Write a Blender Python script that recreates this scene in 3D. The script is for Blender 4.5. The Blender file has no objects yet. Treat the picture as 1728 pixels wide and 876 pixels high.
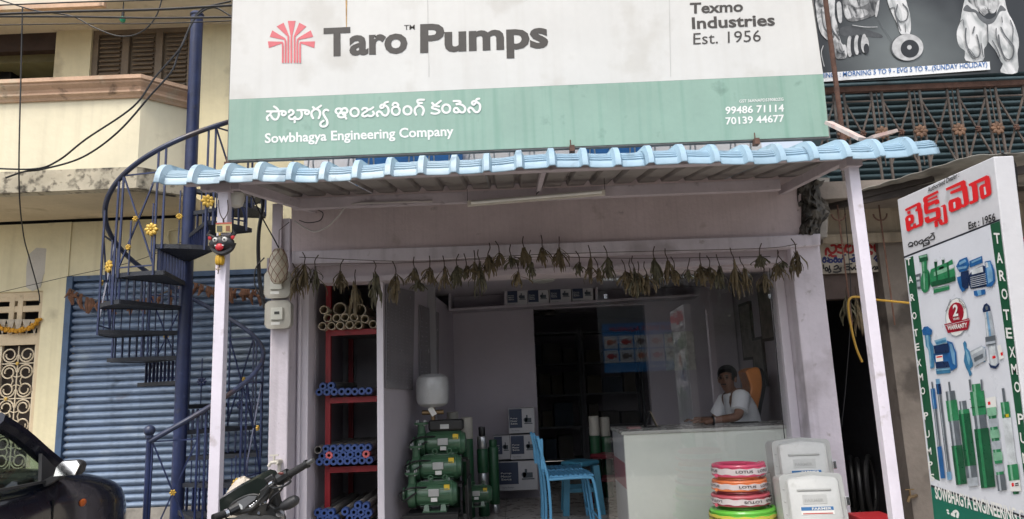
import bpy, bmesh, math, random
from mathutils import Vector, Matrix
random.seed(7)
scene = bpy.context.scene
COL = scene.collection
PI = math.pi
R_ = math.radians

# ------------------------------------------------------------------ camera
EYE = 1.45
FPX, CX, CY = 1200.0, 864.0, 438.0
YAW, PITCH, ROLL = R_(0.0385), R_(10.072), R_(-2.31)
def cam_axes():
    f = Vector((math.sin(YAW)*math.cos(PITCH), math.cos(YAW)*math.cos(PITCH), math.sin(PITCH)))
    r = Vector((math.cos(YAW), -math.sin(YAW), 0)); u = r.cross(f)
    return r*math.cos(ROLL)+u*math.sin(ROLL), -r*math.sin(ROLL)+u*math.cos(ROLL), f
CR, CU, CF = cam_axes()
cam = bpy.data.cameras.new('camera'); cam.sensor_width = 36; cam.lens = FPX/1728*36
cam.clip_start = 0.05; cam.clip_end = 3000
camo = bpy.data.objects.new('camera', cam); COL.objects.link(camo)
mw = Matrix((CR, CU, -CF)).transposed().to_4x4(); mw.translation = (0, 0, EYE)
camo.matrix_world = mw
scene.camera = camo

# ------------------------------------------------------------------ sky, sun, exposure
SUN_EL, SUN_AZ = 58, 205        # azimuth clockwise from +Y: behind the camera, a little to the left
w = bpy.data.worlds.new('World'); scene.world = w; w.use_nodes = True
nt = w.node_tree
sky = nt.nodes.new('ShaderNodeTexSky'); sky.sky_type = 'NISHITA'; sky.sun_disc = False
sky.sun_elevation = R_(SUN_EL); sky.sun_rotation = R_(SUN_AZ); sky.air_density = 1.0; sky.dust_density = 4.0; sky.ozone_density = 1.0
hs = nt.nodes.new('ShaderNodeHueSaturation'); hs.inputs['Saturation'].default_value = 0.45
nt.links.new(sky.outputs[0], hs.inputs['Color'])
nt.links.new(hs.outputs[0], nt.nodes['Background'].inputs[0])
nt.nodes['Background'].inputs[1].default_value = 0.15
sl = bpy.data.lights.new('sun', 'SUN'); sl.energy = 1.0; sl.angle = R_(18); sl.color = (1, 0.95, 0.87)
so = bpy.data.objects.new('sun', sl); COL.objects.link(so)
sd = Vector((math.sin(R_(SUN_AZ))*math.cos(R_(SUN_EL)), math.cos(R_(SUN_AZ))*math.cos(R_(SUN_EL)), math.sin(R_(SUN_EL))))
so.rotation_euler = sd.to_track_quat('Z', 'Y').to_euler(); so.location = sd*40
vs = scene.view_settings
vs.view_transform = 'Standard'; vs.look = 'None'; vs.gamma = 1; vs.use_curve_mapping = False
vs.exposure = 0.84

# ------------------------------------------------------------------ pixel -> place
def ray(px, py):
    return CR*((px-CX)/FPX) - CU*((py-CY)/FPX) + CF
def P(px, py, Y):
    d = ray(px, py); t = Y/d.y; return Vector((d.x*t, Y, EYE+d.z*t))
def PX(px, py, X):
    d = ray(px, py); t = X/d.x; return Vector((X, d.y*t, EYE+d.z*t))
def PZ(px, py, Z):
    d = ray(px, py); t = (Z-EYE)/d.z; return Vector((d.x*t, d.y*t, Z))
def V(*a): return Vector(a)

# ------------------------------------------------------------------ materials
MATS = {}
def lin(c):
    if isinstance(c, str):
        c = tuple(int(c[i:i+2], 16)/255 for i in (0, 2, 4))
        c = tuple(x/12.92 if x <= .04045 else ((x+.055)/1.055)**2.4 for x in c)
    return c
def mat(name, col, rough=.6, metal=0., var=.12, scale=6., bump=.0, bscale=60., dirt=None, streak=None, spec=.5, coat=0., emit=0., wave=None):
    """plain procedural paint: two noises vary the colour, optional dirt patches, vertical streaks, relief"""
    if name in MATS: return MATS[name]
    m = bpy.data.materials.new(name); m.use_nodes = True; MATS[name] = m
    n, l = m.node_tree.nodes, m.node_tree.links
    b = n['Principled BSDF']; col = lin(col)
    b.inputs['Roughness'].default_value = rough; b.inputs['Metallic'].default_value = metal
    b.inputs['Specular IOR Level'].default_value = spec
    b.inputs['Coat Weight'].default_value = coat; b.inputs['Coat Roughness'].default_value = .08
    geo = n.new('ShaderNodeNewGeometry')
    def noise(sc, det=5, vec=None):
        t = n.new('ShaderNodeTexNoise'); t.inputs['Scale'].default_value = sc; t.inputs['Detail'].default_value = det
        l.new(vec or geo.outputs['Position'], t.inputs['Vector']); return t.outputs['Fac']
    def ramp(src, a, c, lo=(0,0,0,1), hi=(1,1,1,1)):
        r = n.new('ShaderNodeValToRGB'); r.color_ramp.elements[0].position = a; r.color_ramp.elements[1].position = c
        r.color_ramp.elements[0].color = lo; r.color_ramp.elements[1].color = hi; l.new(src, r.inputs[0]); return r.outputs[0]
    def mix(fac, a, c, mode='MIX'):
        x = n.new('ShaderNodeMix'); x.data_type = 'RGBA'; x.blend_type = mode
        for s, v in ((x.inputs[0], fac), (x.inputs[6], a), (x.inputs[7], c)):
            if hasattr(v, 'links'): l.new(v, s)
            elif isinstance(v, (int, float)): s.default_value = v
            else: s.default_value = (*v[:3], 1)
        return x.outputs[2]
    cur = (*col, 1)
    if var:
        v1 = ramp(noise(scale), .3, .7, (1-var,)*3+(1,), (1+var*.5,)*3+(1,))
        cur = mix(1., cur, v1, 'MULTIPLY')
        v2 = ramp(noise(scale*9, 3), .3, .7, (1-var*.5,)*3+(1,), (1,)*3+(1,))
        cur = mix(1., cur, v2, 'MULTIPLY')
    if streak:
        mp = n.new('ShaderNodeMapping'); mp.inputs['Scale'].default_value = (14, 14, .5); l.new(geo.outputs['Position'], mp.inputs[0])
        f = ramp(noise(streak[2] if len(streak) > 2 else 1., 6, mp.outputs[0]), .5, .78)
        k = n.new('ShaderNodeMath'); k.operation = 'MULTIPLY'; l.new(f, k.inputs[0]); k.inputs[1].default_value = streak[1]
        cur = mix(k.outputs[0], cur, lin(streak[0]))
    if dirt:
        for dcol, amt, dsc, thr in (dirt if isinstance(dirt, list) else [dirt]):
            f = ramp(noise(dsc, 8), thr, thr+.1)
            k = n.new('ShaderNodeMath'); k.operation = 'MULTIPLY'; l.new(f, k.inputs[0]); k.inputs[1].default_value = amt
            cur = mix(k.outputs[0], cur, lin(dcol))
    if hasattr(cur, 'links'): l.new(cur, b.inputs['Base Color'])
    else: b.inputs['Base Color'].default_value = cur
    rr = n.new('ShaderNodeMapRange'); l.new(noise(scale*3), rr.inputs[0]); rr.inputs[3].default_value = max(.02, rough-.1); rr.inputs[4].default_value = min(1, rough+.12)
    l.new(rr.outputs[0], b.inputs['Roughness'])
    if bump:
        bp = n.new('ShaderNodeBump'); bp.inputs['Strength'].default_value = bump; bp.inputs['Distance'].default_value = .01
        l.new(noise(bscale, 6), bp.inputs['Height']); l.new(bp.outputs[0], b.inputs['Normal'])
    if emit:
        b.inputs['Emission Color'].default_value = (*col, 1); b.inputs['Emission Strength'].default_value = emit
    return m
def glass_mat(name, tint=(.985, .99, .985), ior=1.5):
    m = bpy.data.materials.new(name); m.use_nodes = True; MATS[name] = m
    n, l = m.node_tree.nodes, m.node_tree.links
    n.remove(n['Principled BSDF']); o = n['Material Output']
    fr = n.new('ShaderNodeFresnel'); ge = n.new('ShaderNodeNewGeometry'); mr = n.new('ShaderNodeMapRange')   # a thin pane: both faces seen as from air
    mr.inputs[3].default_value = ior; mr.inputs[4].default_value = 1/ior; l.new(ge.outputs['Backfacing'], mr.inputs[0]); l.new(mr.outputs[0], fr.inputs[0])
    t = n.new('ShaderNodeBsdfTransparent'); t.inputs[0].default_value = (*tint, 1)
    g = n.new('ShaderNodeBsdfGlossy'); g.inputs['Roughness'].default_value = .0
    x = n.new('ShaderNodeMixShader'); l.new(fr.outputs[0], x.inputs[0]); l.new(t.outputs[0], x.inputs[1]); l.new(g.outputs[0], x.inputs[2])
    l.new(x.outputs[0], o.inputs['Surface']); return m

# ------------------------------------------------------------------ mesh builder
class MB:
    def __init__(s): s.v = []; s.f = []
    def add(s, vs, fs):
        o = len(s.v); s.v += [Vector(p) for p in vs]; s.f += [tuple(i+o for i in f) for f in fs]; return s
    def box(s, x0, x1, y0, y1, z0, z1):
        return s.add([(x,y,z) for z in (z0,z1) for y in (y0,y1) for x in (x0,x1)],
            [(0,2,3,1),(4,5,7,6),(0,1,5,4),(2,6,7,3),(0,4,6,2),(1,3,7,5)])
    def obox(s, c, ax, ay, az):
        """box about c with half-axis vectors"""
        c = Vector(c)
        return s.add([c+ax*i+ay*j+az*k for k in (-1,1) for j in (-1,1) for i in (-1,1)],
            [(0,2,3,1),(4,5,7,6),(0,1,5,4),(2,6,7,3),(0,4,6,2),(1,3,7,5)])
    def bar(s, p, q, w, h=None, up=None):
        p, q = Vector(p), Vector(q); h = h or w; d = (q-p)
        if d.length < 1e-6: return s
        up = Vector(up) if up else (V(0,0,1) if abs(d.normalized().z) < .95 else V(0,1,0))
        a = d.normalized().cross(up).normalized(); b = a.cross(d.normalized()).normalized()
        return s.obox((p+q)/2, a*w/2, d/2, b*h/2)
    def prism(s, pts, off):
        """closed polygon pts (3D, in order) extruded by vector off"""
        off = Vector(off); n = len(pts); pts = [Vector(p) for p in pts]
        return s.add(pts+[p+off for p in pts], [tuple(range(n)), tuple(range(2*n-1, n-1, -1))]+[(i, i+n, (i+1)%n+n, (i+1)%n) for i in range(n)])
    def tube(s, pts, r, n=8, caps=True, closed=False):
        pts = [Vector(p) for p in pts]; m = len(pts); rs = r if isinstance(r, (list, tuple)) else [r]*m
        o = len(s.v); prev = None
        for i, p in enumerate(pts):
            a = pts[(i-1) % m] if (i or closed) else p; b = pts[(i+1) % m] if (i < m-1 or closed) else p
            d = (b-a).normalized() if (b-a).length > 1e-9 else V(0,0,1)
            if prev is None:
                u = d.cross(V(0,0,1)); u = u.normalized() if u.length > .05 else d.cross(V(0,1,0)).normalized()
            else:
                u = prev-d*prev.dot(d); u = u.normalized() if u.length > 1e-6 else d.orthogonal().normalized()
            prev = u; w_ = d.cross(u)
            for k in range(n):
                t = 2*PI*k/n; s.v.append(p+(u*math.cos(t)+w_*math.sin(t))*rs[i])
        for i in range(m if closed else m-1):
            j = (i+1) % m
            for k in range(n):
                s.f.append((o+i*n+k, o+i*n+(k+1)%n, o+j*n+(k+1)%n, o+j*n+k))
        if caps and not closed:
            s.f.append(tuple(o+k for k in reversed(range(n)))); s.f.append(tuple(o+(m-1)*n+k for k in range(n)))
        return s
    def cyl(s, p, q, r0, r1=None, n=16): return s.tube([p, q], [r0, r0 if r1 is None else r1], n)
    def lathe(s, prof, base, axis=(0,0,1), n=20):
        """profile [(r, h)] turned about axis through base"""
        ax = Vector(axis).normalized(); u = ax.orthogonal().normalized(); w_ = ax.cross(u); o = len(s.v); base = Vector(base)
        for r, h in prof:
            for k in range(n):
                t = 2*PI*k/n; s.v.append(base+ax*h+(u*math.cos(t)+w_*math.sin(t))*max(r, 1e-4))
        for i in range(len(prof)-1):
            for k in range(n):
                s.f.append((o+i*n+k, o+i*n+(k+1)%n, o+(i+1)*n+(k+1)%n, o+(i+1)*n+k))
        if prof[0] != prof[-1]:
            s.f.append(tuple(o+k for k in reversed(range(n)))); s.f.append(tuple(o+(len(prof)-1)*n+k for k in range(n)))
        return s
    def ball(s, c, r, sc=(1,1,1), n=12, m=8):
        c = Vector(c); o = len(s.v)
        for i in range(m+1):
            a = PI*i/m
            for k in range(n):
                t = 2*PI*k/n
                s.v.append(c+V(math.sin(a)*math.cos(t)*sc[0], math.sin(a)*math.sin(t)*sc[1], math.cos(a)*sc[2])*r)
        for i in range(m):
            for k in range(n):
                s.f.append((o+i*n+k, o+(i+1)*n+k, o+(i+1)*n+(k+1)%n, o+i*n+(k+1)%n))
        return s
    def loft(s, rings, caps=True, closed=True):
        o = len(s.v); n = len(rings[0])
        for rg in rings: s.v += [Vector(p) for p in rg]
        for i in range(len(rings)-1):
            for k in range(n if closed else n-1):
                s.f.append((o+i*n+k, o+i*n+(k+1)%n, o+(i+1)*n+(k+1)%n, o+(i+1)*n+k))
        if caps:
            s.f.append(tuple(o+k for k in reversed(range(n)))); s.f.append(tuple(o+(len(rings)-1)*n+k for k in range(n)))
        return s
    def xf(s, M):
        s.v = [M @ p for p in s.v]; return s
    def build(s, name, material, parent=None, smooth=False, bevel=0., base=None, angle=35):
        """one mesh object; verts are given in world space (or, under a parent, in the same space as the parent's base)"""
        me = bpy.data.meshes.new(name)
        off = Vector(parent['_b']) if parent is not None else None
        if off is None:
            xs = [p.x for p in s.v]; ys = [p.y for p in s.v]; zs = [p.z for p in s.v]
            off = Vector(base) if base is not None else V((min(xs)+max(xs))/2, (min(ys)+max(ys))/2, min(zs))
        me.from_pydata([p-off for p in s.v], [], s.f)
        bm = bmesh.new(); bm.from_mesh(me); bmesh.ops.recalc_face_normals(bm, faces=bm.faces); bm.to_mesh(me); bm.free()
        if smooth:
            me.polygons.foreach_set('use_smooth', [True]*len(me.polygons))
            me.set_sharp_from_angle(angle=R_(angle))
        me.materials.append(material)
        o = bpy.data.objects.new(name, me); COL.objects.link(o)
        o['_b'] = off
        if parent is not None: o.parent = parent
        else: o.location = off
        if bevel:
            bv = o.modifiers.new('bevel', 'BEVEL'); bv.width = bevel; bv.segments = 2; bv.limit_method = 'ANGLE'; bv.angle_limit = R_(40)
        return o

def tag(o, label, cat, group=None):
    o['label'] = label; o['category'] = cat
    if group: o['group'] = group
    return o
def thing(name, label, cat, loc=(0,0,0), group=None):
    o = bpy.data.objects.new(name, None); COL.objects.link(o); o.location = loc; o['_b'] = Vector(loc); o.empty_display_size = .1
    return tag(o, label, cat, group)
def struct(o): o['kind'] = 'structure'; return o
def smoothpts(pts, k=6, closed=False):
    """Catmull-Rom through the points"""
    pts = [Vector(p) for p in pts]; n = len(pts); out = []
    rng = range(n) if closed else range(n-1)
    for i in rng:
        p0 = pts[i-1] if (i or closed) else pts[0]*2-pts[1]
        p1, p2 = pts[i], pts[(i+1) % n]
        p3 = pts[(i+2) % n] if (i+2 < n or closed) else p2*2-p1
        for j in range(k):
            t = j/k
            out.append(.5*((2*p1)+(p2-p0)*t+(2*p0-5*p1+4*p2-p3)*t*t+(3*p1-p0-3*p2+p3)*t*t*t))
    if not closed: out.append(pts[-1])
    return out
def ribbon(mb, pts, wid, nrm, thick=.002, an=(1,1,1)):
    """flat painted stroke of a width along pts, proud of its board along nrm"""
    pts = [Vector(p) for p in pts]; nrm = Vector(nrm).normalized(); L = []; Rr = []
    for i, p in enumerate(pts):
        d = (pts[min(i+1, len(pts)-1)]-pts[max(i-1, 0)])
        sd_ = nrm.cross(d).normalized()*wid/2; sd_ = V(sd_.x*an[0], sd_.y*an[1], sd_.z*an[2]); L.append(p+sd_); Rr.append(p-sd_)
    o = len(mb.v); n = len(pts)
    mb.v += [p+nrm*(thick+.00003*i) for i, p in enumerate(L)]+[p+nrm*(thick+.00003*i) for i, p in enumerate(Rr)]
    mb.f += [(o+i, o+i+1, o+n+i+1, o+n+i) for i in range(n-1)]
    for p, d in ((pts[0], 0), (pts[-1], len(pts))):       # rounded ends
        o = len(mb.v); u = nrm.orthogonal().normalized(); w_ = nrm.cross(u)
        mb.v += [p+nrm*(thick+.00003*d+.0003)+V(*(q*a_ for q, a_ in zip((u*math.cos(2*PI*k/10)+w_*math.sin(2*PI*k/10))*wid/2, an))) for k in range(10)]
        mb.f.append(tuple(range(o, o+10)))
    return mb
_txt = {}
def text_mesh(body, bold=0.):
    key = (body, bold)
    if key in _txt: return _txt[key]
    c = bpy.data.curves.new('txt', 'FONT'); c.body = body; c.offset = bold; c.resolution_u = 3; c.extrude = 0
    o = bpy.data.objects.new('txt', c); COL.objects.link(o)
    dg = bpy.context.evaluated_depsgraph_get(); dg.update()
    me = bpy.data.meshes.new_from_object(o.evaluated_get(dg))
    vs_ = [v.co.copy() for v in me.vertices]; fs_ = [tuple(p.vertices) for p in me.polygons]
    bpy.data.objects.remove(o); bpy.data.curves.remove(c); bpy.data.meshes.remove(me)
    _txt[key] = (vs_, fs_); return _txt[key]
def text(mb, body, o, u, v, bold=0., fit=None, thick=.002):
    """write body: box with lower-left o, full width vector u, full height vector v (cap box of this very text); sits proud by thick"""
    vs_, fs_ = text_mesh(body, bold); o, u, v = Vector(o), Vector(u), Vector(v); nr = u.cross(v).normalized()*thick
    x0 = min(p.x for p in vs_); x1 = max(p.x for p in vs_); y0 = min(p.y for p in vs_); y1 = max(p.y for p in vs_)
    mb.add([o+u*((p.x-x0)/(x1-x0))+v*((p.y-y0)/(y1-y0))+nr for p in vs_], fs_)
    return mb
def textpx(mb, body, quad, Y, bold=0., thick=.003):
    """write between pixel corners (lower-left, lower-right, upper-left) on the plane at depth Y"""
    a, b, c = (P(x, y, Y) for x, y in quad)
    return text(mb, body, a, b-a, c-a, bold, thick=thick)
def copy_tree(o, parent=None):
    c = o.copy(); COL.objects.link(c); c.parent = parent
    for ch in [x for x in COL.objects if x.parent == o]: copy_tree(ch, c)
    return c
def mesh_copy(o, loc, parent=None, rot=None, sc=None):
    c = o.copy(); COL.objects.link(c); c.location = loc
    if parent is not None: c.parent = parent
    if rot: c.rotation_euler = rot
    if sc: c.scale = sc
    return c

# shared paints
LILAC = mat('lilac_plaster', (.65,.60,.66), .75, var=.1, scale=3, bump=.25, bscale=45, dirt=[('6a5f5c', .35, 2.3, .6), ('8f8684', .6, 13, .66), ('4b4240', .6, 24, .71)], streak=('57504e', .3))
LILACD = mat('lilac_wall_stained', (.62,.52,.53), .8, var=.12, scale=2.5, bump=.3, bscale=40, dirt=[('6e5f48', .4, 3.1, .64), ('3a3533', .45, 7.5, .68)], streak=('4f4644', .13, 3.0))
WHITEP = mat('white_wall_paint', (.70,.66,.72), .6, var=.06, scale=2, bump=.12, bscale=50)
POSTW = mat('post_white_enamel', (.70,.66,.74), .42, var=.08, scale=5, dirt=[('8d8076', .5, 9, .62), ('6b4a38', .7, 31, .72)], bump=.08)
TUBEP = mat('awning_lilac_tube', (.52,.46,.50), .5, var=.12, scale=5, dirt=('50453e', .5, 8, .62))
BLUEP = mat('stair_blue_enamel', (.018,.030,.095), .4, var=.3, scale=8, dirt=[('2a2320', .7, 7, .62), ('5a6a90', .3, 14, .62)], bump=.1)
RUST = mat('rusty_iron', (.13,.065,.045), .8, var=.4, scale=12, bump=.4, bscale=90)
BLACKC = mat('black_cable', (.012,.012,.014), .5, var=.2)
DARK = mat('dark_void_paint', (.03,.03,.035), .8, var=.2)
CONC = mat('grey_concrete', (.30,.28,.25), .9, var=.25, scale=3, bump=.5, bscale=30, dirt=('241f1b', .7, 3.5, .58))
CHROME = mat('chrome', (.7,.7,.72), .18, 1., var=.05)
BLACKPL = mat('black_plastic', (.018,.018,.02), .42, var=.15)
# ================================================================== ground
GM = mat('asphalt', (.11,.105,.10), .9, var=.3, scale=2, bump=.5, bscale=120, dirt=('6d6455', .5, 1.3, .6))
g = struct(MB().box(-400, 400, -400, 400, -.5, -.14).build('road', GM))
PAVE = mat('forecourt_concrete', (.42,.39,.34), .9, var=.25, scale=2, bump=.4, bscale=50, dirt=('3a332c', .5, 2, .58))
struct(MB().box(-12, 12, 1.0, 20, -.3, 0).build('forecourt_pavement', PAVE, bevel=.02))

# ================================================================== yellow building on the left
YB = 7.0
YEL = mat('yellow_limewash', (.74,.67,.45), .85, var=.10, scale=1.6, bump=.3, bscale=25, dirt=[('6e6250', .45, 2.1, .64), ('cfc4a0', .6, 1.1, .62), ('40382c', .5, 9, .69)], streak=('8a7c5a', .16))
CREAM = mat('cream_limewash', (.78,.71,.52), .85, var=.08, scale=1.3, bump=.25, bscale=25, dirt=[('8a7d66', .35, 2.5, .64), ('4a4236', .5, 7, .7)], streak=('8d8066', .14))
FASC = mat('stained_fascia', (.55,.49,.37), .9, var=.2, scale=2, bump=.4, bscale=30, dirt=[('25211c', .9, 5.5, .52), ('3c352d', .7, 16, .55)])
MOULD = mat('terracotta_moulding', (.60,.40,.27), .8, var=.2, scale=4, bump=.3, dirt=[('c4b59c', .75, 3.2, .52), ('3a3029', .75, 7, .63)])
SHUT = mat('shutter_blue', (.20,.27,.385), .5, var=.22, scale=3, bump=.12, dirt=[('20303f', .55, 6, .62), ('a9b4bd', .4, 2.4, .58), ('4a3a30', .55, 4.3, .67), ('b9b9b4', .9, 42, .76)], streak=('1d2a3a', .35))
SHUTD = mat('shutter_frame_blue', (.06,.11,.2), .55, var=.25, dirt=('1a1614', .6, 8, .62))
yb = thing('yellow_building', 'yellow plastered building with balcony, blue rolling shutter and grille door', 'building', (-4.2, YB, 0))
def zat(px, py, Y): return P(px, py, Y).z
xs0, xs1 = P(103, 650, YB).x, P(466, 650, YB).x         # shutter opening
zs0, zs1 = P(220, 858, YB).z, P(290, 460, YB).z
xd0, xd1 = P(-150, 600, YB).x, P(66, 600, YB).x          # door opening
zd1 = P(40, 492, YB).z
zslab = P(100, 376, YB).z
wl = MB()
T = .22
wl.box(-9, xd0, YB, YB+T, 0, zslab); wl.box(xd0, xd1, YB, YB+T, zd1, zslab); wl.box(xd1, xs0, YB-.012, YB+T, 0, zslab)
wl.box(xs0, xs1, YB, YB+T, zs1, zslab); wl.box(xs1, -1.95, YB, YB+T, 0, zslab)
wl.build('wall', YEL, yb)
MB().box(xd0, xs1, YB-.03, YB+.6, 0, zs0).build('plinth', CONC, yb)
MB().box(-9, -1.95, YB+.9, YB+1.0, 0, 6).build('back_wall', DARK, yb)
# peeled pale patch on the wall
pp = [(128,392),(150,362),(185,356),(205,375),(212,405),(196,440),(188,462),(160,480),(138,488),(130,450)]
pp = [(p[0]*.342, 300+(p[1]-0)*.342) for p in [(180,345),(240,350),(265,385),(240,430),(215,480),(200,540),(160,560),(128,540),(130,440),(140,380)]]
MB().prism([P(x, y, YB-.004) for x, y in pp], (0,.002,0)).build('bare_plaster_patch', mat('bare_plaster', (.52,.49,.44), .9, var=.1, scale=5, bump=.3), yb)
# rolling shutter: jambs and every slat
sh = MB().box(xs0, xs0+.06, YB-.03, YB+.1, zs0, zs1).box(xs1-.06, xs1, YB-.03, YB+.1, zs0, zs1).box(xs0+.06, xs1-.06, YB-.02, YB+.12, zs1-.05, zs1).build('rolling_shutter', SHUTD, yb)
ns = 31; pitch = (zs1-.05-zs0)/ns
sm = MB(); prof = []
for j in range(9):
    t = j/8; prof.append((-.004-.028*math.sin(PI*min(1, t/.8)) if t < .8 else .016, t*pitch*.985))
o0 = len(sm.v)
L0, L1 = -(xs1-xs0)/2+.061, (xs1-xs0)/2-.061
for (y, z) in prof: sm.v += [V(L0, y, z), V(L1, y, z)]
for (y, z) in reversed(prof): sm.v += [V(L0, .03, z), V(L1, .03, z)]
nn = len(sm.v)//2
sm.f += [(2*i, 2*i+1, 2*((i+1) % nn)+1, 2*((i+1) % nn)) for i in range(nn)]
sm.f += [tuple(2*i for i in range(nn)), tuple(2*i+1 for i in reversed(range(nn)))]
slat0 = sm.build('slat', SHUT, yb, smooth=True, angle=50); sl_me = slat0.data
bx = (xs0+xs1)/2
for v in sl_me.vertices: v.co += Vector(yb['_b'])
for i in range(ns):
    o = slat0 if i == 0 else mesh_copy(slat0, (0,0,0))
    o.parent = sh; o.location = Vector((bx, YB+.03, zs0+i*pitch))-Vector(yb['_b'])
# door with vents and scroll grille
CWOOD = mat('cream_wood', (.62,.50,.33), .65, var=.15, scale=5, bump=.2, dirt=('3f3021', .6, 6, .62))
GRILLE = mat('ivory_iron', (.66,.56,.40), .5, var=.15, scale=8, dirt=('4a2f1c', .6, 12, .62))
door = MB()
dxr = xd1; zt = zd1; zg1 = P(40, 578, YB).z
door.box(xd0, dxr, YB+.02, YB+.07, zt-.05, zt).box(dxr-.05, dxr, YB+.02, YB+.09, zs0, zt-.05)
door.box(xd0, dxr-.05, YB+.02, YB+.07, zg1-.02, zg1+.09)
zv = P(40, 520, YB).z; zv2 = P(40, 545, YB).z
for a, b in ((zt-.05-.04, zt-.05), (zv-.035, zv+.025), (zv2-.05, zv2+.0)): door.box(xd0, dxr-.05, YB+.025, YB+.065, a, b)
for px in (12, 26): x = P(px, 530, YB).x; door.box(x, x+.05, YB+.022, YB+.068, zg1+.09, zt-.05)
dr = door.build('door_frame', CWOOD, yb)
gx1 = dxr-.06; gx0 = gx1-.36
gb = MB()
for k in range(-1, 3):
    x = gx1-.36*k
    gb.bar((x, YB+.06, zs0), (x, YB+.06, zg1-.02), .035, .03)
for k in range(3):
    for i in range(5):
        cx_ = gx1-.18-.36*k; cz = zg1-.2-i*.34
        for sx in (-1, 1):
            for sz in (-1, 1):
                pts = []
                for j in range(22):
                    t = j/21*1.55*2*PI; r = .078*(1-.55*j/21)
                    pts.append(V(cx_+sx*(.085+r*math.cos(t+PI)), YB+.055, cz+sz*(.085+r*math.sin(t+PI))))
                gb.tube(pts, .0075, 5)
        st = [V(cx_+math.cos(a*PI/4)*(.075 if a % 2 else .035), YB+.055, cz-.17+math.sin(a*PI/4)*(.075 if a % 2 else .035)) for a in range(8)]
        gb.tube(st, .007, 5, closed=True)
        gb.bar((cx_, YB+.055, cz-.17), (cx_, YB+.055, cz+.17), .01)
        gb.bar((cx_-.16, YB+.058, cz), (cx_+.16, YB+.058, cz), .01)
gb.build('scroll_grille', GRILLE, dr)
for i, (dx, c) in enumerate(((.0,0),(-.17,1),(.02,2))): MB().ball((gx1-.18+dx*.5, YB+.045, zg1-.2-.34*i), .018, (1,.5,1), 8, 5).build('brass_stud', mat('brass_paint', (.55,.36,.08), .45, .3), dr)
MB().box(xd0, dxr-.05, YB+.12, YB+.14, zs0, zg1-.02).build('door_panel', mat('door_dark_wood', (.035,.022,.015), .6, var=.3), dr)
# balcony: fascia band, parapet and swept moulding
YP0 = 6.0
za, zb_ = P(100, 322, YP0).z, P(100, 286, YP0).z; zc, ztop = P(100, 170, YP0).z, P(100, 139, YP0).z
plan = [(-9, YP0), (-3.26, YP0), (-2.97, YP0+.29)]
def sweep(prof, plan):
    """profile [(out, z)] swept along the plan polyline with mitred corners; outward = right-hand side towards the street"""
    m = MB(); rings = []
    for i, p in enumerate(plan):
        p = V(*p, 0); a = V(*plan[max(i-1,0)], 0); b = V(*plan[min(i+1, len(plan)-1)], 0)
        ds = [d.normalized() for d in ((p-a), (b-p)) if d.length > 1e-6]
        ns_ = [V(d.y, -d.x, 0) for d in ds]; nb = sum(ns_, V(0,0,0)).normalized(); k = 1/max(.3, nb.dot(ns_[0]))
        rings.append([p+nb*k*o+V(0,0,z) for o, z in prof])
    return m.loft(rings, caps=True)
sweep([(-.12,za),(.0,za),(.0,zb_-.002),(-.12,zb_-.002)], plan).build('balcony_fascia', FASC, yb)
sweep([(-.12,zb_),(-.012,zb_),(-.012,zc),(-.12,zc)], plan).build('balcony_parapet', CREAM, yb)
h = ztop-zc
sweep([(-.13,zc),(.01,zc),(.022,zc+.02),(.05,zc+h*.22),(.05,zc+h*.32),(.035,zc+h*.36),(.045,zc+h*.5),(.085,zc+h*.68),(.085,zc+h*.78),(.105,zc+h*.8),(.105,zc+h),(-.13,zc+h)], plan).build('parapet_moulding', MOULD, yb)
MB().prism([(-9,YP0+.12,za),(-3.3,YP0+.12,za),(-3.07,YP0+.34,za),(-3.07,YB-.01,za),(-9,YB-.01,za)], (0,0,.1)).build('balcony_slab', mat('soffit_limewash', (.62,.52,.36), .9, var=.15, scale=2, bump=.2, dirt=('4f4030', .45, 2.2, .6)), yb)
# upper storey
zu = P(200, 48, YB).z
uw = MB()
xa, xb, xc, xe = P(-70,100,YB).x, P(92,100,YB).x, P(152,100,YB).x, P(322,100,YB).x
uw.box(xb, xc, YB, YB+.25, zslab+.1, zu); uw.box(xe, -1.95, YB, YB+.25, zslab, zu+1.2); uw.box(-9, xa, YB, YB+.25, zslab+.1, zu)
zw0 = P(50, 141, YB).z-.35
uw.box(xa, xb, YB+.02, YB+.25, zslab+.1, zw0); uw.box(xc, xe, YB+.02, YB+.25, zslab+.1, zw0)
uw.build('upper_wall', YEL, yb)
MB().prism([(-9,6.45,zu),(-2.0,6.45,zu),(-2.0,YB+.3,zu),(-9,YB+.3,zu)], (0,0,.14)).build('upper_slab', mat('upper_soffit', (.66,.60,.50), .9, var=.12, scale=2, dirt=('5c5348', .5, 2.4, .6)), yb)
MB().box(-9, P(180,10,6.45).x, 6.40, 6.45, P(60,14,6.4).z, P(60,14,6.4).z+.05).build('slab_drip_edge', MOULD, yb)
MB().box(-9, -1.95, YB+.3, YB+.4, zu, zu+1.2).build('attic_wall', YEL, yb)
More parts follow.
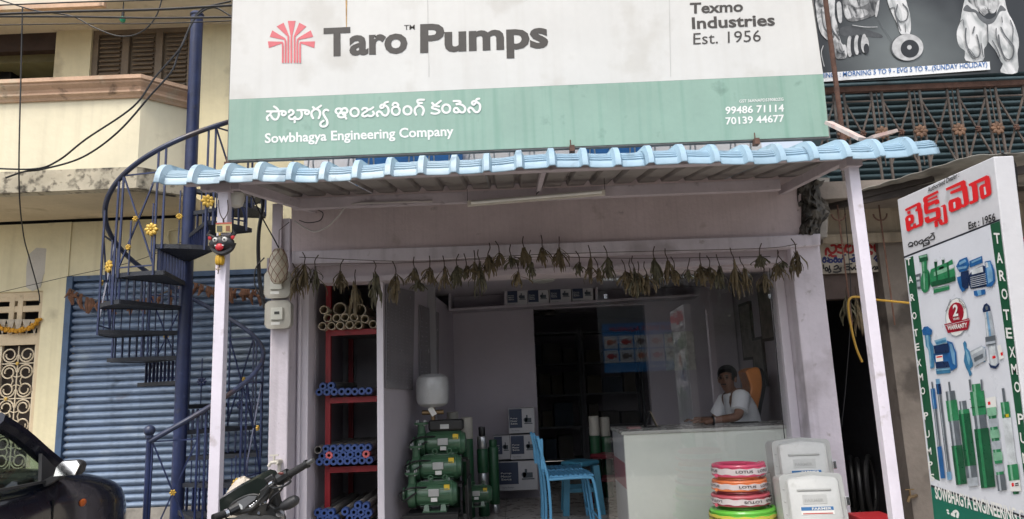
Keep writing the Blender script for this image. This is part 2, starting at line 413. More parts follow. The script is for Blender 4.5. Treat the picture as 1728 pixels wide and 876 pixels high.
# shuttered window with louvres
BRN = mat('brown_shutter_wood', (.20,.155,.11), .7, var=.25, scale=5, bump=.25, dirt=('6c5d49', .4, 5, .6))
wn = MB().box(xc, xc+.06, YB+.03, YB+.1, zw0, zu).box(xe-.05, xe, YB+.03, YB+.1, zw0, zu).box(xc+.06, xe-.05, YB+.03, YB+.1, zu-.05, zu).box(xc+.06, xe-.05, YB+.07, YB+.1, zw0, zu-.05)
for k in (1, 2): x = xc+(xe-xc)*k/3; wn.box(x-.035, x+.035, YB+.025, YB+.071, zw0, zu-.05)
wn = wn.build('window', BRN, yb)
lv = MB().obox((0,0,0), V((xe-xc)/6-.07,0,0), V(0,.016,.012), V(0,-.004,.005)).build('louvre', BRN, yb)
lm = lv.data
for v in lm.vertices: v.co += Vector(yb['_b'])
first = True
for k in range(3):
    for j in range(24):
        z = zw0+.05+j*.05
        if z > zu-.08: break
        o = lv if first else mesh_copy(lv, (0,0,0)); first = False
        o.parent = wn; o.location = Vector((xc+(xe-xc)*(k+.5)/3, YB+.055, z))-Vector(yb['_b'])
# open window showing a dim room
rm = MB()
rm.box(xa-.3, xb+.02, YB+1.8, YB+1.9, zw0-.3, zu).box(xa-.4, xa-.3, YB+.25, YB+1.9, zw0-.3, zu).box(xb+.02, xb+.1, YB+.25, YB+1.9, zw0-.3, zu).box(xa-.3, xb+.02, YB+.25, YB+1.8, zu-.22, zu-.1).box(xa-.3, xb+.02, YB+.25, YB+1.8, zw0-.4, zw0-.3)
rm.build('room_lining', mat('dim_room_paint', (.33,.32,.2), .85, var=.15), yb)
MB().box(xa, xb, YB+.03, YB+.12, zu-.2, zu-.0).build('window_head', mat('dark_brown_wood', (.05,.03,.025), .7, var=.3), yb)
sp = thing('loudspeaker', 'dark loudspeaker cabinet inside the open upper window', 'speaker', P(10,140,YB+.5))
c = P(6,110,YB+.5)
MB().box(c.x-.3, c.x+.13, YB+.45, YB+.8, zw0+.02, c.z+.17).build('cabinet', BLACKPL, sp, bevel=.015)
MB().lathe([(.13,0),(.125,.015),(.09,.0),(.03,-.02),(.03,0)], (c.x-.02, YB+.45, c.z), (0,-1,0), 24).build('cone', mat('speaker_cone', (.03,.03,.033), .5), sp, smooth=True)
# green bulb under the slab
b = P(207, 33, 6.5)
lt = thing('green_bulb', 'small green bulb hanging under the upper slab of the yellow building', 'bulb', b)
MB().ball(b, .028, (1,1,1.2)).build('globe', mat('green_glass', (.02,.25,.14), .15, var=0), lt, smooth=True)
MB().cyl(b+V(0,0,.02), b+V(0,0,.1), .014, n=8).bar(b+V(-.09,0,.1), b+V(.09,0,.1), .012).bar(b+V(0,0,.09), V(b.x, b.y, zu), .008).build('holder', BLACKPL, lt)
# wall bulb on a bracket pipe
b = P(262, 418, YB-.12)
lt = thing('wall_bulb', 'clear bulb on a bent conduit above the blue rolling shutter', 'bulb', b)
MB().ball(b, .04, (1.1,1,1)).build('globe', mat('dusty_bulb', (.5,.5,.45), .2, var=.1), lt, smooth=True)
MB().cyl(b+V(.03,0,.0), b+V(.09,.03,.01), .03, .035, 10).build('socket', BLACKPL, lt)
MB().tube([b+V(.08,.1,.01), b+V(.09,.1,.05), b+V(.07,.1,.12), b+V(.08,.1,.19), b+V(.12,.1,.2), P(335,376,YB-.02)], .012, 6).build('conduit', YEL, lt)

# dry leaf garland over the shutter, marigold garland over the door
def toran(name, label, pts, Y, lens, mat_, seed, cat='garland'):
    rnd = random.Random(seed); t = thing(name, label, cat, P(*pts[0], Y))
    w3 = smoothpts([P(x, y, Y) for x, y in pts], 8)
    MB().tube(w3, .004, 5).build('string', mat('garland_string', (.2,.14,.09), .9), t)
    m = MB()
    for i, p in enumerate(w3):
        for k in range(1):
            L = rnd.uniform(*lens); dx = rnd.uniform(-.03, .03); wv = rnd.uniform(.016, .034)
            a = p+V(dx, rnd.uniform(-.02,.005), 0); md = a+V(rnd.uniform(-.02,.02), -.02, -L*.5); e = a+V(rnd.uniform(-.04,.04), rnd.uniform(-.02,.01), -L)
            m.loft([[a+V(-wv*.4,0,0), a+V(0,-.006,0), a+V(wv*.4,0,0)], [md+V(-wv,.004,0), md+V(0,-.012,0), md+V(wv,.004,0)], [e+V(-wv*.3,0,0), e, e+V(wv*.3,0,0)]], caps=False, closed=False)
    m.build('dry_leaves', mat_, t)
    return t
DRYB = mat('dry_brown_leaf', (.20,.095,.055), .85, var=.4, scale=20, bump=.2)
toran('leaf_garland', 'brown withered leaf garland strung across the blue shutter', [(118,487),(150,503),(200,510),(260,500),(320,478),(360,485),(400,487),(445,490)], YB-.07, (.07,.17), DRYB, 3)
mg = thing('marigold_garland', 'marigold garland over faded cloth flags above the grille door', 'garland', P(30,545,YB-.03))
m = MB(); rnd = random.Random(5)
for p in smoothpts([P(x, y, YB-.03) for x, y in ((-8,547),(10,556),(30,558),(52,552),(68,540))], 9):
    for k in range(3): m.ball(p+V(rnd.uniform(-.012,.012), rnd.uniform(-.015,.01), rnd.uniform(-.015,.015)), rnd.uniform(.012,.018), n=7, m=5)
m.build('flowers', mat('marigold', (.62,.30,.02), .8, var=.35, scale=40, bump=.5, bscale=200), mg)
m = MB()
for px in (4, 18, 31, 45, 58):
    a, b, c = P(px-7, 539, YB-.005), P(px+7, 539, YB-.005), P(px, 566, YB-.005)
    m.prism([a, b, c], (0,-.004,0))
m.build('cloth_flag', mat('faded_cloth', (.48,.42,.33), .9, var=.2, scale=30), mg)

# ================================================================== spiral staircase
YC = 6.2
pt, pb = P(330, 27, YC), P(301, 876, YC)
SX = (pt.x+pb.x)/2; RO = .655
st = thing('spiral_staircase', 'dark blue iron spiral staircase with gold rosettes in front of the shutter', 'staircase', (SX, YC, 0))
MB().cyl((SX,YC,0), (SX,YC,pt.z), .055, n=20).build('pole', BLUEP, st, smooth=True)
MB().lathe([(.058,0),(.064,.0),(.064,.012),(.05,.03),(.015,.04)], (SX,YC,pt.z), n=16).build('pole_cap', BLUEP, st, smooth=True)
# angle 0 = right, 90 = back (+Y), counter-clockwise climb; left (180) tread at pixel row 565
z180 = P(200, 566, YC).z; TURN = P(300, 258, YC-RO).z-P(290, 757, YC-RO).z
NPT = 11; dz = TURN/NPT; dA = 360/NPT
def zang(a): return z180+(a-180)/360*TURN
TREAD = mat('tread_black_iron', (.02,.024,.035), .55, var=.3, scale=14, bump=.5, bscale=180)
def pol(a, r, z): return V(SX+r*math.cos(R_(a)), YC+r*math.sin(R_(a)), z)
a0 = -70
k = 0
while True:
    a = 180+dA*k
    if a < -84: break
    k -= 1
k += 1
steps = []
while True:
    a = 180+dA*k; z = zang(a)
    if a > 395: break
    steps.append((a, z)); k += 1
ROS = mat('gold_paint', (.62,.40,.07), .42, .25, var=.2, scale=20)
for i, (a, z) in enumerate(steps):
    ring = [pol(a-4, .05, z), pol(a+dA+2, .05, z)]+[pol(a+dA+2-(dA+6)*t/5, RO-.02, z) for t in range(6)]
    tr = MB().prism([p-V(0,0,.012) for p in ring], (0,0,.008)).build('tread', TREAD, st)
    fr = MB()
    edge = [pol(a-4, .05, z), pol(a-4, RO-.01, z)]; edge2 = [pol(a+dA+2-(dA+6)*(5-t)/5, RO-.01, z) for t in range(6)]
    for p, q in zip(edge[:-1], edge[1:]): fr.bar(p, q, .012, .035)
    for p, q in zip(edge2[:-1], edge2[1:]): fr.bar(p, q, .012, .035)
    fr.bar(pol(a+dA+2, .05, z), pol(a+dA+2, RO-.01, z), .012, .035)
    fr.build('tread_frame', TREAD, tr)
    # riser of upright bars down to the tread below
    rb = MB()
    for j in range(9):
        r = .1+(RO-.14)*j/8
        rb.bar(pol(a-3, r, z-dz+.01), pol(a-3, r, z-.02), .022, .008, up=(math.cos(R_(a)), math.sin(R_(a)), 0))
    rb.build('riser_grille', BLUEP, tr)
# handrail
RAIL = .84
ha0 = -84
ha1 = steps[-1][0]+dA
rail = [pol(ha0+(ha1-ha0)*t/160, RO, zang(ha0+(ha1-ha0)*t/160)+RAIL) for t in range(161)]
HR = mat('worn_handrail', (.03,.042,.09), .42, var=.35, scale=5, dirt=('3a2a22', .8, 2.2, .53))
MB().tube(rail, .021, 10).build('handrail', HR, st, smooth=True)
npos = rail[0]
nw = MB().cyl((npos.x,npos.y,0), (npos.x,npos.y,npos.z+.03), .02, n=10).build('newel_post', BLUEP, st)
MB().ball((npos.x,npos.y,npos.z+.085), .042).cyl((npos.x,npos.y,npos.z+.03), (npos.x,npos.y,npos.z+.05), .03, n=10).build('newel_ball', HR, nw, smooth=True)
def rosette(c, out, r, n=8):
    m = MB(); out = Vector(out).normalized(); u = V(0,0,1).cross(out).normalized(); up = out.cross(u)
    for q in range(n):
        t = 2*PI*q/n; d = u*math.cos(t)+up*math.sin(t); e = -u*math.sin(t)+up*math.cos(t)
        cc = c+d*r*.58
        m.loft([[cc+d*r*.42*math.cos(s*PI/4)*f+e*r*.3*math.sin(s*PI/4)*f+out*hh for s in range(8)] for f, hh in ((1,.0),(.85,.012),(.4,.016))])
    m.ball(c+out*.012, r*.22, n=8, m=6)
    return m
for i, (a, z) in enumerate(steps):
    bb = MB(); zr0, zr1 = z, z+RAIL
    am = a+dA*.5; a2 = a+dA-5
    s_ = TURN/360
    bb.bar(pol(a, RO, z-.02), pol(a, RO, zang(a)+RAIL), .014); bb.bar(pol(a2, RO, z-.02), pol(a2, RO, zang(a2)+RAIL), .014)
    bl = bb.build('baluster', BLUEP, st)
    if i % 2 == 0:
        xb_ = MB()
        zl = z+.06; zh = zang(am)+RAIL-.12
        xb_.bar(pol(a, RO, zl), pol(a2, RO, zh), .011); xb_.bar(pol(a2, RO, zl), pol(a, RO, zh), .011)
        xb_.bar(pol(a, RO, zl), pol(a2, RO, zl), .011); xb_.bar(pol(a, RO, zh), pol(a2, RO, zh), .011)
        xb_.build('cross_bars', BLUEP, bl)
        am2 = (a+a2)/2; cc = pol(am2, RO+.01, (zl+zh)/2)
        rosette(cc, V(math.cos(R_(am2)), math.sin(R_(am2)), 0), .026, 6).build('small_rosette', ROS, bl)
    else:
        am2 = (a+a2)/2; gold = zang(a) > 1.9
        cc = pol(am2, RO+.012, z+RAIL*.58)
        pass

def cylhit(px, py, near=True):
    """where the sight line through a pixel meets the stair's railing cylinder"""
    d = ray(px, py); ox, oy = -SX, -YC; a = d.x*d.x+d.y*d.y; b = 2*(ox*d.x+oy*d.y); c = ox*ox+oy*oy-RO*RO; D = b*b-4*a*c
    if D < 0: return None
    t = (-b-math.sqrt(D))/(2*a) if near else (-b+math.sqrt(D))/(2*a)
    return V(d.x*t, d.y*t, EYE+d.z*t)
for px, py, r, mt, near in ((257,388,.056,ROS,1),(350,340,.056,ROS,1),(187,450,.054,ROS,1),(303,366,.028,ROS,1),(219,418,.026,ROS,1),(397,817,.05,ROS,1),(340,644,.048,BLUEP,0),(404,683,.045,BLUEP,0),(262,608,.04,BLUEP,0)):
    p = cylhit(px, py, bool(near))
    if p is None: continue
    out = V(p.x-SX, p.y-YC, 0).normalized()
    q = rosette(p+out*.012, out if near else -out, r, 8).build('rosette', mt, st)
    zb = zang(math.degrees(math.atan2(out.y, out.x)))
    MB().bar(p-V(0,0,.22), p+V(0,0,.22), .009).build('rosette_rod', BLUEP, q)
# ================================================================== the pump shop
YF = 5.95
def slab(poly, Y, dep, mb=None):
    """wall piece whose front outline is given in pixels on the plane Y, dep metres thick"""
    return (mb or MB()).prism([P(x, y, Y) for x, y in poly], (0, dep, 0))
shop = thing('pump_shop', 'lilac painted pump shop front with open bay and stained lintel wall', 'shop', (0.3, YF, 0))
FZ = .2
xl0, xl1 = P(455,600,YF).x, P(487,600,YF).x
xr0, xr1 = P(1351,580,YF).x, P(1403,580,YF).x
zled1 = P(900,409,YF).z
slab([(492,425),(492,318),(1352,286),(1352,398)], YF, .25).build('lintel_wall', LILACD, shop)
slab([(492,446),(492,424),(1330,397),(1385,394),(1385,414),(1340,417)], YF-.05, .3).build('lintel_ledge', LILAC, shop, bevel=.008)
slab([(540,476),(530,440),(1330,405),(1330,450)], YF+.08, .25).build('shutter_housing', mat('shutter_housing_paint', (.55,.48,.51), .6, var=.1, scale=4, dirt=('4a4240', .4, 5, .62)), shop)
slab([(540,478),(540,469),(1322,434),(1322,443)], YF+.04, .05).build('shutter_bottom_rail', TUBEP, shop)
# pillars with stepped jambs
zc_ = P(900,430,YF).z
MB().box(xr0, xr1, YF, YF+.35, 0, P(1370,398,YF).z).build('right_pillar', LILAC, shop, bevel=.01)
MB().box(xr0-.075, xr0-.002, YF+.2, YF+.38, 0, zc_+.1).build('right_jamb', WHITEP, shop, bevel=.004)
MB().box(xl0, xl1, YF, YF+.35, 0, zled1+.3).build('left_pillar', LILAC, shop, bevel=.012)
MB().box(xl1+.002, xl1+.10, YF+.22, YF+.45, 0, zled1).build('left_jamb', WHITEP, shop, bevel=.004)
MB().box(xl0+.01, xl0+.09, YF-.03, YF+.0, zled1-.1, P(470,345,YF).z).build('upright_stub', TUBEP, shop)
# broken concrete at the right end of the lintel
rnd = random.Random(4); rows = []
for j in range(15):
    row = []
    for i in range(11):
        t = i/10; px = 1346+t*(46-8*math.sin(j*.6))+rnd.uniform(-2,2); py = 304+j*6.6+rnd.uniform(-2.5,2.5)
        row.append(P(px, py, YF+.02-.09*math.sin(PI*t)*rnd.uniform(.5,1.2)+rnd.uniform(-.03,.03)))
    rows.append(row)
o = MB().loft(rows, caps=False, closed=False).build('broken_concrete', mat('broken_concrete', (.13,.12,.105), .95, var=.5, scale=9, bump=.9, bscale=35, dirt=('0c0b0a', .8, 11, .54)), shop)
slab([(1346,400),(1346,300),(1400,300),(1396,400)], YF+.15, .3).build('concrete_beam_end', CONC, shop)
# interior shell
YBK = 8.4
px0, px1 = V(-1.135, 6.15, 0), V(-.72, YBK, 0)
zcl = 2.52
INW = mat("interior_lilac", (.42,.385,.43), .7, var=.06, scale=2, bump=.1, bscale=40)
sh_ = MB()
xo = P(905,640,YBK).x
zhead = P(850,524,YBK).z
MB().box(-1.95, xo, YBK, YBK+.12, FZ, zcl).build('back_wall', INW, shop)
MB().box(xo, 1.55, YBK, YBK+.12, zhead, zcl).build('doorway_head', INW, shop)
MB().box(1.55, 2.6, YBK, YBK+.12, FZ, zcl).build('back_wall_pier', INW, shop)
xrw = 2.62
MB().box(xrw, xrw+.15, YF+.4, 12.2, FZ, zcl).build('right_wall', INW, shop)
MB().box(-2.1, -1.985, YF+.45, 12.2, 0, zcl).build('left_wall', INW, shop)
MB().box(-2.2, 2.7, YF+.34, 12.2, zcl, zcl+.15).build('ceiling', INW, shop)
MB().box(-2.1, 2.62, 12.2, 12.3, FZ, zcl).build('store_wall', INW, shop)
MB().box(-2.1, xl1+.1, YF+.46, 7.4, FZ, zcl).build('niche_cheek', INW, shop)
# partition; sunlight on its near edge is put in as a white strip
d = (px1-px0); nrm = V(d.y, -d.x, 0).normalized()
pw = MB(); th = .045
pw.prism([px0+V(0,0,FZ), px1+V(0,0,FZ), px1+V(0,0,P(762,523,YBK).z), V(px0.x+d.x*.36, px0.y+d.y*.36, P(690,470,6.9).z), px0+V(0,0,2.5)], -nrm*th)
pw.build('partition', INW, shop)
MB().box(px0.x-.05, px0.x+.006, 6.125, 6.148, FZ, 2.5).build('partition_sunlit_edge', WHITEP, shop, bevel=.003)
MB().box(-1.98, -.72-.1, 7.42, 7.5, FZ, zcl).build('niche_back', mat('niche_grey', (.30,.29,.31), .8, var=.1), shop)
# upper storey seen in the gap below the sign
MB().box(-2.0, 2.5, 6.7, 6.9, 2.9, 6.0).build('upper_wall', mat('upper_white', (.72,.72,.74), .8, var=.06), shop)
for a, b in ((600,780),(985,1100)): slab([(a,320),(a,236),(b,236),(b,320)], 6.55, .1).build('blue_panel', mat('bright_blue_paint', (.03,.18,.5), .5, var=.15), shop)
m = MB(); top = P(700,225,6.1).z; z0 = P(700,330,6.1).z
for i in range(46):
    x = -1.9+i*.09; m.bar((x,6.1,z0), (x+(.05 if i % 2 else -.03),6.1,top), .012)
m.bar((-1.95,6.1,top), (2.3,6.1,top), .03)
m.build('upper_railing', mat('white_rail', (.7,.7,.7), .5), shop)
# floor of tiles
FL = struct(MB().box(-1.98, 2.61, YF-.1, 12.2, 0.01, FZ-.008).build('shop_floor', CONC))
TILE = mat('floor_tile', (.48,.45,.42), .28, var=.2, scale=4, dirt=('55504a', .4, 3, .55))
t0 = None
for i in range(7):
    for j in range(9):
        x, y = -1.66+i*.6, 6.16+j*.6
        if t0 is None:
            t0 = MB().box(-.297,.297,-.297,.297,-.007,0).build('tile', TILE, base=(0,0,0)); t0.parent = FL; o = t0
        else: o = mesh_copy(t0, (0,0,0), FL)
        o.location = V(x, y, FZ)-Vector(FL['_b'])

# ================================================================== awning
YA = 4.4
AW = thing('awning', 'pale blue ribbed sheet awning on white square posts over the shop bay', 'awning', (0.2, 5.1, 0))
SHEET = mat('awning_sheet_blue', (.30,.44,.545), .45, var=.14, scale=3, dirt=[('aebdc4', .5, 1.6, .55), ('5f7280', .6, 7, .58), ('4a4a48', .5, 21, .68)], bump=.06)
UNDER = mat('sheet_underside_grey', (.30,.28,.27), .6, var=.15, scale=3, dirt=('4a3f36', .5, 5, .6))
def awn_profile():
    pts = []
    for t in range(9): pts.append((5.95+(4.36-5.95)*t/8, 3.09+(2.835-3.09)*t/8, 0))
    n = 26; a0_, a1_ = 9, 84
    y, z = 4.36, 2.835; L = .185/n
    for t in range(1, n+1):
        a = R_(a0_+(a1_-a0_)*t/n); y -= math.cos(a)*L; z -= math.sin(a)*L
        pts.append((y, z, -.012 if (3 < t < 20 and t % 3 == 0) else 0))
    return pts
AP = awn_profile()
xA0, xA1 = -2.20, 2.68
PIT = .2035; prof = [(0,0),(.006,.008),(.017,.036),(.05,.036),(.061,.008),(.067,0),(.085,0),(.11,-.001),(.135,-.002),(.16,-.001),(.185,0)]
def sheet(x0, n, dz, rot, dark=False):
    m = MB(); cols = []
    for k in range(n):
        for dx, hgt in prof: cols.append((x0+k*PIT+dx, hgt))
    cols.append((x0+n*PIT, 0)); rows = []
    for i, (y, z, cr) in enumerate(AP):
        y2, z2, _ = AP[min(i+1, len(AP)-1)]; y1, z1, _ = AP[max(i-1, 0)]
        t = V(0, y2-y1, z2-z1).normalized(); nn_ = V(0, t.z, -t.y) if t.y > 0 else V(0, -(-t.z), -t.y)
        nn_ = V(0, t.z, -t.y)
        if nn_.z < 0: nn_ = -nn_
        row = []
        for x, hgt in cols:
            wob = .012*math.sin(x*2.3+.7)+.006*math.sin(x*7.1)
            c_ = cr if abs(hgt) < .005 else 0
            row.append(V(x, y, z+dz+.047+wob*max(0,(5.95-y)/1.6))+nn_*(hgt+c_))
        rows.append(row)
    m.loft(rows, caps=False, closed=False)
    return m
n_r = [5,5,5,5,4]; x = xA0
for i, n in enumerate(n_r):
    o = sheet(x, n, .004*(i % 2), 0).build('roof_sheet', SHEET, AW, smooth=True, angle=18); o.data.materials.append(UNDER); x += n*PIT
    s = o.modifiers.new('th', 'SOLIDIFY'); s.thickness = .003; s.offset = -1; s.material_offset = 1; s.use_flip_normals = False
def bx(p0, p1, w_, name, mt=TUBEP, h_=None, par=AW): return MB().bar(p0, p1, w_, h_).build(name, mt, par, bevel=.004)
pl, pr = P(371,600,YA), P(1477,600,YA)
zpt = P(378,326,YA).z
bx((pl.x,YA,0), (pl.x,YA,zpt), .066, 'post', POSTW); bx((pr.x,YA,0), (pr.x,YA,zpt+.02), .066, 'post', POSTW)
MB().box(pl.x-.06, pl.x+.06, YA-.06, YA+.06, 0, .008).build('base_plate', TUBEP, AW)
for sx in (pl.x, pr.x): MB().box(sx-.05, sx+.05, YA-.05, YA+.05, zpt, zpt+.055).build('cap_plate', TUBEP, AW)
zfb = zpt+.085
bx((xA0+.12,YA,zfb), (xA1-.3,YA,zfb), .06, 'front_beam', TUBEP, .055)
zr = P(600,345,5.6).z
zpr = 3.09-(5.95-5.6)*.16-.065
bx((-1.75,5.6,zpr), (2.2,5.6,zpr), .06, 'rear_purlin', TUBEP, .09)
for sx, ex in ((pl.x, P(530,362,YF).x), (pr.x, P(1318,315,YF).x)):
    bx((sx,YA+.03,zfb), (ex,YF-.005,P(900,339,YF).z), .05, 'rafter', TUBEP, .07)
xm = P(914,300,4.9).x
bx((xm,YA+.03,zfb+.03), (xm,5.57,zpr+.03), .035, 'middle_rafter', TUBEP, .05)
bx((pl.x-.15,YA,zfb-.04), (pl.x+.1,YA+.0,zfb-.04), .05, 'cap_arm', TUBEP, .06)
# tube-light batten under the purlin
q0, q1 = P(789,344,5.5), P(1021,325,5.5)
tl = thing('tube_light', 'white tube light batten tied under the awning purlin', 'light', q0)
MB().bar(q0, q1, .03, .045).build('batten', mat('batten_ivory', (.62,.58,.52), .5, var=.08), tl, bevel=.004)
MB().tube([q0+V(.03,-.028,-.0), q1+V(-.03,-.028,0)], .013, 10).build('tube', mat('tube_glass', (.75,.75,.72), .2, var=.02), tl, smooth=True)
for q in (q0, q1): MB().bar(q+V(.0,0,0), q+V(0,0,.12), .004).build('tie_wire', BLACKC, tl)

# ================================================================== the big flex sign
YS = 5.55
SG = thing('shop_sign', 'long white and green flex signboard with red tree logo above the awning', 'sign', P(890,252,YS))
FLEX = mat('flex_white', (.60,.59,.565), .5, var=.05, scale=2, dirt=('a59f94', .3, 2.2, .58), streak=('a39c90', .12, .8), bump=.25, bscale=3.)
FLEXG = mat('flex_green', (.245,.37,.305), .5, var=.08, scale=3, streak=('5d8a76', .5, 1.2), dirt=('39594b', .35, 6, .64))
a, b = P(385,270,YS), P(1399,230,YS); g0, g1 = P(387,168,YS), P(1389,125,YS)
ztop_ = 5.2
t0_, t1_ = V(a.x,YS,ztop_), V(b.x-.02,YS,ztop_)
MB().prism([V(a.x-.012,YS+.005,a.z-.012), V(b.x+.012,YS+.005,b.z-.012), V(b.x+.012,YS+.005,ztop_+.01), V(a.x-.012,YS+.005,ztop_+.01)], (0,.05,0)).build('frame', mat('sign_frame_iron', (.16,.15,.14), .6, var=.3, dirt=('3a1f14', .6, 9, .58)), SG)
MB().prism([g0, g1, t1_, t0_], (0,.004,0)).build('white_panel', FLEX, SG)
MB().prism([a, b, g1-V(0,0,.001), g0-V(0,0,.001)], (0,.004,0)).build('green_panel', FLEXG, SG)
GREY = mat('print_dark_grey', (.05,.044,.039), .6, var=.04, scale=8)
RED = mat('print_red', (.62,.13,.15), .5, var=.1, scale=8)
WHT = mat('print_white', (.74,.74,.71), .5, var=.04)
YT = YS-.0015
def word(body, quad, mt, bold, par=SG, Y=YT, name='lettering'):
    m = MB(); textpx(m, body, quad, Y, bold, .001); return m.build(name, mt, par)
word('Taro', ((546,96.5),(688,90.5),(546,47.5)), GREY, .035)
word('TM', ((682,50.5),(700,49.8),(682,42.5)), GREY, .01)
word('Pumps', ((709,105),(926,96),(709,41)), GREY, .035)
word('Texmo', ((1164,23.5),(1254,20),(1164,5)), GREY, .026)
word('Industries', ((1168,49.5),(1308,43.5),(1167,29.5)), GREY, .026)
word('Est. 1956', ((1170,75.5),(1284,70),(1170,56)), GREY, .0)
word('Sowbhagya Engineering Company', ((447,247),(766,234.5),(447,225)), WHT, .022)
word('GST 36ANAPD5390B2ZG', ((1247.5,173.6),(1322,170),(1247.5,168.4)), WHT, .012)
word('99486 71114', ((1224,193),(1323,188.7),(1224,180)), WHT, .022)
word('70139 44677', ((1225,210.8),(1324,206),(1224,198)), WHT, .022)
# logo: seven stems opening into petals
def Z4(p): return P(380+p[0]/3.021, p[1]/3.021, YT)
pet = [((218,211),(222,245),(290,213),(291,221),294),((227,188),(240,155),(303,193),(299,203),308),((262,135),(298,116),(326,183),(319,188),322),((319,107),(359,107),(342,185),(334,185),337.5)]
pet += [tuple([(676-p[0], p[1]) for p in q[:4]]+[676-q[4]]) for q in pet[:3]]
lg = None
for o1, o2, i1, i2, sx in pet:
    m = MB(); q4 = [o1, o2, i1, i2]; cx4, cy4 = sum(p[0] for p in q4)/4, sum(p[1] for p in q4)/4
    q4.sort(key=lambda p: math.atan2(p[1]-cy4, p[0]-cx4)); m.prism([Z4(p) for p in q4], (0,-.001,0))
    mid = ((i1[0]+i2[0])/2, (i1[1]+i2[1])/2)
    ribbon(m, smoothpts([Z4(mid), Z4(((mid[0]+sx*2)/3, mid[1]+6)), Z4((sx, mid[1]+28)), Z4((sx, 318))], 5), .0155, (0,-1,0), .0018)
    m.build('logo_petal', RED, SG)
# Telugu line, traced as brush strokes
A = lambda s: [(440+x/8.64, 155+y/8.64) for x, y in s]
B = lambda s: [(620+x/8.64, 150+y/8.64) for x, y in s]
def ring(cx, cy, rx, ry): return [(cx+rx*math.cos(t*PI/6), cy+ry*math.sin(t*PI/6)) for t in range(13)]
TEL = [A(s) for s in (
 [(195,215),(235,243),(262,290),(262,350),(240,395),(205,406),(170,382),(145,345),(118,345),(92,378),(105,415)], [(92,287),(165,287),(240,287)], [(165,292),(140,325),(150,350)],
 [(270,287),(330,283),(362,298),(362,330),(335,345),(308,328),(320,295)],
 [(412,300),(425,272),(460,272),(480,300),(465,330),(425,350),(415,378),(440,400),(480,396),(500,370),(515,395),(560,398),(598,360),(600,310),(585,275)],
 [(535,270),(620,268),(690,275),(703,300),(690,325),(662,325),(645,305),(660,280)], [(496,415),(496,445)],
 [(762,225),(803,252),(880,203)], [(765,388),(742,340),(748,290),(800,255),(850,272),(868,315),(862,350),(847,388)],
 [(985,275),(955,262),(922,282),(915,320),(938,370),(968,420),(972,470),(945,503),(898,508),(872,485),(882,448),(918,425)],
 [(1108,310),(1092,285),(1112,250),(1158,246),(1178,272),(1165,298)], [(1178,272),(1196,246),(1240,242),(1265,278),(1245,308),(1195,305),(1142,320),(1130,350),(1160,374),(1210,370),(1238,345),(1200,332)], [(1225,355),(1247,392)],
 ring(1370,300,60,60), [(1480,262),(1500,240),(1545,243),(1557,275),(1505,308),(1480,342),(1515,362),(1560,345),(1580,352),(1620,355),(1650,325),(1640,292)], [(1560,262),(1600,255),(1640,228)])]
TEL += [B(s) for s in (
 [(150,398),(135,360),(165,330),(200,345),(230,380),(270,390),(305,350),(305,290),(270,250),(220,232),(190,255),(205,283),(238,268)], [(240,240),(258,205),(300,192)],
 ring(415,322,58,60), [(370,240),(385,210),(425,210),(452,240),(435,268)], ring(585,315,58,60),
 [(710,380),(690,330),(702,280),(752,248),(800,265),(822,310),(815,345),(802,380)], [(825,160),(740,163),(735,200),(795,208)], [(745,205),(748,248)],
 [(945,208),(985,238),(1070,178)], [(1045,258),(965,250),(945,280),(1000,298),(1050,322),(1035,352),(980,364),(935,355)], ring(1150,290,58,60),
 [(1258,180),(1340,180),(1355,205),(1290,228),(1345,225),(1400,248),(1427,290),(1410,335),(1370,346),(1335,315)], [(1340,335),(1300,346),(1264,330),(1268,292),(1300,280),(1328,308),(1345,335)],
 [(1490,345),(1470,310),(1500,275),(1540,300),(1570,335),(1610,340),(1640,300),(1640,235),(1600,197),(1555,182),(1525,205),(1545,235),(1575,215)], [(1580,190),(1595,152),(1630,145)])]
def brush(strokes, place, wid, nrm, mt, par, name='lettering', k=4, an=(1,1,1)):
    m = MB()
    for i, s in enumerate(strokes): ribbon(m, smoothpts([place(x, y) for x, y in s], k), wid, nrm, .0008+.0004*(i % 5), an)
    return m.build(name, mt, par)
brush(TEL, lambda x, y: P(x, y, YT), .0185, (0,-1,0), WHT, SG)
# rust run and clamps at the lower edge
slab([(583,0),(586,0),(585,52),(584,52)], YS-.002, .001).build('rust_run', mat('rust_stain', (.48,.30,.12), .7, var=.4, scale=20), SG)
for px, py in ((965,244),(384,272),(1276,232)):
    c = P(px, py, YS-.02); MB().box(c.x-.02, c.x+.02, YS-.04, YS+.03, c.z-.06, c.z-.01).cyl(c+V(-.01,-.0,-.03), c+V(-.01,0,.04), .005, n=6).build('clamp', RUST, SG)

for px in (720, 1128): slab([(px,-40),(px+1.2,-40),(px+4.5,130),(px+3.3,130)], YS-.0022, .001).build('sheet_seam', mat('flex_seam', (.50,.49,.47), .5), SG)
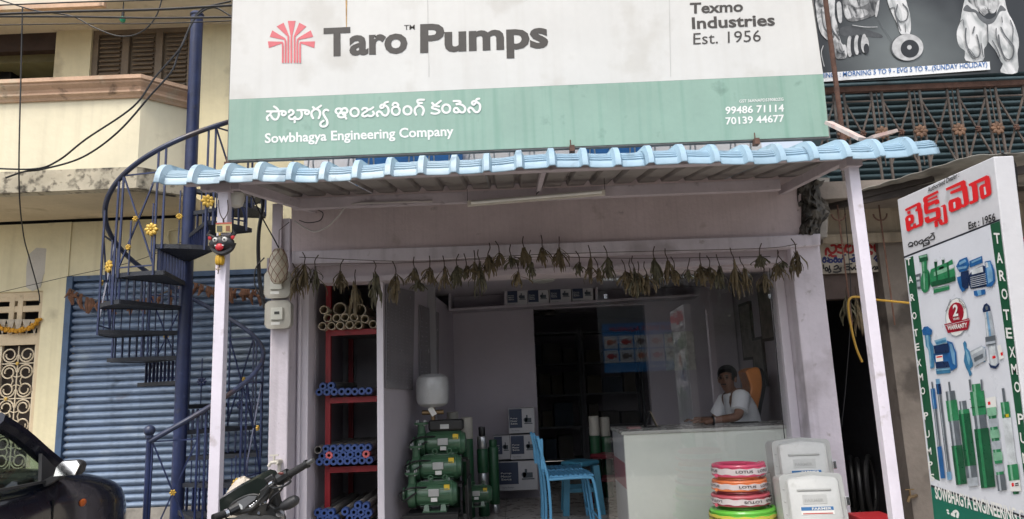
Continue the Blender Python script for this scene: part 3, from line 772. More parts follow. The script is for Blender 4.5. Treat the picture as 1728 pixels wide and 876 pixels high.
# ================================================================== right neighbour: cycle shop below, gym above
RB = thing('cycle_shop_building', 'weathered building at right with dark shop bay and teal upper shutter', 'building', (3.6, 6.6, 0))
GRUB = mat('grubby_cream', (.40,.34,.26), .9, var=.2, scale=2, bump=.3, bscale=35, dirt=[('2b241f', .6, 2.6, .58), ('151210', .6, 7, .66)], streak=('2b241f', .5))
GRUBD = mat('grubby_grey', (.21,.18,.155), .9, var=.25, scale=2, bump=.35, bscale=35, dirt=[('1a1613', .6, 2.2, .56), ('1f3a34', .4, 1.6, .62)])
slab([(1387,402),(1380,330),(2500,265),(2500,352)], 6.45, .3).build('beam', GRUB, RB)
slab([(1389,411),(1388,396),(2500,360),(2500,375)], 6.40, .05).build('beam_lip', GRUB, RB)
x0, x1 = P(1506,600,6.5).x, P(2500,600,6.5).x
MB().box(x0, x1, 6.5, 6.7, 0, 2.75).build('pier_wall', GRUBD, RB)
MB().box(xr1+.001, xr1+.04, 6.35, 9, 0, 2.75).build('side_wall', GRUBD, RB)
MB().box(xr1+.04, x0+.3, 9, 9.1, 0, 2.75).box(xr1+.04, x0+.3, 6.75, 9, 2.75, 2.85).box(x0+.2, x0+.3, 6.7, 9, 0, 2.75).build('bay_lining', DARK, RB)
q = P(1440,478,6.6)
MB().box(xr1+.05, x0, 6.6, 6.75, q.z-.14, q.z+.45).build('bay_header', mat('bay_brown', (.10,.07,.06), .7, var=.2), RB)
MB().box(xr1+.01, x1, 6.0, 6.75, P(1600,345,6.4).z, P(1600,318,6.4).z).build('balcony_slab', GRUBD, RB)
# dim clutter of the bay
sc_ = thing('cycle_sign', 'painted cycle repair board with red and blue script in the dark bay', 'sign', P(1440,460,6.55))
YQ = 6.55
slab([(1380,463),(1380,411),(1497,409),(1495,458)], YQ, .02).build('board', mat('sign_cream', (.50,.45,.37), .7, var=.15, scale=5, dirt=('2b241f', .5, 4, .58)), sc_)
F = lambda s: [(1380+x/10.95, 395+y/10.95) for x, y in s]
brush([F(s) for s in ([(150,380),(150,300),(185,265),(220,330),(280,350),(335,300),(330,230),(300,205),(250,215)], [(210,400),(240,380),(260,410),(335,410)], [(365,240),(400,205),(460,205)], [(400,250),(470,270),(480,330),(430,350),(370,335)], [(540,205),(560,240),(600,215)], [(520,215),(510,300),(560,340),(620,340),(660,290),(650,225)], [(960,200),(1000,240),(985,250)], ring(1090,255,45,70), [(960,330),(1000,340),(985,370)])], lambda x, y: P(x, y, YQ-.002), .022, (0,-1,0), mat('paint_crimson', (.35,.02,.02), .6), sc_)
brush([F(s) for s in (ring(120,490,28,32), [(100,450),(125,430),(150,450)], [(185,440),(215,480),(190,515),(180,490),(230,470),(265,480),(262,520),(215,525)], ring(325,490,28,32), [(305,450),(330,430),(350,450)], ring(395,490,24,30), [(440,520),(440,470),(470,450),(490,480),(490,520)], [(510,385),(465,395),(470,430)], [(585,470),(640,460),(680,430),(690,480),(670,510),(630,500),(650,470)], [(640,390),(715,385)], ring(765,480,26,30), [(1040,460),(1080,405),(1110,440),(1070,480),(1100,505),(1130,470),(1150,520),(1175,440)], [(1180,500),(1215,490),(1220,430)])], lambda x, y: P(x, y, YQ-.002), .015, (0,-1,0), mat('paint_navy', (.02,.03,.14), .6), sc_)
brush([F(s) for s in ([(105,570),(110,640)], ring(160,650,22,32), [(190,690),(215,640),(240,690),(205,715)], [(215,590),(215,640)], [(300,610),(350,580),(380,610),(340,650),(300,650)], [(380,620),(420,660),(430,620)], [(290,700),(360,705),(430,680)], [(490,620),(560,600),(590,620),(570,660),(520,650)], [(520,560),(630,550)], [(610,620),(640,660),(670,610),(700,660),(735,610),(700,590)], ring(780,640,22,30), [(1010,640),(1050,600),(1070,640),(1040,655),(1100,640),(1090,600)])], lambda x, y: P(x, y, YQ-.002), .013, (0,-1,0), mat('paint_black', (.012,.01,.012), .6), sc_)
for i, (px, py, r, Y) in enumerate(((1452,822,.27,7.4),(1470,818,.27,7.3),(1440,815,.26,7.6))):
    c = P(px, py, Y)
    ty = thing('bicycle_tyre', ['black bicycle tyre leaning in front in the dark bay','black bicycle tyre leaning at the back in the dark bay','black bicycle tyre at the left of the dark bay'][[1,0,2][i]], 'tyre', (c.x, Y, 0), 'tyres in the cycle bay')
    d_ = V(.42,.9,0).normalized() if i != 1 else V(.55,.83,0).normalized()
    MB().tube([c+d_*r*math.cos(t*PI/16)+V(0,0,1)*r*math.sin(t*PI/16) for t in range(32)], .024, 8, closed=True).build('tread', mat('tyre_rubber', (.02,.02,.022), .45, var=.2), ty, smooth=True)
    MB().tube([c+(d_*math.cos(t*PI/16)+V(0,0,1)*math.sin(t*PI/16))*(r-.03) for t in range(32)], .009, 6, closed=True).build('rim', mat('dull_steel', (.2,.2,.2), .3, .8), ty, smooth=True)
# upper storey: teal shutter, rusty railing, gym banner
TEAL = mat('teal_shutter', (.035,.068,.08), .55, var=.3, scale=3, dirt=('1a1c1e', .6, 4, .58))
ysh = 7.4; u0, u1 = P(1385,200,ysh).x, P(2400,200,ysh).x; zz0, zz1 = P(1600,320,ysh).z-.2, P(1600,20,ysh).z
shr = MB().box(u0-.2, u1, ysh+.04, ysh+.06, zz0, zz1).build('upper_shutter', TEAL, RB)
n = 32; pit = (zz1-zz0)/n
m = MB(); pr_ = [(-.004-.022*math.sin(PI*j/5), j/6*pit) for j in range(6)]+[(.004,pit*.97)]
L0, L1 = -(u1-u0)/2, (u1-u0)/2
for y, z in pr_: m.v += [V(L0,y,z), V(L1,y,z)]
m.f += [(2*i, 2*i+1, 2*i+3, 2*i+2) for i in range(len(pr_)-1)]
s0 = m.build('slat', TEAL, base=(0,0,0), smooth=True, angle=60)
for i in range(n):
    o = s0 if i == 0 else mesh_copy(s0, (0,0,0))
    o.parent = shr; o.location = V((u0+u1)/2, ysh+.03, zz0+i*pit)-Vector(RB['_b'])
rl = thing('balcony_railing', 'rusty iron balcony railing of crossed bars with rosettes below the banner', 'railing', P(1560,260,6.3))
YR = 6.3
IRON = mat('rusty_grey_iron', (.11,.085,.07), .7, var=.5, scale=6, dirt=('6d6a64', .5, 4, .58), bump=.3, bscale=80)
zt_ = P(1560,147,YR).z; zm = P(1560,167,YR).z; zx = P(1560,222,YR).z; zl_ = 2*zx-zm; zbt = P(1600,318,6.4).z
xl_ = P(1385,150,YR).x; xr_ = P(2500,130,YR).x
MB().bar((xl_,YR,zt_), (xr_,YR,zt_), .05, .05).build('top_rail', RUST, rl)
MB().bar((xl_,YR,zbt+.04), (xr_,YR,zbt+.04), .04, .04).build('bottom_rail', RUST, rl)
pitx = (P(1715,222,YR).x-P(1455,222,YR).x)/4; xc0 = P(1455,222,YR).x
for i in range(-1, 15):
    xc = xc0+i*pitx; hw = pitx*.36
    pn = MB().bar((xc-hw,YR,zbt), (xc-hw,YR,zt_), .018).bar((xc+hw,YR,zbt), (xc+hw,YR,zt_), .018).build('upright', IRON, rl)
    MB().bar((xc-hw,YR,zm), (xc+hw,YR,zl_), .014).bar((xc+hw,YR+.006,zm), (xc-hw,YR+.006,zl_), .014).bar((xc-hw,YR,zm), (xc+hw,YR,zm), .014).build('cross_bars', IRON, pn)
    rosette(V(xc,YR-.012,zx), V(0,-1,0), .032, 6).build('small_rosette', RUST, pn)
    rosette(V(xc+pitx*.5,YR-.012,zx), V(0,-1,0), .066, 8).build('rosette', mat('rusty_gold', (.20,.11,.065), .7, var=.5, scale=12), pn)
    MB().bar((xc+pitx*.5,YR,zl_), (xc+pitx*.5,YR,zt_), .008).build('rosette_rod', IRON, pn)
# gym banner
YG = 6.2
gy = thing('gym_banner', 'black and white bodybuilder banner with opening hours strip at top right', 'banner', P(1560,130,YG))
def bannermat():
    m = bpy.data.materials.new('banner_print'); m.use_nodes = True; n, l = m.node_tree.nodes, m.node_tree.links
    b = n['Principled BSDF']; b.inputs['Roughness'].default_value = .32
    g_ = n.new('ShaderNodeNewGeometry'); mp = n.new('ShaderNodeMapping'); mp.inputs['Location'].default_value = (-3.75,-YG,-4.35); mp.inputs['Scale'].default_value = (1,1,1)
    l.new(g_.outputs['Position'], mp.inputs[0])
    le = n.new('ShaderNodeVectorMath'); le.operation = 'LENGTH'; l.new(mp.outputs[0], le.inputs[0])
    ns_ = n.new('ShaderNodeTexNoise'); ns_.inputs['Scale'].default_value = 2.5; l.new(g_.outputs['Position'], ns_.inputs[0])
    ad = n.new('ShaderNodeMath'); ad.operation = 'MULTIPLY_ADD'; l.new(ns_.outputs['Fac'], ad.inputs[0]); ad.inputs[1].default_value = .5; l.new(le.outputs['Value'], ad.inputs[2])
    r = n.new('ShaderNodeValToRGB'); e = r.color_ramp.elements; e[0].position = .15; e[0].color = (.17,.19,.19,1); e[1].position = 1.0; e[1].color = (.018,.02,.022,1)
    l.new(ad.outputs[0], r.inputs[0]); l.new(r.outputs[0], b.inputs['Base Color']); return m
slab([(1376,141),(1366,-60),(1960,-90),(1960,107)], YG, .006).build('print_sheet', bannermat(), gy)
def skinprint(name, lo, hi, sc):
    m = bpy.data.materials.new(name); m.use_nodes = True; n, l = m.node_tree.nodes, m.node_tree.links
    b = n['Principled BSDF']; b.inputs['Roughness'].default_value = .35
    g_ = n.new('ShaderNodeNewGeometry'); mp = n.new('ShaderNodeMapping'); mp.inputs['Scale'].default_value = (2.2,1,1); mp.inputs['Rotation'].default_value = (0,.35,0); l.new(g_.outputs['Position'], mp.inputs[0])
    ns_ = n.new('ShaderNodeTexNoise'); ns_.inputs['Scale'].default_value = sc; ns_.inputs['Detail'].default_value = 6; ns_.inputs['Distortion'].default_value = 1.2; l.new(mp.outputs[0], ns_.inputs[0])
    r = n.new('ShaderNodeValToRGB'); e = r.color_ramp.elements; e[0].position = .36; e[0].color = (lo,lo*1.05,lo*1.05,1); e[1].position = .6; e[1].color = (hi,hi,hi,1)
    l.new(ns_.outputs['Fac'], r.inputs[0]); l.new(r.outputs[0], b.inputs['Base Color']); return m
SKP = skinprint('print_muscle', .05, .55, 6.); SKD = skinprint('print_muscle_dark', .02, .22, 6.)
DRK = mat('print_black', (.015,.016,.018), .35, var=.2); LGT = mat('print_light', (.5,.5,.5), .35, var=.3, scale=20)
_k = [0]
SKL = skinprint('print_muscle_light', .30, .62, 4.)
def art(f, pts, mt, sm=3):
    _k[0] += 1; dy = -.001-.0005*(_k[0] % 24)
    pts = smoothpts([P(*f(x, y), YG+dy) for x, y in pts], sm, True)
    return MB().prism(pts, (0,-.0002,0)).build('print_shape', mt, gy)
def line(f, pts, w_, mt):
    m = MB(); ribbon(m, smoothpts([P(*f(x, y), YG-.0128) for x, y in pts], 4), w_, (0,-1,0), .0004); m.build('print_line', mt, gy)
W7 = lambda x, y: (1550+x/6.258, y/6.258); W6 = lambda x, y: (1370+x/6.258, y/6.258)
DRK = mat('print_black', (.03,.032,.034), .35, var=.2); LGT = mat('print_light', (.5,.52,.52), .35, var=.3, scale=20); MID = mat('print_mid', (.11,.115,.12), .35, var=.4, scale=9)
art(W7, [(505,-40),(460,120),(440,230),(405,330),(410,430),(440,500),(490,540),(500,640),(680,640),(690,520),(725,460),(725,270),(650,200),(600,-40)], SKL)
art(W7, [(860,-40),(830,100),(800,230),(730,250),(735,350),(740,440),(810,530),(870,650),(890,680),(870,765),(1045,765),(1045,560),(1060,480),(1050,370),(1000,230),(940,120),(900,-40)], SKL)
art(W7, [(470,105),(510,50),(560,90),(610,110),(720,200),(800,180),(840,105),(870,55),(925,110),(860,125),(800,230),(722,258),(640,200),(600,135),(530,125)], MID)
art(W7, [(500,-60),(530,20),(600,70),(640,120),(690,168),(730,140),(800,138),(850,50),(900,-60)], SKP)
for pts, w_ in (([(615,370),(640,470),(650,560),(620,608),(565,585),(510,480),(495,380),(500,300)],.012), ([(590,285),(572,350)],.012), ([(660,460),(685,600)],.008), ([(845,370),(858,470),(900,590),(950,632),(992,600),(1005,520),(990,470),(910,370),(870,290)],.012), ([(820,300),(820,380),(850,480)],.008), ([(970,215),(998,300),(988,440)],.008), ([(880,180),(885,235)],.008), ([(440,230),(470,210),(480,290)],.006), ([(620,70),(650,110),(690,150)],.005), ([(700,80),(720,105),(760,100)],.005), ([(780,430),(830,520),(860,600)],.008), ([(727,260),(735,450)],.009), ([(540,520),(600,600)],.006)): line(W7, pts, w_*1.1, MID)
art(W6, [(350,-60),(330,60),(350,180),(420,230),(560,200),(660,160),(690,100),(700,-60)], SKD); art(W6, [(360,60),(430,80),(440,170),(380,200),(345,150)], SKP); art(W6, [(450,110),(560,100),(600,140),(520,190),(450,180)], SKP); art(W6, [(400,-40),(560,-40),(600,30),(480,80),(410,40)], SKP)
art(W6, [(262,40),(308,35),(318,222),(282,226)], LGT); art(W6, [(685,40),(712,5),(703,110),(682,182),(668,150)], LGT)
art(W6, [(800,-60),(820,80),(900,250),(940,358),(1035,358),(1042,190),(1010,60),(960,-60)], SKL)
for pts, w_ in (([(905,50),(885,150),(930,225),(1000,205),(1012,110),(960,40)],.010), ([(830,90),(870,80),(880,150),(930,300)],.010), ([(900,240),(940,320)],.008), ([(985,250),(990,340)],.007)): line(W6, pts, w_, MID)
art(W6, [(45,-60),(75,300),(160,420),(230,465),(250,600),(300,625),(368,600),(362,480),(312,455),(270,260),(240,150),(230,-60)], SKP)
for pts in ([(100,100),(120,260),(170,350)], [(200,180),(210,300),(290,420)], [(260,520),(300,560),(340,540)]): line(W6, pts, .012, MID)
def disc(cx, cy, rx, ry, mt): return art(W6, [(cx+rx*math.cos(t*PI/8), cy+ry*math.sin(t*PI/8)) for t in range(16)], mt)
for i in range(5): disc(400+i*38, 490-i*8, 30, 112-i*3, LGT if i % 2 == 0 else DRK)
disc(560,470,42,85,LGT); disc(575,515,28,55,DRK)
disc(1000,500,168,142,MID); disc(1012,500,165,140,LGT); disc(1035,515,97,95,DRK); disc(1030,500,24,24,LGT)
art(W6, [(300,300),(420,280),(700,350),(740,400),(560,390),(330,380)], mat('print_dim', (.06,.063,.066), .35, var=.4, scale=8))
line(W6, [(430,265),(560,285),(690,285)], .006, LGT); line(W6, [(705,200),(760,300),(840,425)], .004, MID); line(W6, [(120,485),(100,560),(130,700)], .008, LGT)
# hours strip
m = slab([(1340,141.5),(1340,126.5),(1670,104),(1671,117.5)], YG-.02, .004)
m.build('hours_strip', mat('strip_white', (.74,.75,.76), .45, var=.06, dirt=('6a6660', .4, 8, .64)), gy)
m = MB(); textpx(m, 'TIMINGS : MORNING 5 TO 9 - EVG 5 TO 9...(SUNDAY HOLIDAY)', ((1374,135.5),(1666,115.2),(1374,124.5)), YG-.022, .012); m.build('lettering', mat('print_blue', (.03,.13,.36), .5), gy)
# rusty upright beside the sign, planks on the awning
a = P(1391,-30,5.75); b = P(1424,245,5.75)
tag(MB().cyl((b.x,5.75,b.z-.25), (b.x,5.75,a.z+.4), .021, n=10).build('iron_pole', RUST, smooth=True), 'rusty round iron pole at the right end of the big sign', 'pole')
WOOD = mat('red_white_plank', (.55,.46,.42), .7, var=.2, scale=9, streak=('9a2a22', .6))
def plank(p0, p1, w_, label):
    tag(MB().bar(p0, p1, w_, .025).build('plank', WOOD), label, 'plank', 'planks lying on the awning')
plank(P(1398,207,5.3), P(1455,235,5.0), .07, 'red striped plank lying on the awning beside the rusty pole')
plank(P(1468,233,5.0), P(1510,222,5.05), .06, 'short pale plank stub poking up at the awning end')
# neighbour's lean-to sheet
nb = thing('lean_to_roof', 'grey sheet lean-to roof over the cycle shop bay', 'awning', (3.3, 5.6, 0))
LEAN = mat('lean_to_sheet', (.30,.29,.26), .8, var=.25, scale=3, dirt=('2a2622', .6, 3, .56))
f0, f1, f2 = P(1395,338,6.25), P(1640,262,5.1), P(2300,222,5.05)
b0, b1 = P(1390,352,6.4), P(2300,350,6.4)
m = MB(); rows = []
N = 90
for j in range(7):
    row = []
    for i in range(N+1):
        t = i/N; fp = f0.lerp(f1, t/.3) if t < .3 else f1.lerp(f2, (t-.3)/.7); bp = V(b0.x+(b1.x-b0.x)*t, 6.42, 2.98)
        p = fp.lerp(bp, j/6); row.append(p+V(0,0,.004*math.sin(i*1.6)))
    rows.append(row)
m.loft(rows, caps=False, closed=False)
o = m.build('sheet', LEAN, nb, smooth=True, angle=70); s = o.modifiers.new('th', 'SOLIDIFY'); s.thickness = .006
MB().bar(P(1372,352,6.3), P(1575,300,5.6), .05, .05).build('edge_beam', mat('dark_timber', (.06,.05,.045), .8, var=.3), nb)
MB().bar(P(1400,345,6.2)+V(0,0,-.02), P(1740,262,5.15)+V(0,0,-.1), .04, .06).build('front_beam', mat('dark_timber', (.06,.05,.045)), nb)
for px in (1413, 1483):
    a = P(px, 346, 6.1); b = P(px+14, 640 if px == 1413 else 700, 6.1)
    MB().cyl((a.x,6.1,a.z), (a.x,6.1,P(px+8,500,6.1).z-.25), .007, n=8).build('hanger_rod', RUST, nb)
    MB().tube([V(a.x-.06,6.1,a.z-.08)+V(.06*math.cos(t*PI/8)+.06, 0, -.06*math.sin(t*PI/8)) for t in range(9)], .007, 6).build('hook', RUST, nb)
tag(MB().tube(smoothpts([P(x, y, 5.9) for x, y in ((1560,514),(1530,511),(1480,506),(1445,501),(1433,506),(1432,525),(1438,560),(1446,590),(1455,611))], 6), .0095, 8).build('yellow_hose', mat('yellow_pvc', (.45,.26,.03), .4, var=.1), smooth=True), 'yellow hose bent over in front of the dark cycle bay', 'hose')
# red sign at the right border
ag = thing('red_sign', 'red shop sign with white letters at the right border behind the board', 'sign', P(1728,460,6.3))
slab([(1712,478),(1708,402),(1830,392),(1830,470)], 6.3, .03).build('panel', mat('sign_red', (.5,.02,.03), .4, var=.08), ag)
m = MB(); textpx(m, 'Av', ((1718,462),(1742,459),(1718,446)), 6.297, .01); m.build('lettering', WHT, ag)
# tap and painted number on the grubby wall
c = P(1542,838,6.45)
tp = thing('wall_tap', 'brass tap on the grubby wall behind the right post', 'tap', c)
MB().tube([c+V(.05,.05,0), c+V(.0,.0,0), c+V(-.05,-.02,.0), c+V(-.07,-.02,-.04)], .014, 8).bar(c+V(-.03,0,.01), c+V(-.03,0,.06), .012).bar(c+V(-.07,0,.06), c+V(.01,0,.06), .01).build('spout', mat('old_brass', (.22,.15,.08), .45, .7), tp, smooth=True)
# ================================================================== tall dealer board on the right
XB = 2.08
BD = thing('dealer_board', 'tall standing dealer board with red script and rows of pump pictures', 'sign', (XB+.05, 4.0, 0))
def Q(x, y, off=0.): p = PX(x, y, XB-off); return p
ft, fb_ = Q(1514,337), Q(1570,822); nt_, nb_b = Q(1677,264), Q(1709.5,540)
def yfar(z): return ft.y+(fb_.y-ft.y)*(z-ft.z)/(fb_.z-ft.z)
def ynear(z): return nt_.y+(nb_b.y-nt_.y)*(z-nt_.z)/(nb_b.z-nt_.z)
yf, yn = yfar(.1), ynear(.1)
print('BOARD', ft, fb_, nt_, nb_b)
BODY = mat('board_white_sheet', (.62,.62,.645), .35, var=.05, scale=4, dirt=('6a6660', .35, 6, .64), bump=.15, bscale=25)
MB().prism([V(XB,yf,.1), V(XB,yn,.1), nt_, ft], (.085,0,0)).build('body', BODY, BD, bevel=.004)
for yy in (yf+.05, yn-.05-.0): MB().bar((XB+.04,yy,0), (XB+.04,yy,.11), .04).build('foot', RUST, BD)
_b = [0]
def bart(pts, mt, name='print_shape', sm=0, closed=True):
    _b[0] += 1; off = .0012+.0004*_b[0] if _b[0] < 8 else .0045+.0005*(_b[0] % 9)
    pts = [Q(x, y, off) for x, y in pts]
    pts = [V(p.x, min(max(p.y, ynear(p.z)+.003), yfar(p.z)-.003), p.z) for p in pts]
    if sm: pts = smoothpts(pts, sm, True)
    return MB().prism(pts, (-.0002,0,0)).build(name, mt, BD)
BG = mat('board_green', (.012,.085,.04), .35, var=.1); BG2 = mat('board_teal_green', (.0,.13,.085), .35, var=.08)
STY = mat('ink_yellow', (.6,.45,.02), .4)
PANEL = mat('board_panel_white', (.66,.68,.73), .3, var=.05)
bart([(1527,433),(1686,372),(1760,893),(1571,822)], PANEL, 'picture_panel')
bart([(1525,433),(1687,369.5),(1687,372.5),(1525,436)], mat('board_line', (.01,.012,.02), .4), 'rule')
bart([(1528,437),(1541,432),(1586,812),(1572,806)], BG, 'left_strip'); bart([(1671,379),(1687,373),(1765,880),(1737,870)], BG, 'right_strip')
bart([(1571,822),(1760,886),(1762,960),(1580,930)], BG2, 'bottom_strip'); bart([(1571,818),(1760,880),(1760,884),(1571,822)], mat('board_line', (0,0,0)), 'rule')
Cz = lambda s: [(1510+x/5.153, 260+y/5.153) for x, y in s]
SRED = mat('print_signal_red', (.68,.015,.02), .35, var=.05)
def bbrush(strokes, wid, mt):
    _b[0] += 1; off = .0012
    brush(strokes, lambda x, y: Q(x, y, off), wid, (-1,0,0), mt, BD, an=(1,1.45,.8))
W1 = lambda s: [(1520+x/9.733, 315+y/9.733) for x, y in s]; W2 = lambda s: [(1590+x/9.733, 285+y/9.733) for x, y in s]
_b[0] = 8
for f, pts in ((W1, [(70,370),(300,255),(330,280),(330,330),(350,370),(370,570),(350,640),(240,685),(225,678),(125,740),(95,720),(70,530),(90,490),(160,455),(205,460),(218,520),(210,590),(155,620),(160,665),(200,650),(205,615),(245,595),(255,640),(300,610),(275,400),(240,410),(240,370),(265,360),(262,318),(80,408)]),
  (W1, [(105,410),(155,395),(162,440),(110,460)]),
  (W1, [(365,200),(385,170),(610,62),(620,100),(440,190),(440,215),(600,140),(603,175),(442,240),(445,270),(590,205),(625,215),(637,268),(570,300),(560,275),(450,330),(450,385),(610,335),(640,345),(660,470),(650,520),(440,605),(400,580),(388,515),(460,485),(470,530),(580,490),(575,405),(415,455),(390,430),(375,310),(385,270),(368,245)]),
  (W1, [(655,320),(725,290),(738,310),(775,570),(760,600),(665,635),(635,620),(622,565),(605,570),(610,655),(560,670),(548,580),(570,560),(650,530),(680,545),(690,590),(712,580),(690,330),(660,335)]),
  (W2, [(60,320),(350,185),(383,205),(385,270),(405,290),(440,540),(435,580),(350,637),(315,630),(310,650),(150,715),(110,690),(98,560),(120,515),(260,462),(300,485),(315,580),(350,585),(355,560),(325,355),(135,418),(130,375),(300,300),(300,265),(65,360)]),
  (W2, [(432,250),(730,105),(770,120),(783,160),(808,390),(790,430),(665,503),(630,480),(605,310),(630,270),(700,240),(698,190),(560,245),(575,290),(597,480),(580,530),(470,585),(445,570),(450,535),(500,520),(505,490),(485,300),(470,280),(440,288)])):
    _b[0] = 9; bart(f(pts), SRED, 'lettering')
for f, pts in ((W1, [(130,520),(155,510),(160,555),(133,565)]), (W2, [(180,555),(212,540),(222,640),(190,650)]), (W2, [(680,300),(705,292),(727,415),(695,430)])):
    _b[0] = 10; bart(f(pts), BODY, 'letter_counter')
BBLK = mat('board_black_ink', (.012,.012,.015), .4, var=.05)
bbrush([Cz(s) for s in ([(118,792),(132,770),(158,776),(150,795),(120,806),(160,800)], ring(186,775,14,18), [(212,762),(240,745),(246,770),(222,782),(212,770)], [(236,770),(246,776)], [(255,760),(275,735),(300,720)], [(258,755),(290,748),(300,770),(270,775)], [(250,800),(300,782),(298,762)], [(300,735),(335,700),(345,735),(315,748)], [(318,692),(342,686)], [(255,780),(252,805)])], .0068, BBLK)
def btext(body, quad, bold, mt):
    _b[0] += 1; off = .0095 if body in ('2','WARRANTY','YEARS','TWO YEARS') else .0055
    a, b, c = (Q(x, y, off) for x, y in quad); m = MB(); text(m, body, a, b-a, c-a, bold, thick=-.0002); m.build('lettering', mt, BD)
btext('Authorised Dealer :', ((1565.5,325.5),(1618.5,298.5),(1565.5,317)), .02, BBLK)
btext('Est : 1956', ((1634.5,388),(1680,372.5),(1633.5,375)), .025, BBLK)
btext('SOWBHAGYA ENGINEERING COMPANY', ((1579,842),(1790,905),(1576.5,820)), .03, WHT)
bbrush([[(1579+x/10.94, 856+y/10.94) for x, y in s] for s in ([(0,40),(60,10),(80,60),(40,90),(10,120)], [(90,30),(100,110),(60,150)], [(140,60),(180,70),(160,120),(200,150),(240,110)], [(230,60),(320,70),(310,140)], [(350,160),(340,100),(390,70),(420,110),(410,180)], [(520,120),(560,100),(600,130),(570,160)], [(640,160),(690,150),(700,200)], [(760,170),(820,150),(840,210)])], .014, WHT)
for s_, pts in (('TARO', ((1538,455,8),(1540,488,8),(1543,517,8),(1546.5,551,9)),), ('TEXMO', ((1549,580,8),(1551,604,8),(1553.5,628,8),(1557,656,8),(1560,678,8))), ('PUMPS', ((1567,720,8),(1569,741,8),(1571,763,8),(1574,784,8),(1577,806,8)))):
    pts = {'TARO': ((1533,442),(1536.3,472),(1539.3,502),(1542.6,533)), 'TEXMO': ((1545.2,562),(1547.6,586),(1550.6,613),(1553.5,637),(1557,660)), 'PUMPS': ((1562.5,702),(1564.8,733),(1567.6,762),(1570,785),(1573,806))}[s_]
    for ch, (x, y) in zip(s_, pts): btext(ch, ((x-2.6,y+6.5),(x+4.6,y+5),(x-4,y-5.5)), .02, WHT)
for s_, pts in (('TARO', ((1682,401),(1686,434),(1690.5,464),(1694.5,495))), ('TEXMO', ((1698,530),(1702,561),(1707.5,593),(1711,622),(1716,652))), ('PUMPS', ((1722,706),(1726,738),(1730,772),(1735,805),(1739,838)))):
    for ch, (x, y) in zip(s_, pts): btext(ch, ((x-3.5,y+10),(x+6.5,y+10.5),(x-5.5,y-8)), .02, WHT)
# pump pictures: flat print shapes
def ink(n, c): return mat('ink_'+n, c, .3, var=.25, scale=25)
G1, G2, G3 = ink('green', (.03,.22,.09)), ink('dark_green', (.012,.09,.04)), ink('light_green', (.22,.45,.30))
B1, B2, B3 = ink('blue', (.02,.12,.33)), ink('dark_blue', (.012,.03,.09)), ink('light_blue', (.18,.36,.55))
S1, S2 = ink('steel', (.42,.46,.50)), ink('dark_steel', (.12,.14,.16))
E1 = lambda s: [(1500+x/2.737, 240+y/2.737) for x, y in s]     # zoom of the upper half
E2 = lambda s: [(1500+x/2.605, 540+y/2.605) for x, y in s]     # zoom of the lower half
def stack(axis, pieces):
    """a long pump drawn along an axis (two pixel points): pieces of (t0, t1, half width px, ink)"""
    (xa, ya), (xb, yb_) = axis; dx, dy = xb-xa, yb_-ya; L = math.hypot(dx, dy); nx, ny = -dy/L, dx/L
    for t0, t1, hw, mt in pieces:
        q = [(xa+dx*t+nx*s*hw, ya+dy*t+ny*s*hw) for t, s in ((t0,-1),(t0,1),(t1,1),(t1,-1))]
        bart(q, mt)
        if hw > 2.5: bart([(xa+dx*t+nx*s*hw, ya+dy*t+ny*s*hw) for t, s in ((t0,.15),(t0,.55),(t1,.55),(t1,.15))], {G1:G3,B1:B3,S2:S1,G2:G1,B2:B1}.get(mt, mt))
def barrel(c0, c1, h0, h1, mt, lt, dk):
    """lying motor body: left and right end (pixels), half heights"""
    (xa, ya), (xb, yb_) = c0, c1
    bart([(xa,ya-h0),(xb,yb_-h1),(xb+h1*.35,yb_-h1*.3),(xb+h1*.35,yb_+h1*.4),(xb,yb_+h1),(xa,ya+h0),(xa-h0*.25,ya+h0*.4),(xa-h0*.25,ya-h0*.4)], mt, sm=2)
    bart([(xa,ya-h0*.65),(xb,yb_-h1*.65),(xb,yb_-h1*.3),(xa,ya-h0*.3)], lt); bart([(xa,ya+h0*.5),(xb,yb_+h1*.5),(xb,yb_+h1*.9),(xa,ya+h0*.9)], dk)
W3 = lambda s: [(1535+x/5.652, 415+y/5.652) for x, y in s]; W4 = lambda s: [(1545+x/5.475, 540+y/5.475) for x, y in s]; W5 = lambda s: [(1560+x/4.172, 630+y/4.172) for x, y in s]
def el(cx, cy, rx, ry, sk=-.35): return [(cx+rx*math.cos(t*PI/8), cy+ry*math.sin(t*PI/8)+sk*rx*math.cos(t*PI/8)) for t in range(16)]
TB = ink('teal_blue', (.05,.20,.36)); TB2 = ink('teal_light', (.22,.42,.55)); GLS = ink('print_glint', (.62,.66,.68))
def many(f, *items):
    for mt, pts in items: bart(f(pts), mt)
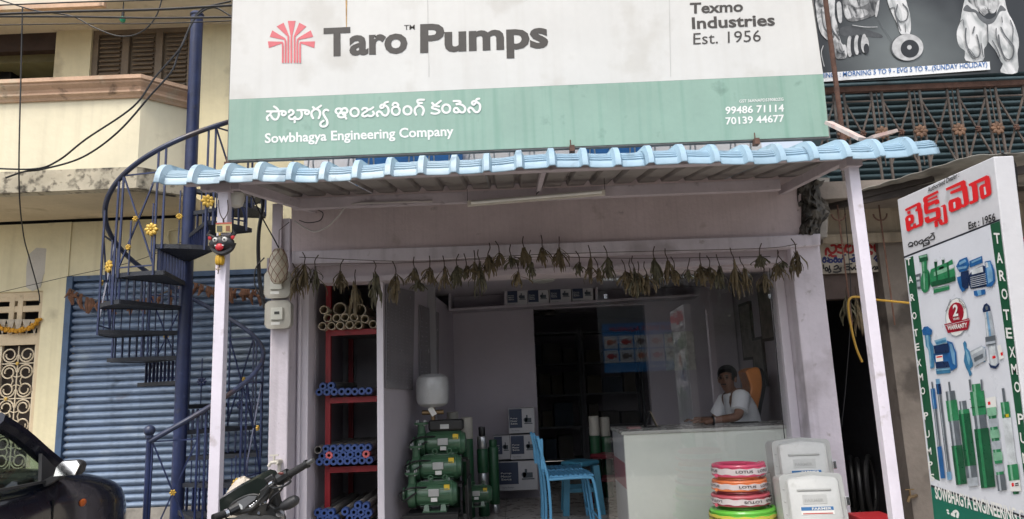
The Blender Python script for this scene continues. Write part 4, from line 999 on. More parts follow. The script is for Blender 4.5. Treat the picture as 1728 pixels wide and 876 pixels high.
# green horizontal pump
many(W3, (S2, [(55,275),(105,260),(115,410),(75,415)]), (GLS, [(62,300),(92,292),(95,318),(65,326)]), (S1, [(68,345),(98,338),(102,385),(75,392)]),
 (G1, [(200,225),(360,155),(405,128),(432,250),(435,330),(370,355),(210,392),(188,340)]), (G3, [(230,252),(420,175),(425,215),(232,290)]), (GLS, [(375,190),(420,172),(423,205),(378,222)]), (G2, [(205,345),(435,290),(436,332),(212,392)]),
 (G2, [(240,205),(255,200),(275,372),(262,376)]), (G2, [(352,160),(366,155),(384,345),(370,350)]), (G2, [(232,150),(262,150),(258,210),(240,210)]), (G2, [(305,130),(330,125),(330,190),(315,195)]),
 (G1, el(152,335,48,112)), (G3, [(128,250),(142,240),(148,420),(136,410)]), (G2, [(172,240),(192,280),(196,360),(180,425)]), (G1, [(112,140),(160,135),(166,250),(120,262)]), (G3, [(122,150),(134,148),(140,240),(128,245)]), (G2, [(85,98),(165,76),(176,138),(95,158)]), (G3, [(92,100),(160,82),(163,100),(96,118)]),
 (G1, [(228,405),(375,375),(380,415),(228,455)]), (G3, [(232,408),(372,380),(374,388),(234,417)]), (GLS, [(275,385),(345,370),(346,377),(277,392)]), (S1, [(280,205),(325,193),(328,240),(283,252)]), (GLS, [(236,125),(260,122),(260,150),(240,152)]), (GLS, [(307,107),(328,104),(329,130),(310,134)]))
# blue monoblock
many(W3, (B1, [(715,150),(770,138),(808,230),(818,330),(785,388),(735,392)]), (B3, [(725,158),(765,150),(790,240),(795,330),(750,360)]), (GLS, [(720,160),(740,155),(752,200),(728,210)]), (B2, [(560,290),(600,230),(700,185),(730,200),(742,385),(582,412),(548,305)]), (B1, [(570,145),(690,95),(697,160),(575,208)]), (B3, [(590,150),(680,108),(683,125),(592,168)]), (GLS, [(588,232),(695,195),(702,248),(594,274)]),
 (B2, [(490,250),(565,235),(560,400),(500,430),(480,350)]), (B1, [(442,195),(475,135),(545,105),(572,180),(545,235),(478,252)]), (B3, [(470,160),(530,128),(540,150),(475,185)]), (B3, [(455,205),(545,190),(540,212),(465,228)]), (B1, [(450,300),(488,288),(500,390),(532,420),(502,440),(478,402),(458,345)]), (B3, [(455,305),(475,300),(482,340),(465,345)]), (B1, [(612,430),(718,413),(723,460),(640,482),(615,472)]), (B3, [(640,425),(680,418),(685,470),(655,474)]))
many(W3, *[(GLS, [(578+i,300+i*18),(735,262+i*19),(736,266+i*19),(579+i,305+i*18)]) for i in range(7)])
# warranty badge
RDB = ink('badge_red', (.36,.012,.03))
many(W3, (S1, el(447,680,108,186,-.1)), (WHT, el(447,680,100,178,-.1)), (RDB, el(443,642,74,104,-.1)), (RDB, [(328,748),(566,690),(573,712),(553,797),(365,832),(338,765)]), (GLS, [(340,758),(566,702),(566,706),(341,763)]))
btext('2', W3(((413,675),(463,668),(410,562))), .03, WHT); btext('WARRANTY', W3(((362,805),(550,775),(358,762))), .03, WHT); btext('YEARS', W3(((413,712),(474,700),(412,690))), .015, WHT)
btext('TWO YEARS', W3(((352,640),(398,520),(340,625))), .012, BBLK); btext('TWO YEARS', W3(((455,515),(522,605),(470,500))), .012, BBLK)
# filter pump and remote
many(W3, (B2, [(695,605),(708,562),(735,546),(765,575),(771,620),(700,634)]), (S2, [(722,575),(745,570),(748,610),(726,615)]))
bart([(1661,527.5),(1672,524.7),(1678.5,566),(1664.5,569)], S1); bart([(1664,527),(1667,526),(1673,567),(1669.5,568)], B3); bart([(1662,527.3),(1663.5,526.9),(1667.5,568),(1666,568.5)], GLS)
many(W4, (S2, [(643,160),(735,140),(743,222),(650,238)]), (S1, [(650,205),(738,190),(740,212),(652,228)]), (S1, [(666,238),(742,222),(770,400),(742,442),(688,432)]), (GLS, [(678,245),(730,234),(752,395),(735,420),(698,415)]), (SRED, [(708,335),(738,328),(740,352),(712,358)]), (B2, [(675,395),(700,420),(740,428),(768,395),(770,415),(740,452),(690,440)]), (WHT, [(755,240),(785,225),(817,350),(776,370)]), (SRED, [(785,302),(804,297),(808,326),(790,331)]))
# blue pump, second row
many(W4, (B1, [(290,190),(340,208),(375,300),(383,440),(330,472),(300,380)]), (B3, [(310,215),(335,225),(362,310),(366,420),(345,400)]), (B2, [(165,238),(300,215),(312,300),(180,312)]), (B1, [(160,310),(315,298),(322,382),(180,396)]), (B2, [(183,396),(312,380),(322,436),(190,447)]), (TB2, [(172,190),(278,160),(292,205),(196,237)]), (TB, [(185,205),(280,180),(284,200),(196,225)]), (WHT, [(185,330),(250,321),(256,380),(190,387)]), (SRED, [(192,338),(246,331),(247,343),(194,351)]), (TB, [(85,130),(135,118),(140,200),(165,240),(172,440),(137,452),(125,290),(95,240)]), (TB2, [(98,140),(115,136),(125,240),(140,300),(145,430),(135,430),(120,290),(105,230)]), (B1, [(60,98),(75,65),(110,58),(152,92),(150,135),(70,142)]), (TB2, [(95,80),(135,85),(140,110),(100,115)]), (TB, [(185,452),(320,440),(323,490),(195,503)]), (TB2, [(190,458),(318,446),(319,458),(192,470)]))
many(W4, *[(GLS, [(178,252+i*16),(303,234+i*16),(303,237+i*16),(178,256+i*16)]) for i in range(3)])
# small teal pump
many(W4, (S1, [(500,292),(610,235),(642,262),(652,370),(540,432)]), (GLS, [(510,300),(615,248),(620,270),(520,325)]), (S2, [(538,352),(620,310),(626,345),(545,388)]), (TB, [(605,240),(640,252),(653,330),(642,390),(620,387)]), (TB, [(438,215),(455,193),(470,215),(470,255),(500,290),(532,360),(527,430),(502,452),(522,500),(500,524),(487,482),(465,440),(445,380),(455,300)]), (TB2, [(462,270),(485,300),(505,370),(495,420),(478,370)]))
# tall submersibles
def tallp(ax, pieces): stack(tuple(W5(ax)), tuple((a_, b_, h_/4.172, m_) for a_, b_, h_, m_ in pieces))
tallp(((52,60),(130,740)), ((0,.07,5,S2),(.07,.28,15,B1),(.28,.67,11,S2),(.67,1,16,B1)))
tallp(((92,40),(178,750)), ((0,.05,14,B3),(.05,.15,16,B2),(.15,.92,12,S2),(.92,1,16,B3)))
tallp(((172,60),(262,782)), ((0,.1,6,S2),(.09,.18,32,S2),(.18,.38,38,G1),(.38,.62,33,S2),(.62,1,38,G2)))
tallp(((268,195),(345,795)), ((0,.1,25,S2),(.1,.15,37,G1),(.15,.76,39,G2),(.76,.9,37,S2),(.9,1,36,S1)))
tallp(((362,75),(450,805)), ((0,.07,30,G1),(.07,.3,49,G1),(.3,.43,41,S2),(.43,1,51,G2)))
many(W5, (GLS, [(385,305),(412,302),(418,370),(392,378)]), (BBLK, [(398,575),(445,570),(450,628),(403,634)]), (G2, [(318,180),(418,172),(419,178),(319,186)]), (G2, [(324,240),(424,232),(425,238),(325,246)]), (BBLK, [(362,455),(458,445),(459,452),(363,462)]), (BBLK, [(385,690),(480,680),(481,687),(386,697)]), (S2, [(310,45),(325,42),(330,120),(320,122)]), (S2, [(393,45),(406,43),(410,118),(400,120)]))
tallp(((470,240),(548,825)), tuple(x for i in range(6) for x in ((i*.135,i*.135+.1,33,(G3,S1)[i % 2]),(i*.135+.1,i*.135+.135,26,G1)))+((.81,1,31,S2),))
many(W5, (WHT, [(430,175),(500,162),(507,240),(437,252)]), (SRED, [(445,203),(463,198),(466,220),(449,224)]), (BBLK, [(470,202),(492,197),(493,203),(471,208)]), (BBLK, [(472,213),(494,208),(495,214),(473,219)]))
tallp(((552,105),(645,850)), ((0,.13,9,S2),(.13,.28,29,G1),(.28,.72,30,GLS),(.72,.87,37,G1),(.87,1,20,G2)))
many(W5, (B1, [(570,330),(580,328),(622,645),(612,646)]), (B1, [(585,475),(608,472),(611,500),(588,503)]), (STY, [(562,290),(592,285),(595,308),(565,312)]), (WHT, [(598,752),(670,740),(680,830),(607,832)]), (SRED, [(612,775),(628,770),(632,795),(616,798)]), (BBLK, [(636,775),(662,769),(663,776),(637,782)]), (BBLK, [(638,788),(664,782),(665,789),(639,795)]))
# ================================================================== pipes on the red rack
rk = thing('pipe_rack', 'red steel rack of shelves in the left niche holding pipes', 'rack', P(595,876,6.6))
REDP = mat('red_oxide_enamel', (.30,.012,.02), .45, var=.2, scale=6, dirt=('2a0c0c', .5, 7, .6))
xk0, xk1 = P(549,650,6.42).x, -1.16
for yy in (6.42, 7.3):
    for xx in (xk0, xk1-.03): MB().box(xx, xx+.045, yy, yy+.04, FZ, P(556,478,6.42).z).build('rack_post', REDP, rk)
SHZ = []
for py in (556, 670, 787):
    z = P(590, py, 6.4).z; SHZ.append(z)
    MB().box(xk0+.046, xk1, 6.40, 6.44, z-.05, z).build('shelf_edge', REDP, rk)
    MB().box(xk0+.002, xk1+.02, 6.445, 7.34, z-.02, z-.004).build('shelf_board', mat('rack_board', (.2,.18,.18), .7), rk)
PVC = mat('cream_pvc', (.62,.54,.40), .4, var=.1, scale=10, dirt=('6a5a44', .4, 8, .6)); PVCG = mat('grey_pvc', (.20,.19,.18), .5, var=.2, scale=10, dirt=('5a4a3a', .4, 8, .6))
CAPB = mat('blue_cap', (.035,.075,.24), .45, var=.15); CAPP = mat('pink_cap', (.55,.12,.13), .45, var=.1); HOLE = mat('pipe_inside', (.03,.028,.03), .8)
def pipe_proto(r, L, mt, cap):
    m = MB(); m.lathe([(r,0),(r,L),(r*.84,L),(r*.84,.0005),(r,0)], (0,0,0), (0,1,0), 18)
    t = m.build('tube', mt, base=(0,0,0), smooth=True)
    c = MB().lathe([(r*1.06,-.012),(r*1.1,-.004),(r*1.1,.05),(r*1.01,.05),(r*.5,-.002),(r*.45,-.012),(r*1.06,-.012)], (0,0,0), (0,1,0), 18).build('end_cap', cap, base=(0,0,0), smooth=True) if cap else None
    return t, c
protos = {}
def put_pipe(px, py, rpx, Y, kind, label, group):
    p = P(px, py, Y); key = (rpx, kind); r = rpx*Y/1200*1.0
    th_ = thing('pvc_pipe' if kind == 'cream' else 'capped_pipe', label, 'pipe', p, group)
    if key not in protos:
        mt, cap = {'cream':(PVC,None), 'grey':(PVCG,None), 'blue':(PVCG,CAPB), 'pink':(PVCG,CAPP)}[kind]
        protos[key] = pipe_proto(r, .95, mt, cap); t, c = protos[key]
    else:
        t, c = protos[key]; t = mesh_copy(t, (0,0,0)); c = mesh_copy(c, (0,0,0)) if c else None
    t.parent = th_
    if c: c.parent = th_
    th_.rotation_euler = (random.uniform(-.012,.012)*0, 0, random.uniform(-.02,.02))
z7 = lambda x, y: (340+x/3.13, 280+y/3.13); z5 = lambda x, y: (360+x/2.2125, 480+y/2.2125)
for rn, lst in (('upper', ((665,803),(713,803),(757,800),(805,800),(862,808))), ('bottom', ((638,846),(686,845),(732,843),(782,840),(828,840),(905,836)))):
    for q_, (x, y) in enumerate(lst): put_pipe(*z7(x, y), 6.7, 6.3+random.uniform(0,.05), 'cream', '%s narrow cream pipe from the left, %s row on the top red shelf' % (('first','second','third','fourth','fifth','sixth')[q_], rn), 'narrow cream pipes on the top shelf')
put_pipe(*z7(645,760), 7.2, 6.3, 'cream', 'cream plastic pipe lying alone at upper left of the pipe stack', None)
put_pipe(*z7(730,755), 11, 6.42, 'cream', 'left one of two wide cream pipes atop the pipe stack', 'wide cream pipes on the top shelf'); put_pipe(*z7(835,762), 11, 6.42, 'cream', 'right one of two wide cream pipes atop the pipe stack', 'wide cream pipes on the top shelf')
ORD = ['first','second','third','fourth','fifth','sixth','seventh','eighth','ninth','tenth','eleventh','twelfth','thirteenth','fourteenth','fifteenth','sixteenth','seventeenth','eighteenth','nineteenth','twentieth']
rows = {2: [[(410,380),(440,378)],[(396,402),(425,402),(452,401),(480,400),(504,400),(529,400),(555,399),(581,397)]],
 3: [[(420,614),(448,613),(475,612),(502,611),(528,611),(553,610),(578,609)],[(407,640),(460,637),(486,636),(512,635),(542,633)],[(397,662),(425,662),(450,661),(475,660),(501,659),(528,658),(556,657),(583,656)]],
 4: [[(540,825),(570,828)],[(390,851),(415,853),(440,852),(492,848),(525,850),(552,850),(580,853)],[(400,876),(428,878),(455,876),(510,872),(540,874),(568,876)]]}
for k, rws in rows.items():
    w_ = {2:'second', 3:'third', 4:'lowest'}[k]
    for ri, lst in enumerate(rws):
        rn = {2:('upper','lower'), 3:('top','middle','bottom')}[len(rws)][ri]
        for q_, (x, y) in enumerate(lst): put_pipe(*z5(x, y), 5.7, 6.3, 'blue', '%s blue capped pipe from the left, %s row on the %s red shelf' % (ORD[q_], rn, w_), 'blue capped pipes on the %s shelf' % w_)
put_pipe(*z5(390,618), 6, 6.25, 'grey', 'uncapped grey pipe at the left end of the third shelf', None)
put_pipe(*z5(433,638), 5.7, 6.3, 'pink', 'pipe with pink end cap at the left of the third shelf', 'pink capped pipes'); put_pipe(*z5(571,633), 5.7, 6.3, 'pink', 'pipe with pink end cap at the right of the third shelf', 'pink capped pipes')
sw = thing('switch_plate', 'grey switch plate on the back of the pipe niche', 'switch', P(592,620,7.41))
slab([(583,643),(584,600),(601,600),(600,643)], 7.395, .02).build('plate', mat('switch_grey', (.25,.25,.26), .5), sw, bevel=.003)
for py in (608, 621, 634): slab([(587,py+4),(587,py-4),(597,py-4),(597,py+4)], 7.388, .006).build('rocker', mat('switch_dark', (.12,.12,.13), .4), sw)

# ================================================================== partition boards
pd = (px1-px0).normalized(); pn_ = V(pd.y, -pd.x, 0)
def onpart(x, y, off=.0):
    d_ = ray(x, y); o_ = V(0,0,EYE); p0 = px0+pn_*off
    t = (p0-o_).dot(pn_)/d_.dot(pn_); return o_+d_*t
def pboard(name, label, q, rows_, cols_, cat='board'):
    t = thing(name, label, cat, onpart(*q[3]))
    MB().prism([onpart(x, y, .02) for x, y in q], -pn_*.012).build('sheet', mat('acrylic_print', (.20,.19,.205), .22, var=.08, scale=5), t)
    m = MB(); a, b, c = onpart(*q[3], .0225), onpart(*q[2], .0225), onpart(*q[0], .0225)
    rnd = random.Random(2)
    for r in range(rows_):
        for k in range(cols_):
            for l_ in range(7):
                u0 = (k+.12)/cols_; u1 = u0+.5/cols_*rnd.uniform(.4,1); v0 = .04+(r+.1)/rows_*.86+l_*.1/rows_
                o_ = a+(b-a)*u0+(c-a)*v0; m.add([o_, o_+(b-a)*(u1-u0), o_+(b-a)*(u1-u0)+(c-a)*.012, o_+(c-a)*.012], [(0,1,2,3)])
    m.build('printed_rows', mat('print_faint', (.10,.10,.115), .4), t)['kind'] = 'stuff'
    for x, y in (q[2], q[3]): p = onpart(x, y, .024); MB().ball(p+V(0,0,.03)+(a-b).normalized()*(-.02 if (x, y) == q[3] else .02), .006, n=8, m=5).build('stud', CHROME, t)
pboard('rate_board', 'grey acrylic rate board nearer the door on the shop partition', [(653,481),(700,492),(697,658),(652,655)], 3, 7)
pboard('notice_board', 'grey acrylic notice board deeper on the shop partition behind the tank', [(709,514),(741,528),(740,672),(709,675)], 2, 4)

# ================================================================== pumps
PG = mat('pump_green', (.05,.125,.068), .35, var=.15, scale=8, coat=.3); BLK = mat('rack_black', (.012,.012,.013), .45, var=.2); STK = mat('sticker_yellow', (.65,.45,.03), .5); PLATE = mat('name_plate', (.45,.46,.46), .35, .4)
def make_pump(name, label, c, s=1., group='green monoblock pumps by the partition', volute=True):
    """c = centre of the motor barrel; axis along X, pump head on the left"""
    t = thing(name, label, 'pump', c-V(0,0,.13*s), group)
    L = .17*s; r = .095*s
    b = MB().lathe([(r*.35,-L*.98),(r*.8,-L*.95),(r*.98,-L*.85),(r,-L*.8),(r,L*.7),(r*1.06,L*.7),(r*1.06,L*.8),(r*.97,L*.85),(r*.8,L*1.02),(r*.3,L*1.06)], c, (1,0,0), 28).build('motor_body', PG, t, smooth=True)
    m = MB()
    for k in range(14):
        a_ = 2*PI*k/14; u = V(0,math.cos(a_),math.sin(a_)); m.obox(c+u*r*1.0-V(L*.05,0,0), V(L*.7,0,0), u*.006*s, u.cross(V(1,0,0))*.0035*s)
    m.build('cooling_fins', PG, b)['kind'] = 'stuff'
    for sx in (-.25, .45):
        m = MB().cyl(c+V(L*sx,0,r*.9), c+V(L*sx,0,r*1.15), .012*s, n=8); m.tube([c+V(L*sx+.019*s*math.cos(k*PI/6),0,r*1.3+.019*s*math.sin(k*PI/6)) for k in range(12)], .006*s, 6, closed=True)
        m.build('eye_bolt', PG, t, smooth=True)
    MB().box(c.x-.05*s, c.x+.035*s, c.y-r*1.12, c.y-r*.8, c.z-.01*s, c.z+.045*s).build('name_plate', PLATE, t, bevel=.003)
    MB().box(c.x-.03*s, c.x+.02*s, c.y-r*1.10, c.y-r*.85, c.z-.05*s, c.z-.02*s).build('paper_tag', mat('paper_white', (.68,.68,.65), .7), t)
    MB().box(c.x+.075*s, c.x+.12*s, c.y-r*.93, c.y-r*.6, c.z+.035*s, c.z+.075*s).build('sticker', STK, t)
    for sx in (-.45, .35): MB().prism([c+V(L*sx-.02*s,-.08*s,-.13*s), c+V(L*sx+.03*s,-.08*s,-.13*s), c+V(L*sx+.02*s,-.06*s,-.07*s), c+V(L*sx-.01*s,-.06*s,-.07*s)], (0,.14*s,0)).build('foot', PG, t)
    MB().box(c.x-L*.6, c.x+L*.55, c.y-.09*s, c.y+.09*s, c.z-.138*s, c.z-.126*s).build('base', PG, t)
    if volute:
        h = c+V(-L*1.12,0,0)
        v = MB().lathe([(.03*s,-.075*s),(.06*s,-.075*s),(.06*s,-.06*s),(.045*s,-.055*s),(.07*s,-.04*s),(.105*s,-.028*s),(.112*s,0),(.105*s,.03*s),(.08*s,.035*s),(.04*s,.05*s)], h, (1,0,0), 24)
        v.build('volute', PG, t, smooth=True)
        MB().lathe([(.034*s,0),(.03*s,.09*s),(.03*s,.13*s),(.058*s,.13*s),(.058*s,.148*s),(.025*s,.148*s)], h+V(-.0,-.035*s,.03*s), (0,0,1), 18).build('discharge_flange', PG, t, smooth=True)
        for k in range(4): a_ = k*PI/2+.7; MB().cyl(h+V(.045*s*math.cos(a_),-.035*s+.045*s*math.sin(a_),.15*s), h+V(.045*s*math.cos(a_),-.035*s+.045*s*math.sin(a_),.195*s), .006*s, n=6).build('flange_bolt', PLATE, t)
    return t
z6 = lambda x, y: (630+x/2.2125, 480+y/2.2125)
p1 = P(*z6(267,592), 6.75); p2 = P(*z6(250,681), 6.58); p3 = P(*z6(234,780), 6.42)
make_pump('monoblock_pump', 'topmost green pump on the black stepped stand below the grey tank', p1, 1.1)
make_pump('monoblock_pump', 'middle green pump on the black stepped stand', p2, 1.1)
make_pump('monoblock_pump', 'lowest and nearest green pump on the black stepped stand', p3, 1.06)
make_pump('monoblock_pump', 'small green pump on the tiled floor right of the black stand', P(*z6(388,782), 7.0), .8, volute=False)
for (c, dy) in ((p1,0), (p2,0), (p3,0)):
    pts = smoothpts([c+V(-.05,-.06,.06), c+V(-.2,-.14,.07), c+V(-.3,-.1,.02), c+V(-.26,-.13,-.03), c+V(-.15,-.13,.03)], 6)
    tag(MB().tube(pts, .008, 6).build('pump_cable', BLACKC, smooth=True), {0:'black lead looped at the topmost green pump',1:'black lead looped at the middle green pump',2:'black lead looped at the lowest green pump'}[(p1,p2,p3).index(c)], 'cable', 'leads of the stacked pumps')
std = thing('pump_stand', 'black iron stepped stand carrying the three green pumps', 'stand', (p2.x, 6.6, FZ))
for c, nm in ((p1,.15), (p2,.15), (p3,.15)):
    zz = c.z-.142; MB().box(c.x-.24, c.x+.2, c.y-.11, c.y+.11, zz-.02, zz).build('step', BLK, std)
for xx in (p2.x-.2, p2.x+.23):
    for yy, zz in ((p3.y-.08, p3.z-.163), (p2.y, p2.z-.163), (p1.y+.08, p1.z-.163)): MB().bar((xx,yy,FZ), (xx,yy,zz), .03).build('leg', BLK, std)
    MB().bar((xx,p3.y-.08,FZ+.04), (xx,p1.y+.08,FZ+.04), .025).build('side_rail', BLK, std)
MB().box(p3.x-.27, p3.x+.2, p3.y-.16, p3.y-.14, p3.z-.2, p3.z-.15).build('front_lip', BLK, std)
MB().box(p2.x+.247, p2.x+.256, p3.y, p1.y+.1, FZ, p2.z-.1).build('side_sheet', BLK, std)
# pressure tank with controller
c = P(*z6(221,396), 6.75); tk = thing('pressure_tank', 'grey round pressure tank wrapped in film above the pumps', 'tank', c-V(0,0,.3))
MB().lathe([(.03,-.155),(.1,-.148),(.14,-.12),(.152,-.08),(.152,.0),(.152,.08),(.14,.12),(.1,.15),(.0,.157)], c, (0,0,1), 30).build('vessel', mat('tank_grey_film', (.42,.43,.44), .3, var=.12, scale=12, bump=.5, bscale=22, coat=.4), tk, smooth=True)
MB().cyl(c+V(0,0,-.15), c+V(0,0,-.27), .02, n=12).cyl(c+V(-.1,0,-.2), c+V(.1,0,-.2), .022, n=12).build('valve_tee', mat('old_brass', (.22,.15,.08), .45, .7), tk, smooth=True)
MB().obox(c+V(0,-.05,-.19), V(.022,0,.012), V(0,.002,0), V(-.02,0,.035)).build('paper_tag', mat('paper_white', (.68,.68,.65)), tk)
q = P(*z6(272,525), 6.75)
ct = thing('motor_controller', 'black controller unit lying between tank and topmost pump', 'controller', q)
MB().box(q.x-.16, q.x+.16, q.y-.06, q.y+.08, q.z-.05, q.z+.05).build('casing', BLK, ct, bevel=.02)
MB().box(q.x-.05, q.x+.03, q.y-.065, q.y-.058, q.z-.03, q.z+.01).build('label_plate', PLATE, ct)
# upright submersible pumps
GT = mat('tall_pump_green', (.02,.09,.04), .4, var=.2, scale=10); CRM = mat('tall_pump_cream', (.45,.43,.38), .45, var=.12); STL = mat('brushed_steel', (.45,.46,.47), .3, .8, var=.15)
def tall(label, x0, y0, x1, y1, Y, parts, zb=FZ):
    a_, b_ = P((x0+x1)/2, y0, Y), P((x0+x1)/2, y1, Y); r = (x1-x0)/2*Y/1200; H = a_.z-zb
    t = thing('submersible_pump', label, 'pump', (a_.x, Y, zb), 'upright submersible pumps')
    for nm, h0, h1, rr, mt in parts: MB().lathe([(r*rr*.9,h0*H),(r*rr,h0*H+.008),(r*rr,h1*H-.008),(r*rr*.9,h1*H)], (a_.x,Y,zb), (0,0,1), 20).build(nm, mt, t, smooth=True)
tall('tall pump with cream head and speckled green body behind the stacked pumps', 777, 704, 797, 815, 7.3, (('body',0,.78,1,GT),('head',.78,1,1,CRM),))
tall('cream headed pump half hidden behind the grey tank pipe', 754, 695, 773, 790, 7.6, (('body',0,.8,1,GT),('head',.8,1,1,CRM)))
tall('slim pump with black cap and steel band beside the cream headed pump', 804, 726, 822, 815, 7.35, (('body',0,.3,1,GT),('steel_band',.3,.5,.9,STL),('upper_body',.5,.78,1,GT),('collar',.78,.93,.92,STL),('cap',.93,1.04,.6,BLK)))
tall('plain dark green slim pump left of the carton stack', 823, 742, 840, 832, 7.5, (('steel_base',0,.12,.95,STL),('body',.12,.9,1,GT),('neck',.9,1,.75,GT)))
tall('left one of two cream topped pumps beyond the blue stool', 993, 702, 1010, 800, 8.1, (('body',0,.76,1,GT),('head',.76,1,1,CRM)))
tall('right one of two cream topped pumps beyond the blue stool', 1011, 704, 1028, 800, 8.2, (('body',0,.76,1,GT),('head',.76,1,1,CRM)))
# cartons
CART = mat('carton_white', (.46,.46,.48), .6, var=.06, scale=6); NAVY = mat('carton_navy', (.02,.035,.08), .5, var=.1); INKG = mat('carton_ink', (.07,.09,.11), .5)
def carton(label, x0, y0, x1, y1, Y, dep=.3, group='cartons stacked by the back wall', left=True):
    a_, b_ = P(x0, y1, Y), P(x1, y0, Y); t = thing('pump_carton', label, 'box', (a_.x, Y, a_.z), group)
    w_, h_ = b_.x-a_.x, b_.z-a_.z
    MB().box(a_.x, b_.x, Y, Y+dep, a_.z, b_.z).build('carton_body', CART, t, bevel=.004)
    X = lambda u: a_.x+w_*u; Z = lambda v: a_.z+h_*v
    MB().box(X(.03), X(.52), Y-.003, Y-.001, Z(.22), Z(.97)).build('navy_panel', NAVY, t)
    m = MB()
    for i in range(3): text(m, ('Pump', 'Motor', 'Sets')[i], (X(.08), Y-.004, Z(.56-.1*i)), (w_*.26,0,0), (0,0,h_*.07))
    m.build('lettering', WHT, t)
    m = MB(); m.box(X(.63), X(.88), Y-.003, Y-.001, Z(.42), Z(.6)); m.lathe([(h_*.09,0),(h_*.09,.002)], (X(.66),Y-.001,Z(.53)), (0,-1,0), 12); m.box(X(.6), X(.92), Y-.004, Y-.001, Z(.36), Z(.4)); m.box(X(.68), X(.74), Y-.003, Y-.001, Z(.6), Z(.72))
    m.build('pump_print', INKG, t)
    m = MB(); text(m, 'Taro Pumps', (X(.1), Y-.003, Z(.07)), (w_*.3,0,0), (0,0,h_*.07)); m.build('lettering', INKG, t)
YK = 8.05
carton('largest carton at the foot of the carton stack', 841, 777, 906, 829, YK, .32)
carton('left carton of the middle row of the carton stack', 834, 735, 860, 776, YK+.02, .3)
carton('right carton of the middle row of the carton stack', 862, 733, 905, 776, YK, .3)
carton('topmost carton of the stack by the dark doorway', 859, 688, 901, 732, YK+.02, .28)
# high shelf and its cartons
hs_ = thing('wall_shelf', 'pale box shelf high on the back wall above the dark doorway', 'shelf', P(880,524,8.2))
MB().prism([P(760,525,8.08), P(1180,500,8.08), P(1180,496,8.08), P(760,521,8.08)], (0,.3,0)).build('shelf_board', INW, hs_)
MB().prism([P(757,490,8.08), P(1180,466,8.08), P(1180,462,8.08), P(757,486,8.08)], (0,.3,0)).build('top_board', INW, hs_)
for px in (757, 851, 1005): slab([(px,524-(px-760)*.06),(px,488-(px-757)*.06),(px+4,488-(px-757)*.06),(px+4,524-(px-760)*.06)], 8.085, .3).build('divider', INW, hs_)
for i, (xa_, ya_, xb_, yb_) in enumerate(((856,518,889,486),(891,517,925,485),(928,512.5,963,482.5),(966,510.5,1000,481))):
    carton(['first','second','third','fourth'][i]+' carton from the left on the high shelf', xa_, yb_, xb_, ya_, 8.1, .22, 'cartons on the high shelf')
# ceiling lamp
c = P(918,467,6.5); lm_ = thing('ceiling_lamp', 'unlit oval ceiling lamp just inside the shop lintel', 'light', V(c.x, 7.0, zcl-.06))
MB().lathe([(.14,.06),(.14,.03),(.12,.0),(.06,-.012),(0,-.014)], (c.x,7.0,zcl-.06), (0,0,1), 24).build('diffuser', mat('lamp_opal', (.5,.5,.47), .3), lm_, smooth=True)
MB().lathe([(.15,.058),(.15,.03),(.14,.03)], (c.x,7.0,zcl-.06), (0,0,1), 24).build('bezel', mat('lamp_bezel', (.3,.3,.3), .4), lm_)
# ceiling fan in the dark store
c = P(925,528,9.6); fn = thing('ceiling_fan', 'dark three bladed ceiling fan in the unlit back store', 'fan', V(c.x,9.6,c.z))
MB().lathe([(.03,-.05),(.1,-.04),(.11,0),(.1,.03),(.02,.05)], c, (0,0,1), 20).cyl(c, V(c.x,9.6,zcl), .012, n=8).build('motor', mat('fan_brown', (.06,.05,.045), .4), fn, smooth=True)
for k in range(3):
    a_ = .2+k*2*PI/3; u = V(math.cos(a_), math.sin(a_), 0); v_ = V(-u.y, u.x, .12)
    MB().obox(c+u*.36, u*.26, v_*.055, V(0,0,.003)).build('blade', mat('fan_brown', (0,0,0)), fn)
# racks in the store
RKM = mat('store_rack_iron', (.12,.12,.13), .5, var=.2); STUFFC = [mat('store_box_%d' % i, c_, .7, var=.2) for i, c_ in enumerate(((.10,.09,.08),(.05,.07,.1),(.13,.11,.08)))]
rnd = random.Random(9)
for bx_, by_, label in ((.55,11.2,'left grey rack of boxes in the unlit back store'),(1.5,11.2,'middle grey rack of boxes in the unlit back store')):
    r_ = thing('store_rack', label, 'rack', (bx_,by_,FZ), 'racks in the back store')
    for sx in (-.45,.45):
        for sy in (0,.4): MB().bar((bx_+sx,by_+sy,FZ), (bx_+sx,by_+sy,2.3), .04).build('upright', RKM, r_)
    for i in range(5):
        z = FZ+.1+i*.48; MB().box(bx_-.44, bx_+.44, by_, by_+.4, z, z+.03).build('shelf', RKM, r_)
        x = bx_-.4; nb_ = 0
        while x < bx_+.25 and i < 4:
            w_ = rnd.uniform(.15,.3); h_ = rnd.uniform(.15,.36)
            t = MB().box(x, x+w_, by_+.03, by_+.33, z+.031, z+.031+h_).build('stored_box', STUFFC[rnd.randrange(3)]); nb_ += 1; tag(t, '%s dim box on shelf level %s of the %s store rack' % (ORD[nb_-1], ('one','two','three','four')[i], label.split()[0]), 'box', 'boxes on the store racks'); x += w_+.03

